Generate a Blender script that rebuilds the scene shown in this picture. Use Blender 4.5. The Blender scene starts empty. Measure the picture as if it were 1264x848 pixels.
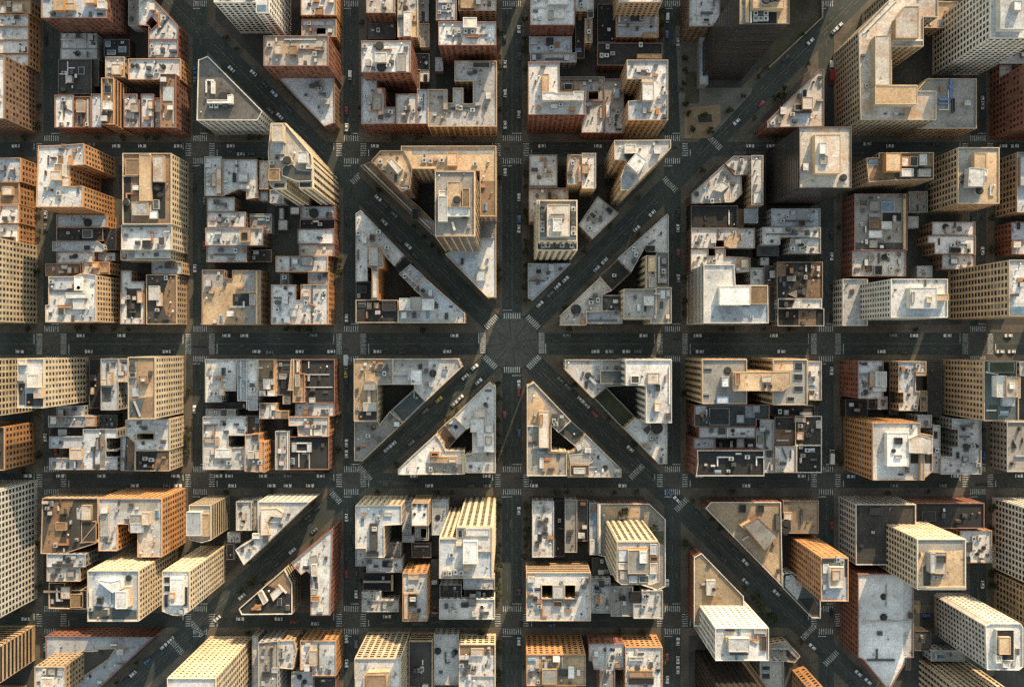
import bpy, math, random
from mathutils import Vector
rnd = random.Random(7)
S, CAMH = 0.42, 500.0            # metres per photo pixel at street level, height of the camera
CX, CY = 632.0, 424.0            # the point straight below the camera
scene = bpy.context.scene
COL = scene.collection
SUN_AZ, SUN_EL = math.radians(20), math.radians(22.5)

def W2(px, py, h=0.0):
    f = S * (1 - h / CAMH)
    return ((px - CX) * f, (CY - py) * f)

# ------------------------------------------------------------------ materials
MATS = {}
def nt(mat):
    mat.use_nodes = True
    t = mat.node_tree
    for n in list(t.nodes): t.nodes.remove(n)
    out = t.nodes.new('ShaderNodeOutputMaterial'); b = t.nodes.new('ShaderNodeBsdfPrincipled')
    t.links.new(b.outputs[0], out.inputs[0])
    return t, b
class NG:
    """tiny helper round one node tree"""
    def __init__(s, t): s.t = t
    def n(s, typ, **kw):
        x = s.t.nodes.new(typ)
        for k, v in kw.items(): setattr(x, k, v)
        return x
    def l(s, a, b): s.t.links.new(a, b)
    def math(s, op, a, b=None, c=None):
        x = s.n('ShaderNodeMath', operation=op)
        for i, v in enumerate((a, b, c)):
            if v is None: continue
            if isinstance(v, (int, float)): x.inputs[i].default_value = v
            else: s.l(v, x.inputs[i])
        return x.outputs[0]
    def mix(s, f, a, b, blend='MIX'):
        x = s.n('ShaderNodeMix', data_type='RGBA', blend_type=blend)
        for i, v in ((0, f), (6, a), (7, b)):
            if isinstance(v, (int, float)): x.inputs[i].default_value = v
            elif isinstance(v, tuple): x.inputs[i].default_value = (*v[:3], 1)
            else: s.l(v, x.inputs[i])
        return x.outputs[2]
    def noise(s, co, scale, detail=4, rough=.6, dist=0):
        x = s.n('ShaderNodeTexNoise'); s.l(co, x.inputs['Vector'])
        x.inputs['Scale'].default_value = scale; x.inputs['Detail'].default_value = detail
        x.inputs['Roughness'].default_value = rough; x.inputs['Distortion'].default_value = dist
        return x.outputs[0]
    def ramp(s, f, *stops):
        x = s.n('ShaderNodeMapRange'); x.clamp = True; s.l(f, x.inputs[0])
        for i, v in enumerate(stops): x.inputs[1 + i].default_value = v
        return x.outputs[0]
    def co(s):
        tc = s.n('ShaderNodeTexCoord'); oi = s.n('ShaderNodeObjectInfo')
        r = s.math('MULTIPLY', oi.outputs['Random'], 300.0)
        cb = s.n('ShaderNodeCombineXYZ'); s.l(r, cb.inputs[0]); s.l(r, cb.inputs[1]); s.l(r, cb.inputs[2])
        ad = s.n('ShaderNodeVectorMath', operation='ADD'); s.l(tc.outputs['Object'], ad.inputs[0]); s.l(cb.outputs[0], ad.inputs[1])
        return ad.outputs[0], tc.outputs['Object'], oi.outputs['Random']

def roof_mat(name, base, stain=(.05, .045, .04), amount=.5, rust=.0, seam=.35, seamsize=(6.0, 1.6)):
    m = bpy.data.materials.new(name); t, b = nt(m); g = NG(t)
    co, raw, r = g.co()
    dark = tuple(c * .66 for c in base); lite = tuple(min(.82, c * 1.22) for c in base)
    am_ = amount; amount = g.math('MULTIPLY', g.ramp(g.math('FRACT', g.math('MULTIPLY', r, 37.7)), 0, 1, .25, 1.25), am_)
    big = g.noise(co, .055, 5, .65, .4)
    c = g.mix(g.ramp(big, .33, .67, 0, 1), dark, lite)
    # sheets of membrane laid next to each other
    br = g.n('ShaderNodeTexBrick'); g.l(co, br.inputs['Vector'])
    br.inputs['Color1'].default_value = (.78, .78, .78, 1); br.inputs['Color2'].default_value = (1.06, 1.06, 1.06, 1)
    br.inputs['Mortar'].default_value = (.6, .6, .6, 1); br.inputs['Scale'].default_value = 1
    br.inputs['Mortar Size'].default_value = .05; br.inputs['Brick Width'].default_value = seamsize[0] * 2
    br.inputs['Row Height'].default_value = seamsize[1] * 2
    c = g.mix(seam, c, g.mix(1.0, c, br.outputs[0], 'MULTIPLY'))
    # wear and ponding stains
    st = g.noise(co, .16, 6, .7, .6)
    c = g.mix(g.math('MULTIPLY', g.math('MULTIPLY', g.ramp(st, .54, .72, 0, 1), amount), .75), c, stain)
    st2 = g.noise(co, .7, 5, .7, .3)
    c = g.mix(g.math('MULTIPLY', g.ramp(st2, .56, .72, 0, 1), amount), c, stain)
    # soot round vents and old patches: small, dark, hard edged
    vo = g.n('ShaderNodeTexVoronoi'); g.l(co, vo.inputs['Vector']); vo.inputs['Scale'].default_value = .21; vo.inputs['Randomness'].default_value = 1
    wob = g.math('ADD', vo.outputs['Distance'], g.math('MULTIPLY', g.math('SUBTRACT', st2, .5), 1.1))
    c = g.mix(g.math('MINIMUM', g.math('MULTIPLY', g.ramp(wob, .06, .24, 1.2, 0), amount), .95), c, tuple(x * .7 for x in stain))
    # long drip and seam streaks
    mp = g.n('ShaderNodeMapping'); g.l(co, mp.inputs[0]); mp.inputs['Scale'].default_value = (1.3, .09, 1)
    sk_ = g.noise(mp.outputs[0], .8, 5, .7, .2)
    c = g.mix(g.math('MULTIPLY', g.math('MULTIPLY', g.ramp(sk_, .56, .72, 0, 1), amount), .6), c, stain)
    if rust:
        ru = g.noise(co, .09, 5, .65, .8)
        c = g.mix(g.math('MULTIPLY', g.ramp(ru, .5, .68, 0, 1), rust), c, (.30, .17, .08))
    fine = g.noise(co, 1.25, 4, .8)
    c = g.mix(.75, c, g.mix(1.0, c, g.mix(g.ramp(fine, .33, .67, 0, 1), (.55, .55, .55), (1.35, 1.35, 1.35)), 'MULTIPLY'))
    tone = g.ramp(r, 0, 1, .82, 1.12)
    tn = g.n('ShaderNodeCombineColor'); g.l(tone, tn.inputs[0]); g.l(tone, tn.inputs[1]); g.l(tone, tn.inputs[2])
    c = g.mix(1.0, c, tn.outputs[0], 'MULTIPLY')
    g.l(c, b.inputs['Base Color']); b.inputs['Roughness'].default_value = .88
    b.inputs['Specular IOR Level'].default_value = .25
    bp = g.n('ShaderNodeBump'); bp.inputs['Strength'].default_value = .5; bp.inputs['Distance'].default_value = .15
    g.l(st2, bp.inputs['Height']); g.l(bp.outputs[0], b.inputs['Normal'])
    return m
RM = {
 'W': roof_mat('white_membrane_roof', (.54, .535, .52), amount=.7),
 'L': roof_mat('light_grey_roof', (.44, .44, .43), amount=.65),
 'G': roof_mat('grey_gravel_roof', (.245, .235, .215), amount=.45, seam=.15),
 'D': roof_mat('tar_roof', (.05, .048, .044), (.10, .09, .075), .5, seam=.5),
 'K': roof_mat('black_roof', (.022, .022, .022), (.06, .055, .05), .5, seam=.4),
 'T': roof_mat('tan_gravel_roof', (.42, .31, .20), (.10, .075, .05), .5, rust=.4),
 'B': roof_mat('brown_roof', (.20, .135, .085), (.05, .04, .03), .5, rust=.4),
 'U': roof_mat('blue_grey_roof', (.36, .39, .42), (.06, .06, .06), .5),
 'R': roof_mat('rust_stained_roof', (.46, .42, .37), (.08, .06, .04), .5, rust=.7),
 'Q': roof_mat('weathered_grey_roof', (.125, .12, .108), (.05, .045, .04), .5, seam=.15),
 'S': roof_mat('sand_gravel_roof', (.25, .20, .14), (.07, .055, .04), .5, rust=.4),
 'N': roof_mat('teal_grey_roof', (.075, .09, .09), (.04, .045, .04), .5, seam=.5),
 'V': roof_mat('green_roof', (.05, .06, .035), (.02, .025, .015), .6, seam=.1),
}
def wall_mat(name, base, win=False, bay=3.0, floor=3.5, glass=(.025, .028, .03), wf=.46, hf=.5, brick=False):
    m = bpy.data.materials.new(name); t, b = nt(m); g = NG(t)
    co, raw, r = g.co()
    n1 = g.noise(co, .12, 5, .65, .3); n2 = g.noise(co, 1.7, 3, .7)
    c = g.mix(g.ramp(n1, .3, .7, 0, 1), tuple(x * .72 for x in base), tuple(min(.85, x * 1.18) for x in base))
    c = g.mix(.4, c, g.mix(1.0, c, g.mix(g.ramp(n2, .3, .7, 0, 1), (.6, .6, .6), (1.3, 1.3, 1.3)), 'MULTIPLY'))
    tone = g.ramp(r, 0, 1, .8, 1.15)
    tn = g.n('ShaderNodeCombineColor'); g.l(tone, tn.inputs[0]); g.l(tone, tn.inputs[1]); g.l(tone, tn.inputs[2])
    c = g.mix(1.0, c, tn.outputs[0], 'MULTIPLY')
    rough = .85
    if win:
        uv = g.n('ShaderNodeUVMap'); sp = g.n('ShaderNodeSeparateXYZ'); g.l(uv.outputs[0], sp.inputs[0])
        fu = g.math('FRACT', g.math('DIVIDE', sp.outputs[0], bay)); fv = g.math('FRACT', g.math('DIVIDE', sp.outputs[1], floor))
        a = g.math('LESS_THAN', g.math('ABSOLUTE', g.math('SUBTRACT', fu, .5)), wf / 2)
        d = g.math('LESS_THAN', g.math('ABSOLUTE', g.math('SUBTRACT', fv, .5)), hf / 2)
        mask = g.math('MULTIPLY', a, d)
        c = g.mix(mask, c, glass)
        g.l(g.ramp(mask, 0, 1, .85, .15), b.inputs['Roughness'])
    else: b.inputs['Roughness'].default_value = rough
    b.inputs['Specular IOR Level'].default_value = .1
    g.l(c, b.inputs['Base Color'])
    return m
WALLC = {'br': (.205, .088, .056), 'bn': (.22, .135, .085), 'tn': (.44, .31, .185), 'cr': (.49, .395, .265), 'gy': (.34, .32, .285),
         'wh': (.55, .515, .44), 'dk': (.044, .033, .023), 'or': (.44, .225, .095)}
WM = {k: wall_mat('wall_' + k, v) for k, v in WALLC.items()}
WMW = {k: wall_mat('windowed_wall_' + k, v, True) for k, v in WALLC.items()}
COPE = {k: wall_mat('coping_' + k, tuple(min(.55, .09 + x * .8) for x in v)) for k, v in WALLC.items()}
def plain(name, c, rough=.7, metal=0, spec=.4, var=.25, scale=1.5):
    m = bpy.data.materials.new(name); t, b = nt(m); g = NG(t)
    co, raw, r = g.co()
    n = g.noise(co, scale, 4, .65)
    g.l(g.mix(g.ramp(n, .3, .7, 0, 1), tuple(x * (1 - var) for x in c), tuple(min(.9, x * (1 + var)) for x in c)), b.inputs['Base Color'])
    b.inputs['Roughness'].default_value = rough; b.inputs['Metallic'].default_value = metal; b.inputs['Specular IOR Level'].default_value = spec
    return m
GLASS = plain('window_glass', (.022, .025, .027), .25, 0, .22, .5, .3)
GLASS2 = plain('window_glass_with_blinds', (.13, .11, .085), .4, 0, .2, .5, .3)
GLASS3 = plain('window_glass_reflecting', (.06, .07, .078), .15, 0, .5, .5, .3)
GLASSB = plain('blue_skylight_glass', (.08, .14, .19), .12, 0, .6, .4, .4)
METAL = plain('galvanised_metal', (.42, .42, .41), .45, .5)
METALD = plain('dark_metal', (.07, .07, .068), .5, .3)
METALW = plain('white_painted_metal', (.50, .49, .47), .5)
RUST = plain('rusted_metal', (.28, .13, .06), .8)
BLUEP = plain('blue_painted_pipe', (.10, .17, .34), .5)
FAN = plain('fan_opening', (.02, .02, .02), .8)
PM = {'w': METALW, 'm': METAL, 'd': METALD, 'r': RUST, 'k': GLASS, 'b': GLASSB, 'p': BLUEP}
for k in WM: PM[k] = WM[k]

# ------------------------------------------------------------------ mesh building
class MB:
    def __init__(s): s.v = []; s.f = []; s.m = []; s.uv = []; s.sm = False
    def face(s, pts, mi=0, uv=None):
        i = len(s.v); s.v += [tuple(p) for p in pts]; s.f.append(list(range(i, i + len(pts)))); s.m.append(mi)
        s.uv.append(uv or [(0, 0)] * len(pts))
    def obox(s, o, ux, uy, uz, mi=0, mtop=None):
        """box from corner o along three vectors (right handed)"""
        o, ux, uy, uz = map(Vector, (o, ux, uy, uz))
        a, b, c, d = o, o + ux, o + ux + uy, o + uy
        e, f, g, h = a + uz, b + uz, c + uz, d + uz
        mt = mi if mtop is None else mtop
        s.face((e, f, g, h), mt)
        for q in ((a, b, f, e), (b, c, g, f), (c, d, h, g), (d, a, e, h)): s.face(q, mi)
        s.face((a, d, c, b), mi)
    def box(s, x0, y0, z0, x1, y1, z1, mi=0, mtop=None):
        s.obox((x0, y0, z0), (x1 - x0, 0, 0), (0, y1 - y0, 0), (0, 0, z1 - z0), mi, mtop)
    def prism(s, poly, z0, z1, mi=0, mtop=None):
        poly = ccw(poly); n = len(poly)
        for i in range(n):
            p, q = poly[i], poly[(i + 1) % n]
            s.face(((*p, z0), (*q, z0), (*q, z1), (*p, z1)), mi)
        fill(s, [poly], z1, mi if mtop is None else mtop)
    def cyl(s, x, y, z0, z1, r, n=12, mi=0, r2=None, mtop=None):
        r2 = r if r2 is None else r2
        A = [(x + r * math.cos(2 * math.pi * i / n), y + r * math.sin(2 * math.pi * i / n), z0) for i in range(n)]
        Bq = [(x + r2 * math.cos(2 * math.pi * i / n), y + r2 * math.sin(2 * math.pi * i / n), z1) for i in range(n)]
        for i in range(n): s.face((A[i], A[(i + 1) % n], Bq[(i + 1) % n], Bq[i]), mi)
        s.face(Bq, mi if mtop is None else mtop)
    def mesh(s, name, mats):
        me = bpy.data.meshes.new(name); me.from_pydata(s.v, [], s.f)
        for m in mats: me.materials.append(m)
        me.polygons.foreach_set('material_index', s.m)
        if any(any(c != (0, 0) for c in u) for u in s.uv):
            ul = me.uv_layers.new(name='UVMap')
            ul.data.foreach_set('uv', [x for u in s.uv for c in u for x in c])
        me.update(); return me
def area(p): return sum(p[i][0] * p[(i + 1) % len(p)][1] - p[(i + 1) % len(p)][0] * p[i][1] for i in range(len(p))) / 2
def ccw(p): return list(p) if area(p) > 0 else list(reversed(p))
def cw(p): return list(p) if area(p) < 0 else list(reversed(p))
def offset(poly, w):
    n = len(poly); out = []
    for i in range(n):
        a, b, c = Vector(poly[i - 1]), Vector(poly[i]), Vector(poly[(i + 1) % n])
        d1, d2 = (b - a).normalized(), (c - b).normalized()
        n1, n2 = Vector((-d1.y, d1.x)), Vector((-d2.y, d2.x))
        k = n1 + n2
        q = k.dot(n1)
        k = n1 if q < .25 else k / q
        out.append(tuple(b + k * w))
    return out
from mathutils.geometry import tessellate_polygon
def fill(mb, loops, z, mi):
    pts = [p for lp in loops for p in lp]
    for tri in tessellate_polygon([[Vector((*p, 0)) for p in lp] for lp in loops]):
        t = [pts[i] for i in tri]
        if abs(area(t)) < 1e-7: continue
        t = ccw(t); mb.face([(*p, z) for p in t], mi)
def inside(p, poly):
    c = False; n = len(poly)
    for i in range(n):
        (x1, y1), (x2, y2) = poly[i], poly[i - 1]
        if (y1 > p[1]) != (y2 > p[1]) and p[0] < (x2 - x1) * (p[1] - y1) / (y2 - y1) + x1: c = not c
    return c
def edist(p, poly):
    best = 1e9
    for i in range(len(poly)):
        a, b = Vector(poly[i - 1]), Vector(poly[i]); d = b - a
        t = max(0, min(1, (Vector(p) - a).dot(d) / max(d.length_squared, 1e-9)))
        best = min(best, (Vector(p) - a - d * t).length)
    return best
def obj(name, data, parent=None, loc=(0, 0, 0), rz=0, scale=None):
    o = bpy.data.objects.new(name, data); COL.objects.link(o)
    o.parent = parent; o.location = loc; o.rotation_euler = (0, 0, rz)
    if scale: o.scale = scale
    return o
def tag(o, label=None, cat=None, group=None, kind=None):
    if label: o['label'] = label
    if cat: o['category'] = cat
    if group: o['group'] = group
    if kind: o['kind'] = kind
    return o

# ------------------------------------------------------------------ small roof furniture, shared meshes
def _ac():
    m = MB(); m.box(-.9, -.7, .25, .9, .7, 1.35, 0); m.cyl(0, 0, 1.36, 1.5, .42, 10, 1)
    for x in (-.8, .6):
        m.box(x, -.7, 0, x + .2, .7, .24, 1)
    return m
def _vent():
    m = MB(); m.cyl(0, 0, 0, .9, .28, 8, 0); m.cyl(0, 0, .92, 1.15, .5, 8, 0, .2); return m
def _hatch():
    m = MB(); m.box(-1.3, -1, 0, 1.3, 1, 2.2, 0, 1); m.box(-1.4, -1.1, 2.2, 1.4, 1.1, 2.35, 1); return m
def _sky():
    m = MB(); m.box(-1.6, -.9, 0, 1.6, .9, .35, 0)
    m.face([(-1.5, -.8, .36), (1.5, -.8, .36), (1.5, 0, .8), (-1.5, 0, .8)], 1); m.face([(-1.5, 0, .8), (1.5, 0, .8), (1.5, .8, .36), (-1.5, .8, .36)], 1)
    m.face([(1.5, -.8, .36), (1.5, .8, .36), (1.5, 0, .8)], 0); m.face([(-1.5, .8, .36), (-1.5, -.8, .36), (-1.5, 0, .8)], 0); return m
def _duct():
    m = MB(); m.box(-3, -.35, .3, 2.3, .35, .95, 0); m.box(2.3, -.35, .3, 3, 2.2, .95, 0)
    for x in (-2.5, 0, 2): m.box(x, -.3, 0, x + .15, .3, .3, 1)
    return m
def _tank():
    m = MB()
    for a in range(4):
        x, y = .9 * math.cos(a * math.pi / 2 + .7), .9 * math.sin(a * math.pi / 2 + .7); m.box(x - .1, y - .1, 0, x + .1, y + .1, 1.8, 1)
    m.cyl(0, 0, 1.8, 5.0, 1.5, 16, 0); m.cyl(0, 0, 5.0, 6.2, 1.65, 16, 1, .05); return m
def _pbox():
    m = MB(); m.box(-.5, -.5, 0, .5, .5, .93, 0); m.box(-.54, -.54, .93, .54, .54, 1, 1); return m
SM = {
 'plant_box': [_pbox().mesh('plant_box', [a, b]) for a, b in ((METALD, METALD), (PM['gy'], METALD), (PM['bn'], RM['D']), (METALD, METAL), (PM['gy'], RM['L']), (PM['bn'], RM['R']), (METALD, RUST))],
 'air_conditioner': [_ac().mesh('air_conditioner', [METAL, FAN]), _ac().mesh('air_conditioner_grey', [PM['gy'], METALD]), _ac().mesh('air_conditioner_dark', [METALD, METALD])],
 'vent': [_vent().mesh('vent', [METAL]), _vent().mesh('vent_dark', [METALD]), _vent().mesh('vent_rust', [RUST])],
 'roof_hatch': [_hatch().mesh('roof_hatch', [WM['br'], RM['L']]), _hatch().mesh('roof_hatch_tan', [WM['tn'], RM['W']]), _hatch().mesh('roof_hatch_grey', [WM['gy'], RM['D']])],
 'skylight': [_sky().mesh('skylight', [METAL, GLASS]), _sky().mesh('skylight_blue', [METALW, GLASSB])],
 'duct': [_duct().mesh('duct', [METAL, METALD]), _duct().mesh('duct_dark', [METALD, METALD]), _duct().mesh('duct_rust', [RUST, METALD])],
 'water_tank': [_tank().mesh('water_tank', [PM['bn'], METALD])],
}
_w = MB(); _w.box(-.5, -.5, -.5, .5, .5, .5)
WINMESH = [_w.mesh('window', [GLASS])] * 13 + [_w.mesh('window', [GLASS2])] * 4 + [_w.mesh('window', [GLASS3])] * 3

# ------------------------------------------------------------------ buildings
K = [0, 0, 1]
def C(code):
    if code == 'px': K[:] = [0, 0, 1.0]; return
    K[0] = [0, 220, 420, 620, 820, 1024][int(code[1])]
    K[1], K[2] = [(0, 240 / 969), (170, 240 / 814), (400, 240 / 925), (590, 240 / 789)][int(code[0])]
def zpoly(o):
    if len(o) == 4 and isinstance(o[0], (int, float)):
        x0, y0, x1, y1 = o; o = [(x0, y0), (x1, y0), (x1, y1), (x0, y1)]
    return [(K[0] + x * K[2], K[1] + y * K[2]) for x, y in o]
NB = [0]; BUILD = []
FAC = {'g': (2.8, 3.2, .56, .6), 'G': (3.0, 3.2, .64, .64), 'p': (2.8, 3.3, .52, .6), 'l': (2.9, 3.3, .4, .42), 'v': (3.0, 3.5, .5, 1), 'V': (3.4, 3.5, .8, 1), 'h': (40, 3.6, .97, .55), 't': (2.5, 3.2, .56, .58)}
FOOT = []
def B(label, outline, h, wall='br', roof='W', fac='s', feats=(), holes=(), name='building', cat='building', par=.9, clutter=None, cope=None, z0=0.0, fac2=None, part_of=None):
    NB[0] += 1; r = random.Random(NB[0] * 13 + 5)
    h += (NB[0] % 17) * .011
    px = zpoly(outline)
    poly = ccw([W2(x, y, h) for x, y in px])
    hol = [cw([W2(x, y, h) for x, y in zpoly(q)]) for q in holes]
    cx = sum(p[0] for p in poly) / len(poly); cy = sum(p[1] for p in poly) / len(poly)
    root = obj(name, None, part_of, (cx, cy, 0)); root.empty_display_size = 2
    if part_of: root.location = (cx - part_of.location.x, cy - part_of.location.y, 0)
    else: tag(root, label, cat)
    FOOT.append(poly)
    L = lambda P: [(x - cx, y - cy) for x, y in P]
    loops = [L(poly)] + [L(q) for q in hol]
    mb = MB(); wins = []
    for li, lp in enumerate(loops):
        n = len(lp)
        for i in range(n):
            p, q = Vector(lp[i]), Vector(lp[(i + 1) % n]); e = q - p; ln = e.length
            if ln < .05: continue
            d = e / ln; nor = Vector((d.y, -d.x)); mid = (p + q) / 2 + Vector((cx, cy))
            vis = -mid.dot(nor) > 0 and li == 0
            f = fac
            if fac2 and abs(d.x) > abs(d.y): f = fac2
            geo = f in FAC and ln > 5 and vis
            mi = 0 if (geo or f == 'n') else 1
            nb0 = max(1, round(ln / 3.0))
            uvw = nb0 * 3.0 if ln > 2.2 else 1.5 * 0
            mb.face(((*p, z0), (*q, z0), (*q, h), (*p, h)), mi, [(0, -h + .1), (uvw, -h + .1), (uvw, .1), (0, .1)])
            if not geo: continue
            bay, flo, wf, hf = FAC[f]
            nb = max(1, round(ln / bay)); bw = ln / nb; top = h - par - .3
            n3 = Vector((nor.x, nor.y, 0)); d3 = Vector((d.x, d.y, 0)); P3 = Vector((p.x, p.y, 0))
            pw = bw * (1 - wf) if f != 'h' else .6; dep = .15 if f not in 'vV' else .45
            for k in range(nb + 1):
                if nb == 1 and f != 'h' and k == 0 and False: continue
                a = k * bw - pw / 2; b_ = min(ln, k * bw + pw / 2); a = max(0, a)
                mb.obox(P3 + d3 * a + Vector((0, 0, z0)), d3 * (b_ - a), -n3 * -.001 if False else n3 * dep, (0, 0, h - par - .2 - z0), 0) if False else mb.obox(P3 + d3 * b_ + Vector((0, 0, z0)), d3 * (a - b_), n3 * dep, (0, 0, h - par - .2 - z0), 0)
            nf = max(1, int((top - z0 - 1.0) / flo))
            if f in 'vV':
                ww = bw - pw
                for k in range(nb):
                    wins.append((P3 + d3 * (k + .5) * bw + n3 * .05 + Vector((0, 0, (z0 + top) / 2)), math.atan2(d.y, d.x), (ww, .1, top - z0 - .5), top))
                for j in range(nf):
                    z = top - (j + 1) * flo
                    mb.obox(P3 + d3 * ln + Vector((0, 0, z)), d3 * -ln, n3 * .11, (0, 0, .7), 0)
                mb.obox(P3 + d3 * ln + Vector((0, 0, top - .3)), d3 * -ln, n3 * (dep - .03), (0, 0, .5 + .3 - .02), 0)
                continue
            for j in range(nf + 1):
                z = top - j * flo - (flo * (1 - hf)) / 2
                hh = flo * (1 - hf)
                mb.obox(P3 + d3 * ln + Vector((0, 0, max(z0, z))), d3 * -ln, n3 * (dep - .04), (0, 0, hh if j else min(hh, h - par - .23 - z)), 0)
            ww = max(.3, bw - pw)
            for j in range(nf):
                zc = top - j * flo - flo / 2
                for k in range(nb):
                    wins.append((P3 + d3 * (k + .5) * bw + n3 * .05 + Vector((0, 0, zc)), math.atan2(d.y, d.x), (ww, .1, flo * hf), zc))
    w = obj('walls', mb.mesh('walls', [WM[wall], WMW[wall]]), root)
    # parapet ring and roof
    pb = MB(); ins = []
    small = min(max(x for x, y in loops[0]) - min(x for x, y in loops[0]), max(y for x, y in loops[0]) - min(y for x, y in loops[0]))
    pwid = .24 if small > 8 else .2
    for lp in loops:
        q = offset(lp, pwid); o2 = offset(lp, -.07); n = len(lp); ins.append(q)
        for i in range(n):
            j = (i + 1) % n
            pb.face(((*o2[i], h), (*o2[j], h), (*q[j], h), (*q[i], h)))
            pb.face(((*o2[i], h - .45), (*o2[j], h - .45), (*o2[j], h), (*o2[i], h)))
            pb.face(((*q[i], h), (*q[j], h), (*q[j], h - par), (*q[i], h - par)))
            pb.face(((*lp[i], h - .45), (*lp[j], h - .45), (*o2[j], h - .45), (*o2[i], h - .45)))
    obj('parapet', pb.mesh('parapet', [COPE[cope or wall]]), root)
    rb = MB(); fill(rb, ins, h - par, 0)
    roofo = obj('roof', rb.mesh('roof', [RM[roof]]), root)
    zr = h - par
    def loc2(x, y, z): 
        X, Y = W2(K[0] + x * K[2], K[1] + y * K[2], z); return X - cx, Y - cy
    blocked = []
    for ft in feats:
        k = ft[0]
        if k == 'p' or k == 'P':
            if k == 'p': pts = [(ft[1], ft[2]), (ft[3], ft[2]), (ft[3], ft[4]), (ft[1], ft[4])]; dh, mt = ft[5:7]; rf = ft[7] if len(ft) > 7 else 'W'
            else: pts = ft[1]; dh, mt = ft[2:4]; rf = ft[4] if len(ft) > 4 else 'W'
            pl = ccw([loc2(x, y, zr + dh) for x, y in pts]); blocked.append(pl)
            m = MB(); m.prism(pl, zr - .02, zr + dh - .25, 0, 1)
            q = offset(pl, .25)
            for i in range(len(pl)):
                j = (i + 1) % len(pl)
                m.face(((*pl[i], zr + dh - .25), (*pl[j], zr + dh - .25), (*pl[j], zr + dh), (*pl[i], zr + dh)))
                m.face(((*pl[i], zr + dh), (*pl[j], zr + dh), (*q[j], zr + dh), (*q[i], zr + dh)))
                m.face(((*q[i], zr + dh), (*q[j], zr + dh), (*q[j], zr + dh - .25), (*q[i], zr + dh - .25)))
            obj('penthouse', m.mesh('penthouse', [PM[mt], RM[rf]]), roofo)
        elif k == 'k':      # framed glass or dark opening standing a little proud
            pl = ccw([loc2(x, y, zr + .5) for x, y in ((ft[1], ft[2]), (ft[3], ft[2]), (ft[3], ft[4]), (ft[1], ft[4]))]); blocked.append(pl)
            m = MB(); m.prism(pl, zr, zr + .4, 0); q = offset(pl, .2); m.prism(q, zr + .4, zr + .5, 1)
            obj('skylight', m.mesh('skylight', [METAL, PM[ft[5] if len(ft) > 5 else 'k']]), roofo)
        elif k == 's':      # part of the roof in another tone
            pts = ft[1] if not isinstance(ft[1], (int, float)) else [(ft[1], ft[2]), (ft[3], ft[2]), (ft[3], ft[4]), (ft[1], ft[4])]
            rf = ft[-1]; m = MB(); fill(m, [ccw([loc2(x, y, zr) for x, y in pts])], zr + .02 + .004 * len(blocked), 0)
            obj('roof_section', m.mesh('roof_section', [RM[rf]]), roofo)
        elif k == 't': x, y = loc2(ft[1], ft[2], zr + 5); obj('water_tank', SM['water_tank'][0], roofo, (x, y, zr)); blocked.append([(x - 2, y - 2), (x + 2, y - 2), (x + 2, y + 2), (x - 2, y + 2)])
        elif k == 'd':      # duct or pipe run
            m = MB(); wd = ft[5] if len(ft) > 5 else .5; a, b = Vector(loc2(ft[1], ft[2], zr)), Vector(loc2(ft[3], ft[4], zr)); e = (b - a); u = e.normalized(); nn = Vector((-u.y, u.x))
            m.obox((*(a - nn * wd / 2), zr + .25), (*e, 0), (*(nn * wd), 0), (0, 0, wd * .9)); 
            obj('duct', m.mesh('duct', [PM[ft[6] if len(ft) > 6 else 'm']]), roofo)
        elif k == 'a':
            x, y = loc2(ft[1], ft[2], zr + 1.4); sc = ft[3] if len(ft) > 3 else 1.3
            obj('air_conditioner', SM['air_conditioner'][r.randrange(3)], roofo, (x, y, zr), r.choice((0, math.pi / 2)), (sc, sc, sc)); blocked.append([(x - 1, y - 1), (x + 1, y - 1), (x + 1, y + 1), (x - 1, y + 1)])
        elif k == 'c':
            x, y = loc2(ft[1], ft[2], zr + 2); m = MB(); m.cyl(x, y, zr, zr + ft[4], ft[3], 20, 0, None, 1); m.cyl(x, y, zr + ft[4] + .01, zr + ft[4] + .25, ft[3] * .7, 16, 1)
            obj('cooling_tower', m.mesh('cooling_tower', [PM[ft[5] if len(ft) > 5 else 'm'], FAN]), roofo)
    A = abs(area(loops[0]))
    nc = clutter if clutter is not None else min(18, int(A / 30))
    xs = [p[0] for p in loops[0]]; ys = [p[1] for p in loops[0]]
    made = tries = 0
    while made < nc and tries < 60:
        tries += 1
        p = (r.uniform(min(xs), max(xs)), r.uniform(min(ys), max(ys)))
        if not inside(p, loops[0]) or edist(p, loops[0]) < 1.5: continue
        if any(inside(p, q) or edist(p, q) < 1.3 for q in loops[1:] + blocked): continue
        pw_ = (p[0] + cx, p[1] + cy)
        if any(hh > h + 1 and (inside(pw_, q) or edist(pw_, q) < 1.2) for _, q, hh in BUILD if abs(q[0][0] - cx) < 90 and abs(q[0][1] - cy) < 90): continue
        kind = r.choices(['vent', 'air_conditioner', 'roof_hatch', 'skylight', 'duct', 'plant_box'], [5, 2, .8, .8, 1.4, 6])[0]
        if kind == 'duct' and edist(p, loops[0]) < 4: kind = 'vent'
        sc = r.uniform(.8, 1.35)
        s3 = (sc, sc, sc) if kind != 'plant_box' else (r.uniform(.7, 3.2), r.uniform(.6, 1.8), r.uniform(.5, 2.2))
        obj(kind, r.choice(SM[kind]), roofo, (*p, zr), r.choice((0, 1, 2, 3)) * math.pi / 2, s3); made += 1
        blocked.append([(p[0] - 1, p[1] - 1), (p[0] + 1, p[1] - 1), (p[0] + 1, p[1] + 1), (p[0] - 1, p[1] + 1)])
    wins.sort(key=lambda t: -t[3])
    for pos, ang, sc, _ in wins[:100]: obj('window', WINMESH[0] if wall == 'dk' or fac in 'hvV' else r.choice(WINMESH), root, pos, ang, sc)
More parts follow.
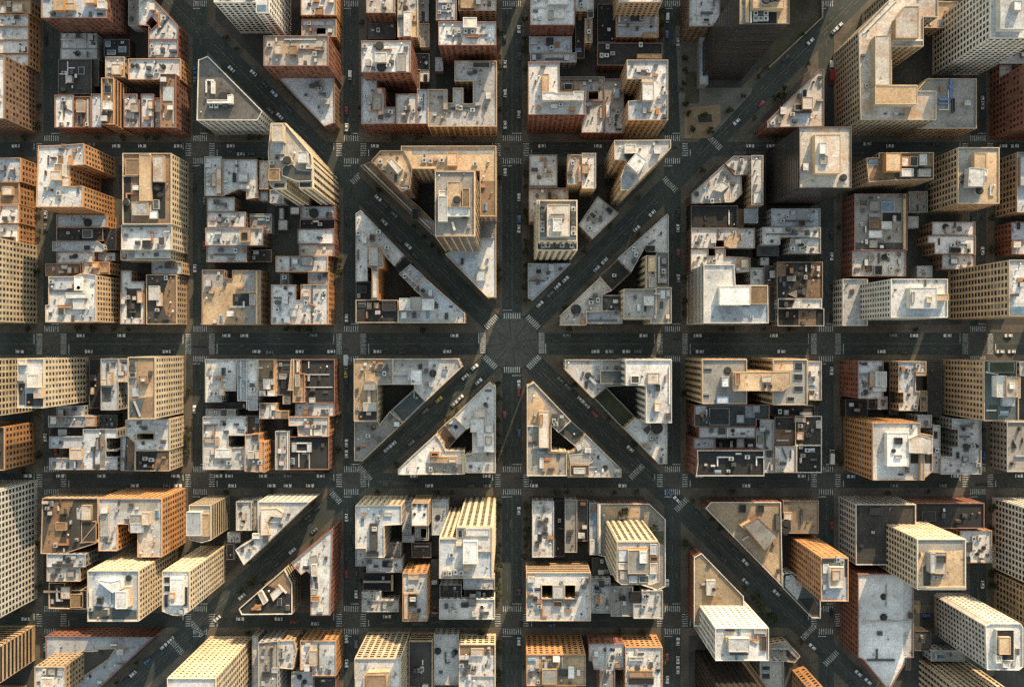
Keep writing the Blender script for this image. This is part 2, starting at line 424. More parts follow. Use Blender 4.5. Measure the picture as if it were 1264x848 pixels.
    if wins[100:]:
        m = MB()
        for pos, ang, sc, _ in wins[100:]:
            u = Vector((math.cos(ang), math.sin(ang), 0)); v = Vector((-math.sin(ang), math.cos(ang), 0))
            m.obox(pos - u * sc[0] / 2 - v * sc[1] / 2 - Vector((0, 0, sc[2] / 2)), u * sc[0], v * sc[1], (0, 0, sc[2]))
        tag(obj('lower_windows', m.mesh('lower_windows', [GLASS]), root), kind='stuff')
    BUILD.append((root, poly, h))
    return root
# ================================================================== ROW 0 (top of the picture)
C('00')
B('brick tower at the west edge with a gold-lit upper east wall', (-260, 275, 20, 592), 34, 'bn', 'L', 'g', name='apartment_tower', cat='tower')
B('low dark-roofed brick building at the north end of the western terrace', (-80, 0, 150, 68), 13, 'or', 'T', 'g', [('p', 60, 20, 110, 60, 3, 'tn', 'R'), ('p', -20, 30, 30, 66, 2, 'tn')])
B('grey-roofed terrace house with a smudged roof just below the dark-roofed one', (-80, 74, 140, 130), 13.4, 'or', 'L', 'g', name='terrace_house', cat='house')
B('pale terrace house second below the dark-roofed one on the west edge', (-80, 133, 140, 198), 12.8, 'or', 'W', 'g', name='terrace_house', cat='house')
B('pale terrace house third below the dark-roofed one, next above the last', (-80, 201, 141, 266), 13.1, 'or', 'W', 'g', name='terrace_house', cat='house')
B('southernmost house of the western terrace, touching the gold-lit tower', (-80, 269, 140, 327), 12.7, 'or', 'L', 'g', name='terrace_house', cat='house')
B('brick apartment block with sunlit penthouse and tall brick south wall at the top edge', (205, -90, 530, 90), 29, 'br', 'U', 'g',
  [('p', 265, -40, 318, 52, 4, 'or', 'T'), ('p', 318, 15, 372, 50, 2.5, 'tn', 'T'), ('p', 485, 6, 525, 42, 2.5, 'wh'), ('p', 420, -20, 470, 16, 4, 'or', 'R')], name='apartment_block', cat='apartment block')
B('low grey shed roof of three strips south of the sunlit brick block', (305, 168, 482, 243), 7, 'gy', 'L', 'n', [('d', 305, 200, 430, 200), ('d', 430, 170, 430, 243)], par=.4)
B('low pale roof with a dark round vent, between strip roofs and dark courtyard', (302, 246, 482, 296), 7.4, 'gy', 'W', 'n', [('c', 382, 265, 1.4, 1.2)], par=.4)
B('low black roof with pale skylights behind the sunlit brick block', (518, 198, 645, 285), 8, 'dk', 'K', 'n', [('k', 525, 205, 550, 235, 'b'), ('k', 590, 232, 628, 262, 'b')], par=.5)
B('dark tarred roof with white pipe frames in the western block', (290, 298, 455, 470), 11, 'dk', 'D', 'n', [('d', 340, 310, 340, 380, .5, 'w'), ('d', 340, 342, 375, 342, .5, 'w'), ('d', 300, 372, 340, 372, .5, 'w'), ('d', 330, 410, 365, 415, .5, 'w'), ('k', 390, 335, 420, 372)])
B('narrow dark lean-to beside the dark tarred roof with pipe frames', (457, 300, 492, 430), 8, 'dk', 'D', 'n', [('d', 470, 320, 470, 425, .5, 'd')], par=.4, clutter=1)
B('small tan roof with stair wells north of the long tan slab', (525, 285, 620, 386), 16, 'tn', 'L', 's', [('p', 555, 320, 600, 372, 2.5, 'tn', 'R'), ('P', [(572, 372), (618, 340), (618, 386), (590, 386)], 1.2, 'tn', 'B')])
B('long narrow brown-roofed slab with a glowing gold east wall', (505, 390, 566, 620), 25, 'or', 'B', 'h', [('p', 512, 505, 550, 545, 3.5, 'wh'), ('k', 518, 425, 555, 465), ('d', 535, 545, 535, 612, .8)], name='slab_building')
B('pale roof at the southwest corner beside the shaded avenue in the west', (272, 475, 365, 636), 15, 'br', 'W', 's', [('d', 322, 510, 322, 585, .6, 'd'), ('d', 322, 540, 360, 560, .6, 'd')], name='rowhouse', cat='house')
B('cluttered brown roof next east of the pale corner roof', (366, 482, 451, 636), 14, 'br', 'B', 's', [('p', 380, 500, 420, 560, 2.2, 'tn', 'G'), ('d', 410, 500, 410, 625, 1, 'd'), ('d', 440, 500, 440, 625, .8, 'm'), ('k', 385, 575, 405, 620)], name='rowhouse', cat='house')
B('grey roof squeezed against the west side of the gold-walled slab', (454, 470, 505, 636), 14.5, 'br', 'U', 's', name='rowhouse', cat='house')
B('white cross-shaped roof just east of the gold-walled slab', ((617, 470), (682, 470), (682, 500), (696, 500), (696, 636), (617, 636)), 15, 'br', 'W', 's', [('p', 650, 515, 690, 560, 2.5, 'bn', 'G'), ('d', 668, 560, 668, 620, 1, 'm')], name='rowhouse', cat='house')
B('white roof with a central dormer between cross-shaped roof and rusty roof', (703, 470, 766, 636), 15.4, 'br', 'W', 's', [('p', 735, 500, 762, 545, 2.2, 'bn', 'R'), ('p', 740, 550, 758, 580, 2, 'gy', 'L')], name='rowhouse', cat='house')
B('rust-stained narrow roof tucked west of the brick corner block', (768, 490, 802, 636), 14, 'br', 'R', 's', [('p', 772, 505, 800, 560, 2, 'or', 'R')], name='rowhouse', cat='house')
B('brick corner block with smooth brown roof and tall east wall', (798, 370, 876, 636), 22, 'br', 'B', 'g', [('k', 812, 435, 862, 505, 'm'), ('d', 865, 440, 865, 620)])
B('pale angled corner roof with a black diamond light well', ((685, -40), (720, -40), (765, 0), (885, 130), (885, 197), (740, 197), (740, 130), (685, 126)), 16, 'br', 'W', 'g', [('d', 785, 165, 845, 85, .6, 'd')], holes=[((755, 82), (787, 118), (755, 150), (727, 116))])
B('small grey roof in the corner behind the diamond-well roof', (640, -40, 683, 128), 11, 'gy', 'G', 'n', par=.4)
B('pale square roof with twin vents just south of the diamond-well roof', (740, 201, 885, 288), 16.4, 'br', 'W', 'g', [('a', 765, 268), ('a', 810, 250), ('d', 770, 275, 815, 275, .7)])
B('broad pale roof with scattered vents above an orange east wall', (640, 294, 900, 397), 17, 'or', 'W', 'g', [('c', 655, 325, 1, 1, 'd'), ('c', 678, 325, 1, 1, 'd'), ('c', 810, 330, 1.2, 1, 'd'), ('a', 740, 340), ('a', 780, 355)])
C('01')
B('triangular office block with bare grey roof and grid of cream windows', ((100, 300), (146, 282), (418, 556), (395, 600), (92, 600)), 33, 'wh', 'Q', 'G',
  [('d', 142, 403, 180, 403, .7, 'w'), ('d', 142, 403, 142, 465, .7, 'w'), ('p', 163, 405, 180, 466, 2, 'wh'), ('P', [(143, 498), (245, 498), (245, 475), (268, 470), (268, 515), (143, 515)], 3, 'wh', 'W'), ('c', 222, 482, 2.4, 1.5, 'gy'), ('a', 165, 528), ('a', 190, 528), ('a', 235, 528)], name='office_block', cat='office building', clutter=3)
C('px')
B('cream office tower with a teal roof pool at the top edge', ((264, -80), (332, -80), (332, 16), (316, 16), (316, 3), (264, 3)), 46, 'wh', 'W', 'G', [('k', 316, 6, 329, 15, 'b')], name='office_tower', cat='tower')
C('01')
B('tan-roofed building with a small brick hut at the top edge by the third avenue', (612, -60, 787, 77), 19, 'or', 'L', 'g', [('p', 683, 40, 720, 75, 2.5, 'br', 'B')])
B('grey lower roof with an orange skylight below the brick-hut roof', (615, 97, 787, 184), 17, 'or', 'U', 'g', [('s', 690, 142, 735, 172, 'T'), ('s', 615, 127, 787, 184, 'G')])
B('brick tower with warm cluttered roof on a white wedge podium', (425, 180, 748, 329), 36, 'br', 'R', 'p', [('p', 480, 222, 515, 270, 2.5, 'tn', 'R'), ('p', 552, 228, 586, 272, 3, 'bn', 'B'), ('d', 600, 245, 720, 245, .8, 'r'), ('p', 680, 235, 725, 252, 1.6, 'bn', 'G'), ('a', 680, 270), ('a', 455, 225), ('d', 530, 200, 690, 200, .5)], name='brick_tower', cat='tower')
B('white triangular podium roof under the warm brick tower', ((480, 372), (779, 372), (779, 612), (727, 630)), 15, 'bn', 'U', 'g', [('a', 690, 420), ('a', 705, 445), ('a', 665, 430), ('p', 680, 405, 722, 450, 1, 'gy', 'G')], clutter=6)
C('02')
B('tan-roofed brick building at the top edge east of the third avenue', (130, -60, 271, 65), 22, 'bn', 'R', 'p')
B('low blue-black flat roof under the tan-roofed brick wall', (142, 118, 276, 195), 8, 'dk', 'N', 'n', par=.4)
B('narrow white-and-gold roof beside a white fence line in the northern block', (286, -60, 386, 186), 18, 'cr', 'W', 's', [('p', 316, 60, 352, 180, 3, 'wh'), ('s', 352, 60, 384, 184, 'T'), ('c', 325, 40, 1.3, 1.5), ('s', 288, -20, 350, 55, 'R')])
B('small grey garage roof next to the narrow alley', (398, 118, 443, 236), 8, 'tn', 'G', 'n', par=.4, clutter=1)
B('grey lean-to roof with a black opening at the top edge by the alley', (390, -40, 440, 108), 8, 'gy', 'G', 'n', [('k', 402, 55, 425, 108)], par=.4, clutter=1)
B('blue-grey roof packed with ventilation ducts at the top edge by the alley', (478, -60, 580, 102), 15, 'bn', 'U', 's', [('p', 490, -20, 555, 15, 2, 'm'), ('d', 500, 60, 560, 60, .9), ('d', 560, 30, 560, 90, .9), ('a', 520, 40), ('a', 540, 30)])
B('gold-lit terrace roof at the top edge on the central avenue', (590, -60, 777, 55), 15, 'tn', 'T', 's', [('p', 600, -10, 668, 42, 3, 'tn', 'T'), ('p', 676, -20, 700, 22, 1.5, 'wh'), ('s', 672, 10, 775, 54, 'R')])
B('tall brick block with pale roof and blank brick south wall on the central avenue', (490, 110, 776, 226), 35, 'br', 'W', 'p', [('p', 612, 88, 680, 138, 3, 'wh', 'R'), ('p', 628, 172, 688, 187, 1.8, 'br', 'B'), ('d', 530, 182, 600, 182, .7, 'd'), ('d', 565, 150, 565, 210, .6, 'd'), ('d', 690, 178, 735, 178, .5, 'd'), ('a', 625, 158), ('a', 660, 160)], name='brick_block')
B('brick block whose white roof carries twin hoods and a tall white penthouse', (105, 205, 351, 361), 37, 'br', 'W', 'p', [('p', 172, 262, 230, 310, 4, 'wh', 'L'), ('c', 195, 232, 2.2, 2), ('p', 215, 222, 248, 245, 1.6, 'm'), ('p', 282, 265, 328, 355, 1.2, 'gy', 'G'), ('d', 200, 250, 260, 250, .8, 'r'), ('a', 255, 310), ('a', 240, 325), ('c', 205, 333, 2.4, 1.2)], name='brick_block')
B('U-shaped grey loft building with a tan gridded south front', ((570, 305), (779, 305), (779, 631), (438, 631), (438, 447), (532, 447), (532, 515), (562, 515), (562, 440), (612, 440), (612, 518), (662, 518), (662, 405), (570, 405)), 23, 'tn', 'L', 'G',
  [('p', 660, 310, 745, 340, 1.5, 'gy', 'D'), ('p', 515, 447, 534, 545, 2, 'tn', 'G'), ('d', 540, 540, 680, 540, .5, 'd'), ('a', 585, 535), ('a', 600, 540), ('s', 440, 447, 530, 628, 'G'), ('a', 660, 550)], name='loft_building')
B('pale L-shaped roof cluttered with rusty plant at the third avenue corner', ((105, 385), (182, 385), (182, 440), (222, 440), (225, 535), (274, 535), (274, 618), (105, 618)), 23, 'br', 'W', 'g', [('p', 160, 470, 205, 550, 2.5, 'bn', 'G'), ('P', [(180, 440), (205, 440), (218, 480), (215, 570), (190, 575)], 2, 'or', 'R'), ('a', 235, 575), ('a', 250, 560), ('s', [(105, 385), (182, 385), (182, 440), (150, 450), (150, 610), (190, 612), (105, 618)], 'U')], name='rowhouse', cat='house')
B('white roof with a long rusty pipe between two grey roofs', (277, 470, 382, 618), 23.6, 'br', 'W', 's', [('d', 330, 505, 330, 612, .9, 'd'), ('a', 320, 540), ('a', 340, 540)], name='rowhouse', cat='house')
B('blue-grey roof with a dotted row of vents beside the gridded loft front', (384, 447, 436, 618), 23.2, 'br', 'U', 's', [('c', 393, 540, 1, 1, 'd'), ('d', 415, 470, 415, 550, .5, 'd')], name='rowhouse', cat='house')
C('03')
B('white sawtooth roof with a brick south wall at the top edge by the central avenue', (140, -60, 361, 126), 26, 'br', 'W', 'p', [('p', 228, -40, 330, 22, 3, 'wh'), ('p', 228, 50, 258, 95, 3, 'gy', 'G'), ('p', 258, 55, 315, 90, 2, 'wh'), ('d', 150, 40, 220, 40, .5), ('k', 310, 20, 340, 60, 'm')])
B('shaded grey flat roof under the brick wall of the sawtooth roof', (135, 183, 346, 262), 11, 'gy', 'U', 's', [('p', 218, 190, 255, 225, 2, 'd', 'D'), ('a', 245, 240)])
B('grey strip roof with a silver fan between shaded roof and white L tower', (140, 265, 369, 312), 11.5, 'gy', 'L', 's', [('p', 310, 275, 332, 300, 1.5, 'w'), ('d', 215, 297, 310, 297, .8, 'd')])
B('pinkish roof at the top edge west of the light alley', (364, -60, 456, 58), 14, 'tn', 'W', 's', [('k', 425, 48, 455, 90)])
B('thin tan block between dark yard and light alley', (412, 95, 448, 214), 14, 'tn', 'T', 's', [('d', 430, 105, 430, 205, .6, 'd')], clutter=2)
B('tan gridded tower mostly above the top edge west of the fifth avenue', (580, -90, 797, 12), 32, 'tn', 'W', 'p', name='brick_tower', cat='tower')
B('shaded double roof with a sunlit wedge below the tan gridded tower', (568, 62, 779, 186), 12, 'or', 'U', 's', [('d', 575, 130, 775, 130, .8, 'gy'), ('p', 640, 70, 695, 105, 1.4, 'd', 'D'), ('a', 695, 95), ('p', 700, 165, 775, 190, 1.5, 'or', 'T')])
B('black rooftop car park behind a red brick wall', (475, 216, 797, 327), 13, 'br', 'K', 's', [('p', 672, 270, 795, 293, 2.5, 'or', 'T'), ('a', 525, 235), ('a', 690, 225), ('a', 550, 268), ('a', 495, 278), ('a', 520, 278)], name='car_park', cat='car park', clutter=0)
B('white L-shaped tower with a red brick south front on the central avenue', ((130, 310), (284, 310), (286, 456), (414, 456), (414, 572), (130, 572)), 40, 'br', 'W', 't', [('P', [(200, 460), (260, 460), (260, 465), (355, 465), (355, 455), (405, 455), (405, 500), (200, 500)], 4, 'wh', 'W'), ('p', 198, 370, 232, 460, 4, 'or', 'T'), ('d', 262, 465, 262, 498, .6, 'd'), ('s', [(170, 500), (405, 500), (405, 565), (170, 565)], 'L')], name='brick_tower', cat='tower')
B('stained grey roof with a black light well beside the white L tower', (290, 385, 510, 500), 16, 'bn', 'G', 's', [('p', 308, 418, 350, 450, 2, 'gy', 'K'), ('p', 355, 405, 382, 450, 2, 'bn', 'B'), ('d', 290, 400, 480, 400, .8, 'd')], holes=[(430, 455, 480, 505 - 8)])
B('streaked grey roof with long bins next to the white L tower', (395, 503, 506, 662), 16.5, 'br', 'L', 's', [('p', 485, 530, 500, 590, 1.5, 'bn', 'T'), ('d', 420, 540, 490, 510, .6, 'd')], name='rowhouse', cat='house')
B('streaked grey roof with a white boat-shaped vent hood', (509, 395, 606, 665), 16.2, 'br', 'G', 's', [('p', 518, 515, 535, 585, 1.4, 'wh'), ('p', 555, 440, 585, 490, 1.5, 'gy', 'U'), ('a', 575, 560), ('s', 510, 560, 604, 662, 'L')], name='rowhouse', cat='house')
B('U-shaped tan tower with white roof opposite the corner park', ((622, 300), (826, 300), (826, 599), (628, 599), (628, 505), (688, 500), (700, 395), (622, 395)), 41, 'tn', 'W', 'p', [('p', 700, 415, 758, 500, 4, 'wh', 'W'), ('p', 695, 385, 755, 412, 2.5, 'tn', 'R'), ('d', 660, 355, 730, 355, .7, 'd'), ('d', 680, 370, 740, 370, .7, 'd'), ('s', [(630, 505), (690, 500), (745, 505), (715, 595), (630, 595)], 'U'), ('s', [(625, 303), (823, 303), (823, 330), (625, 330)], 'U')], name='tan_tower', cat='tower')  # slanted blue-grey section is the penthouse shadow painted on the roof
C('04')
B('pale grey roof with a line of vents at the top edge north of the park', (125, -60, 277, 132), 26, 'bn', 'L', 'g', [('d', 180, 68, 240, 68, 1, 'd'), ('p', 195, 92, 225, 110, 1.2, 'gy', 'K')])
B('dark brown high-rise with strip windows and blue rooftop plant', (375, -75, 623, 121), 88, 'dk', 'T', 'h', [('p', 443, -40, 600, 42, 5, 'tn', 'T'), ('d', 410, -60, 410, 118, 1.4, 'tn'), ('d', 430, -60, 430, 118, .7, 'wh'), ('a', 455, 70), ('a', 480, 70), ('a', 505, 70), ('a', 455, 95), ('a', 480, 95), ('a', 505, 95), ('c', 495, 15, 2.2, 6), ('c', 525, 5, 2.2, 6), ('c', 550, 10, 1.6, 6), ('s', 432, 48, 560, 118, 'K'), ('s', 385, -60, 408, 118, 'G')], name='high_rise', cat='tower', clutter=2)
B('blue glass annex along the west foot of the dark high-rise', (178, 180, 218, 420), 9, 'gy', 'U', 'n', [('k', 186, 235, 206, 355, 'b')], par=.4, clutter=0)
B('triangular brick building with a tan roof and blue patch by the northeast diagonal', ((514, 606), (775, 345), (796, 350), (796, 630), (514, 636)), 23, 'br', 'R', 'g', [('s', 640, 566, 722, 626, 'U'), ('p', 690, 485, 742, 545, 3.5, 'tn', 'R'), ('p', 650, 520, 690, 552, 2, 'gy', 'K'), ('d', 650, 560, 735, 560, 1, 'd'), ('a', 578, 602)], name='corner_building')
C('px')
B('black-walled office tower with a brown roof south of the tan triangle', (987, 157, 1051, 232), 58, 'dk', 'R', 'h', [('p', 1006, 166, 1038, 214, 5, 'tn', 'R'), ('p', 1012, 176, 1021, 190, 7, 'wh'), ('p', 1013, 192, 1022, 203, 6, 'gy', 'G'), ('c', 1042, 219, 1.6, 1.5, 'd')], name='office_tower', cat='tower', clutter=2)
C('05')
B('cream C-shaped tower with a raised gallery around a deep court', ((146, 160), (300, 0), (300, -60), (541, -60), (541, 85), (468, 85), (468, 232), (310, 232), (310, 425), (437, 425), (437, 455), (532, 455), (532, 598), (156, 598)), 37, 'cr', 'R', 'g',
  [('P', [(228, 180), (303, 175), (303, 425), (228, 425)], 6, 'cr', 'R'), ('p', 228, 429, 438, 520, 6.4, 'cr', 'T'), ('P', [(375, 32), (445, 32), (445, 190), (330, 190), (330, 95)], 5, 'tn', 'R'), ('k', 234, 310, 275, 370), ('a', 300, 470), ('d', 165, 170, 330, 5, .5, 'wh'), ('d', 310, 205, 465, 205, .7, 'wh')], name='office_tower', cat='tower')
C('px')
B('white striped tower at the northeast corner with a two-step penthouse', (1223, -25, 1287, 47), 61, 'wh', 'L', 'G', [('p', 1235, -20, 1266, 36, 5, 'wh', 'L'), ('p', 1252, 1, 1262, 13, 8, 'gy', 'W')], name='office_tower', cat='tower')
C('05')
B('dark flat podium with blue pipes at the foot of the white striped tower', ((440, 450), (487, 393), (733, 393), (733, 641), (440, 641)), 22, 'tn', 'G', 'G', [('d', 600, 395, 600, 500, 1, 'p'), ('d', 590, 440, 610, 440, 1.6, 'p'), ('d', 540, 500, 600, 500, 1, 'p'), ('d', 540, 520, 590, 520, .8, 'p'), ('d', 540, 550, 590, 550, .6, 'wh'), ('d', 590, 450, 590, 550, .5, 'wh'), ('p', 612, 490, 626, 560, 1.5, 'd', 'K')], clutter=3)
C('px')
B('red brick tower cut by the east edge below the white striped tower', (1265, 79, 1330, 154), 34, 'br', 'L', 'p', name='brick_tower', cat='tower')
C('05')
B('low pale roof between white striped tower and the red brick tower', (848, 262, 1010, 318), 12, 'gy', 'L', 's')
B('low grey shed in front of the red brick tower at the east edge', (848, 325, 905, 420), 11, 'br', 'G', 's', par=.4)
B('dull tan court building inside the cream C-shaped tower', (455, 10, 640, 140), 14, 'tn', 'T', 's', clutter=5)
# ================================================================== ROW 1
C('10')
B('cream tower at the west edge showing a tall face of paired windows', (-220, 418, -12, 770), 39, 'cr', 'L', 'p', name='apartment_tower', cat='tower')
B('grey-blue roofed brick house at the west edge below the northern cross street', (-140, 85, 86, 185), 17, 'or', 'U', 'g', name='terrace_house', cat='house')
B('brown-roofed brick house second in the short western row', (-140, 188, 80, 280), 16.6, 'or', 'B', 'g', [('p', 10, 205, 50, 240, 2.5, 'tn', 'R')], name='terrace_house', cat='house')
B('pale-roofed brick house third in the short western row', (-140, 283, 78, 358), 17.2, 'or', 'W', 'g', name='terrace_house', cat='house')
B('pale-roofed house with dark stains next to the paired-window tower', (-140, 362, 77, 447), 16.4, 'or', 'W', 'g', [('p', 5, 415, 60, 445, 1.5, 'bn', 'K')], name='terrace_house', cat='house')
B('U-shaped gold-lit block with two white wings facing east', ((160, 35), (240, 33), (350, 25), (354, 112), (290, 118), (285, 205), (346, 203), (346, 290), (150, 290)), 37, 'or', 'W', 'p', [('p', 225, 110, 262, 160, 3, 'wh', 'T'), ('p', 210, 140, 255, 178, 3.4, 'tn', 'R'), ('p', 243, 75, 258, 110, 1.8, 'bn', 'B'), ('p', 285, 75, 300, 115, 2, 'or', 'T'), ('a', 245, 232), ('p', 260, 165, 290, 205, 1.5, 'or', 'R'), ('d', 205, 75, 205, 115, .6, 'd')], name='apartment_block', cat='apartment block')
B('narrow blue-grey roof tucked south of the U-shaped gold-lit block', (236, 324, 447, 374), 12, 'or', 'U', 'g', [('c', 362, 355, 2, .6, 'd')], clutter=2)
B('dark weathered roof with a curved vent below the narrow blue-grey roof', (236, 377, 430, 432), 11, 'bn', 'D', 's', [('c', 320, 418, 1.4, 1, 'd'), ('p', 345, 385, 385, 420, 1.5, 'gy', 'N')])
B('bow-ended grey roof with one black hatch in the western block', ((220, 435), (410, 435), (432, 450), (437, 468), (425, 478), (220, 474)), 11.5, 'gy', 'U', 's', [('k', 350, 450, 378, 472)], clutter=2)
B('flat grey-white roof between the bow-ended roof and the brown roof', (236, 478, 392, 526), 12, 'bn', 'L', 's', [('c', 310, 495, 1.2, 1, 'd')])
B('brown felt roof with two small boxes north of the gold-windowed tower', (190, 528, 337, 579), 13, 'bn', 'B', 's', [('p', 280, 540, 300, 568, 2, 'bn', 'R'), ('p', 308, 540, 326, 568, 2, 'bn', 'G')])
B('rusty clutter-topped low building east of the brown felt roof', (345, 520, 457, 572), 13, 'or', 'R', 's', [('p', 385, 520, 410, 545, 2.5, 'or', 'T'), ('p', 420, 535, 450, 565, 2.5, 'or', 'T')])
B('stepped white-roofed tower with a gold east wall of many windows', ((203, 582), (302, 582), (345, 568), (401, 575), (401, 770), (190, 772), (190, 702), (203, 700)), 30, 'tn', 'W', 't', [('p', 310, 582, 343, 640, 1.5, 'wh'), ('p', 275, 650, 358, 672, 3, 'wh'), ('p', 305, 675, 350, 718, 2.4, 'wh'), ('s', 205, 585, 303, 640, 'U'), ('s', 343, 712, 398, 768, 'U'), ('d', 205, 640, 345, 640, .7, 'd'), ('p', 240, 700, 300, 712, 1.5, 'or', 'T'), ('c', 325, 628, 1.3, 1, 'd'), ('s', 195, 712, 338, 770, 'L')], name='apartment_tower', cat='tower')
B('cream-framed tower roof with sunken plant and narrow courts', (513, 66, 716, 362), 26, 'cr', 'B', 'g', [('p', 583, 72, 632, 265, 2.5, 'tn', 'T'), ('p', 552, 270, 620, 325, 2.5, 'tn', 'L'), ('p', 640, 75, 685, 185, 3, 'tn', 'R'), ('p', 525, 90, 580, 158, 1.6, 'tn', 'B'), ('d', 632, 70, 632, 330, .8, 'cr'), ('d', 515, 162, 582, 162, .8, 'cr'), ('c', 655, 210, 1.7, 1.6, 'd'), ('c', 665, 240, 1.4, 1.2, 'd'), ('p', 640, 260, 665, 300, 1.6, 'gy', 'N'), ('p', 625, 305, 660, 340, 1.4, 'm'), ('c', 525, 270, 1.6, 1.5, 'm'), ('s', 515, 165, 548, 358, 'K'), ('s', 640, 190, 692, 340, 'K')], name='office_block', cat='office building', clutter=3)
B('pale blue roof with one dark box below the cream-framed tower', (508, 366, 719, 469), 24, 'cr', 'W', 'g', [('p', 595, 430, 632, 462, 2, 'd', 'K'), ('a', 575, 440), ('d', 500, 372, 700, 372, .6, 'd')])
B('thin white strip roof with three little cages south of the pale blue roof', (505, 472, 714, 512), 21, 'cr', 'W', 'g', [('p', 565, 470, 712, 505, 1.8, 'wh'), ('a', 600, 490), ('a', 655, 490)])
B('small blue-grey roof above the black triangular rooftop', (636, 520, 762, 570), 13, 'tn', 'U', 's', clutter=3)
B('dark courtyard roof with a brown sunlit triangle and white stair at the second avenue corner', (612, 574, 738, 780), 16, 'tn', 'D', 'g', [('s', [(735, 580), (735, 775), (700, 755), (680, 690), (700, 600)], 'B'), ('p', 622, 620, 665, 680, 2.5, 'wh', 'L'), ('p', 655, 650, 676, 705, 2, 'tn', 'L'), ('d', 622, 650, 660, 650, .6, 'd')])  # brown triangle is sunlight painted on the dark roof
B('grey L-roof with an inset dark deck and an orange hatch', ((507, 557), (550, 557), (550, 602), (604, 602), (604, 780), (503, 780)), 15, 'bn', 'L', 's', [('s', 530, 632, 590, 755, 'D'), ('p', 573, 640, 597, 692, 2, 'or', 'R'), ('c', 540, 712, 1.3, 1, 'd'), ('d', 552, 715, 552, 770, .5, 'd')])
C('11')
B('grey brick-tiled roof at the northwest corner of the second-avenue block', (110, 80, 181, 244), 14, 'gy', 'L', 's', [('p', 158, 130, 180, 235, 1.6, 'or', 'R'), ('p', 138, 150, 158, 205, 1.4, 'bn', 'R')])
B('grey roof with central skylight cluster under the stepped white tower', ((184, 92), (330, 92), (330, 252), (285, 258), (285, 225), (255, 215), (184, 246)), 14.5, 'bn', 'L', 's', [('k', 225, 145, 245, 190), ('p', 250, 150, 290, 185, 1.8, 'gy', 'W'), ('p', 255, 195, 300, 215, 1.6, 'gy', 'L'), ('d', 245, 97, 245, 150, .8), ('k', 280, 150, 295, 182)])
B('pink narrow roof in the gap beside the stepped white tower', (340, 98, 376, 216), 12, 'or', 'R', 's', clutter=2)
B('small pale roof with a square skylight south of the pink narrow roof', (338, 225, 374, 262), 9, 'gy', 'L', 'n', [('k', 345, 232, 366, 255, 'm')], par=.4, clutter=0)
B('small grey roof with one black slot, first below the skylight cluster roof', (120, 250, 236, 309), 13, 'bn', 'L', 's', [('d', 180, 278, 205, 278, .9, 'd')], name='rowhouse', cat='house')
B('white roof dotted with rusty vents, second below the skylight cluster roof', (121, 312, 282, 375), 13.3, 'bn', 'W', 's', [('d', 135, 345, 160, 345, .8, 'r'), ('c', 170, 325, .8, .8, 'd'), ('c', 225, 352, .8, .8, 'd'), ('a', 190, 340), ('a', 205, 350)], name='rowhouse', cat='house')
B('long pale roof carrying a tan walled box, third below the skylight cluster roof', (114, 379, 355, 451), 16, 'bn', 'W', 's', [('p', 256, 388, 298, 436, 2.8, 'tn', 'T'), ('p', 264, 397, 290, 428, 3, 'd', 'K'), ('c', 165, 430, .9, .8, 'd')], name='rowhouse', cat='house')
B('grey roof nearest the alley gap above the tan damp-stained roof', (118, 452, 287, 521), 13, 'bn', 'L', 's', [('d', 150, 490, 240, 490, .6, 'd')], name='rowhouse', cat='house')
B('two small grey sheds joined in the yard beside the alley', (300, 320, 390, 400), 7, 'gy', 'G', 'n', [('d', 300, 330, 390, 330, .5)], par=.35, clutter=3, name='yard_shed', cat='shed')
B('tan damp-stained roof with a dark court slot near the wide middle street', ((100, 554), (194, 554), (194, 590), (226, 590), (226, 556), (346, 556), (346, 783), (98, 783)), 16, 'bn', 'T', 's', [('s', [(104, 558), (192, 558), (192, 620), (104, 640)], 'G'), ('s', [(228, 655), (325, 650), (325, 700), (228, 712)], 'K'), ('s', 278, 705, 325, 778, 'G'), ('d', 330, 560, 330, 780, .8, 'tn'), ('p', 298, 655, 322, 700, 1.4, 'gy', 'G'), ('s', 270, 560, 325, 640, 'G')], name='warehouse')
B('stepped white art-deco tower on the bend of the northwest diagonal', ((388, -60), (446, -60), (556, 70), (562, 118), (562, 212), (506, 212), (506, 186), (452, 168), (452, 214), (398, 214), (384, 200), (376, 60)), 64, 'cr', 'R', 'v', [('p', 392, -56, 438, 15, 6, 'cr', 'R'), ('p', 398, 16, 440, 68, 3, 'gy', 'U'), ('P', [(434, 130), (450, 112), (480, 112), (500, 135), (560, 140), (560, 182), (500, 184), (434, 160)], 2, 'gy', 'D'), ('p', 378, 130, 425, 180, 2.4, 'tn', 'B'), ('k', 400, 190, 446, 210), ('k', 508, 188, 556, 208), ('p', 500, 60, 540, 105, 4, 'wh'), ('c', 460, 100, 2, 4, 'cr'), ('p', 535, 115, 558, 130, 3, 'wh')], name='stepped_tower', cat='tower', clutter=4)
B('low bluish roof at the southwest foot of the stepped white tower', (384, 218, 440, 274), 12, 'gy', 'U', 's', clutter=2)
B('blue-grey roof with a black blob stain just south of the stepped tower', (512, 288, 656, 340), 15, 'br', 'U', 'g', [('c', 565, 315, 2.4, .5, 'd')], clutter=3, name='rowhouse', cat='house')
B('black tarred roof below the black-blob roof on the third avenue', (510, 343, 656, 382), 14, 'br', 'K', 'g', [('d', 565, 352, 590, 352, .8, 'w')], clutter=3, name='rowhouse', cat='house')
B('pale roof half crossed by sunlight above the pinkish narrow roof', (500, 384, 652, 444), 15.4, 'br', 'W', 'g', [('d', 580, 420, 600, 420, .8, 'd')], name='rowhouse', cat='house')
B('pinkish narrow roof touching the long grey roof with ducts', (506, 447, 652, 496), 15, 'br', 'R', 'g', name='rowhouse', cat='house')
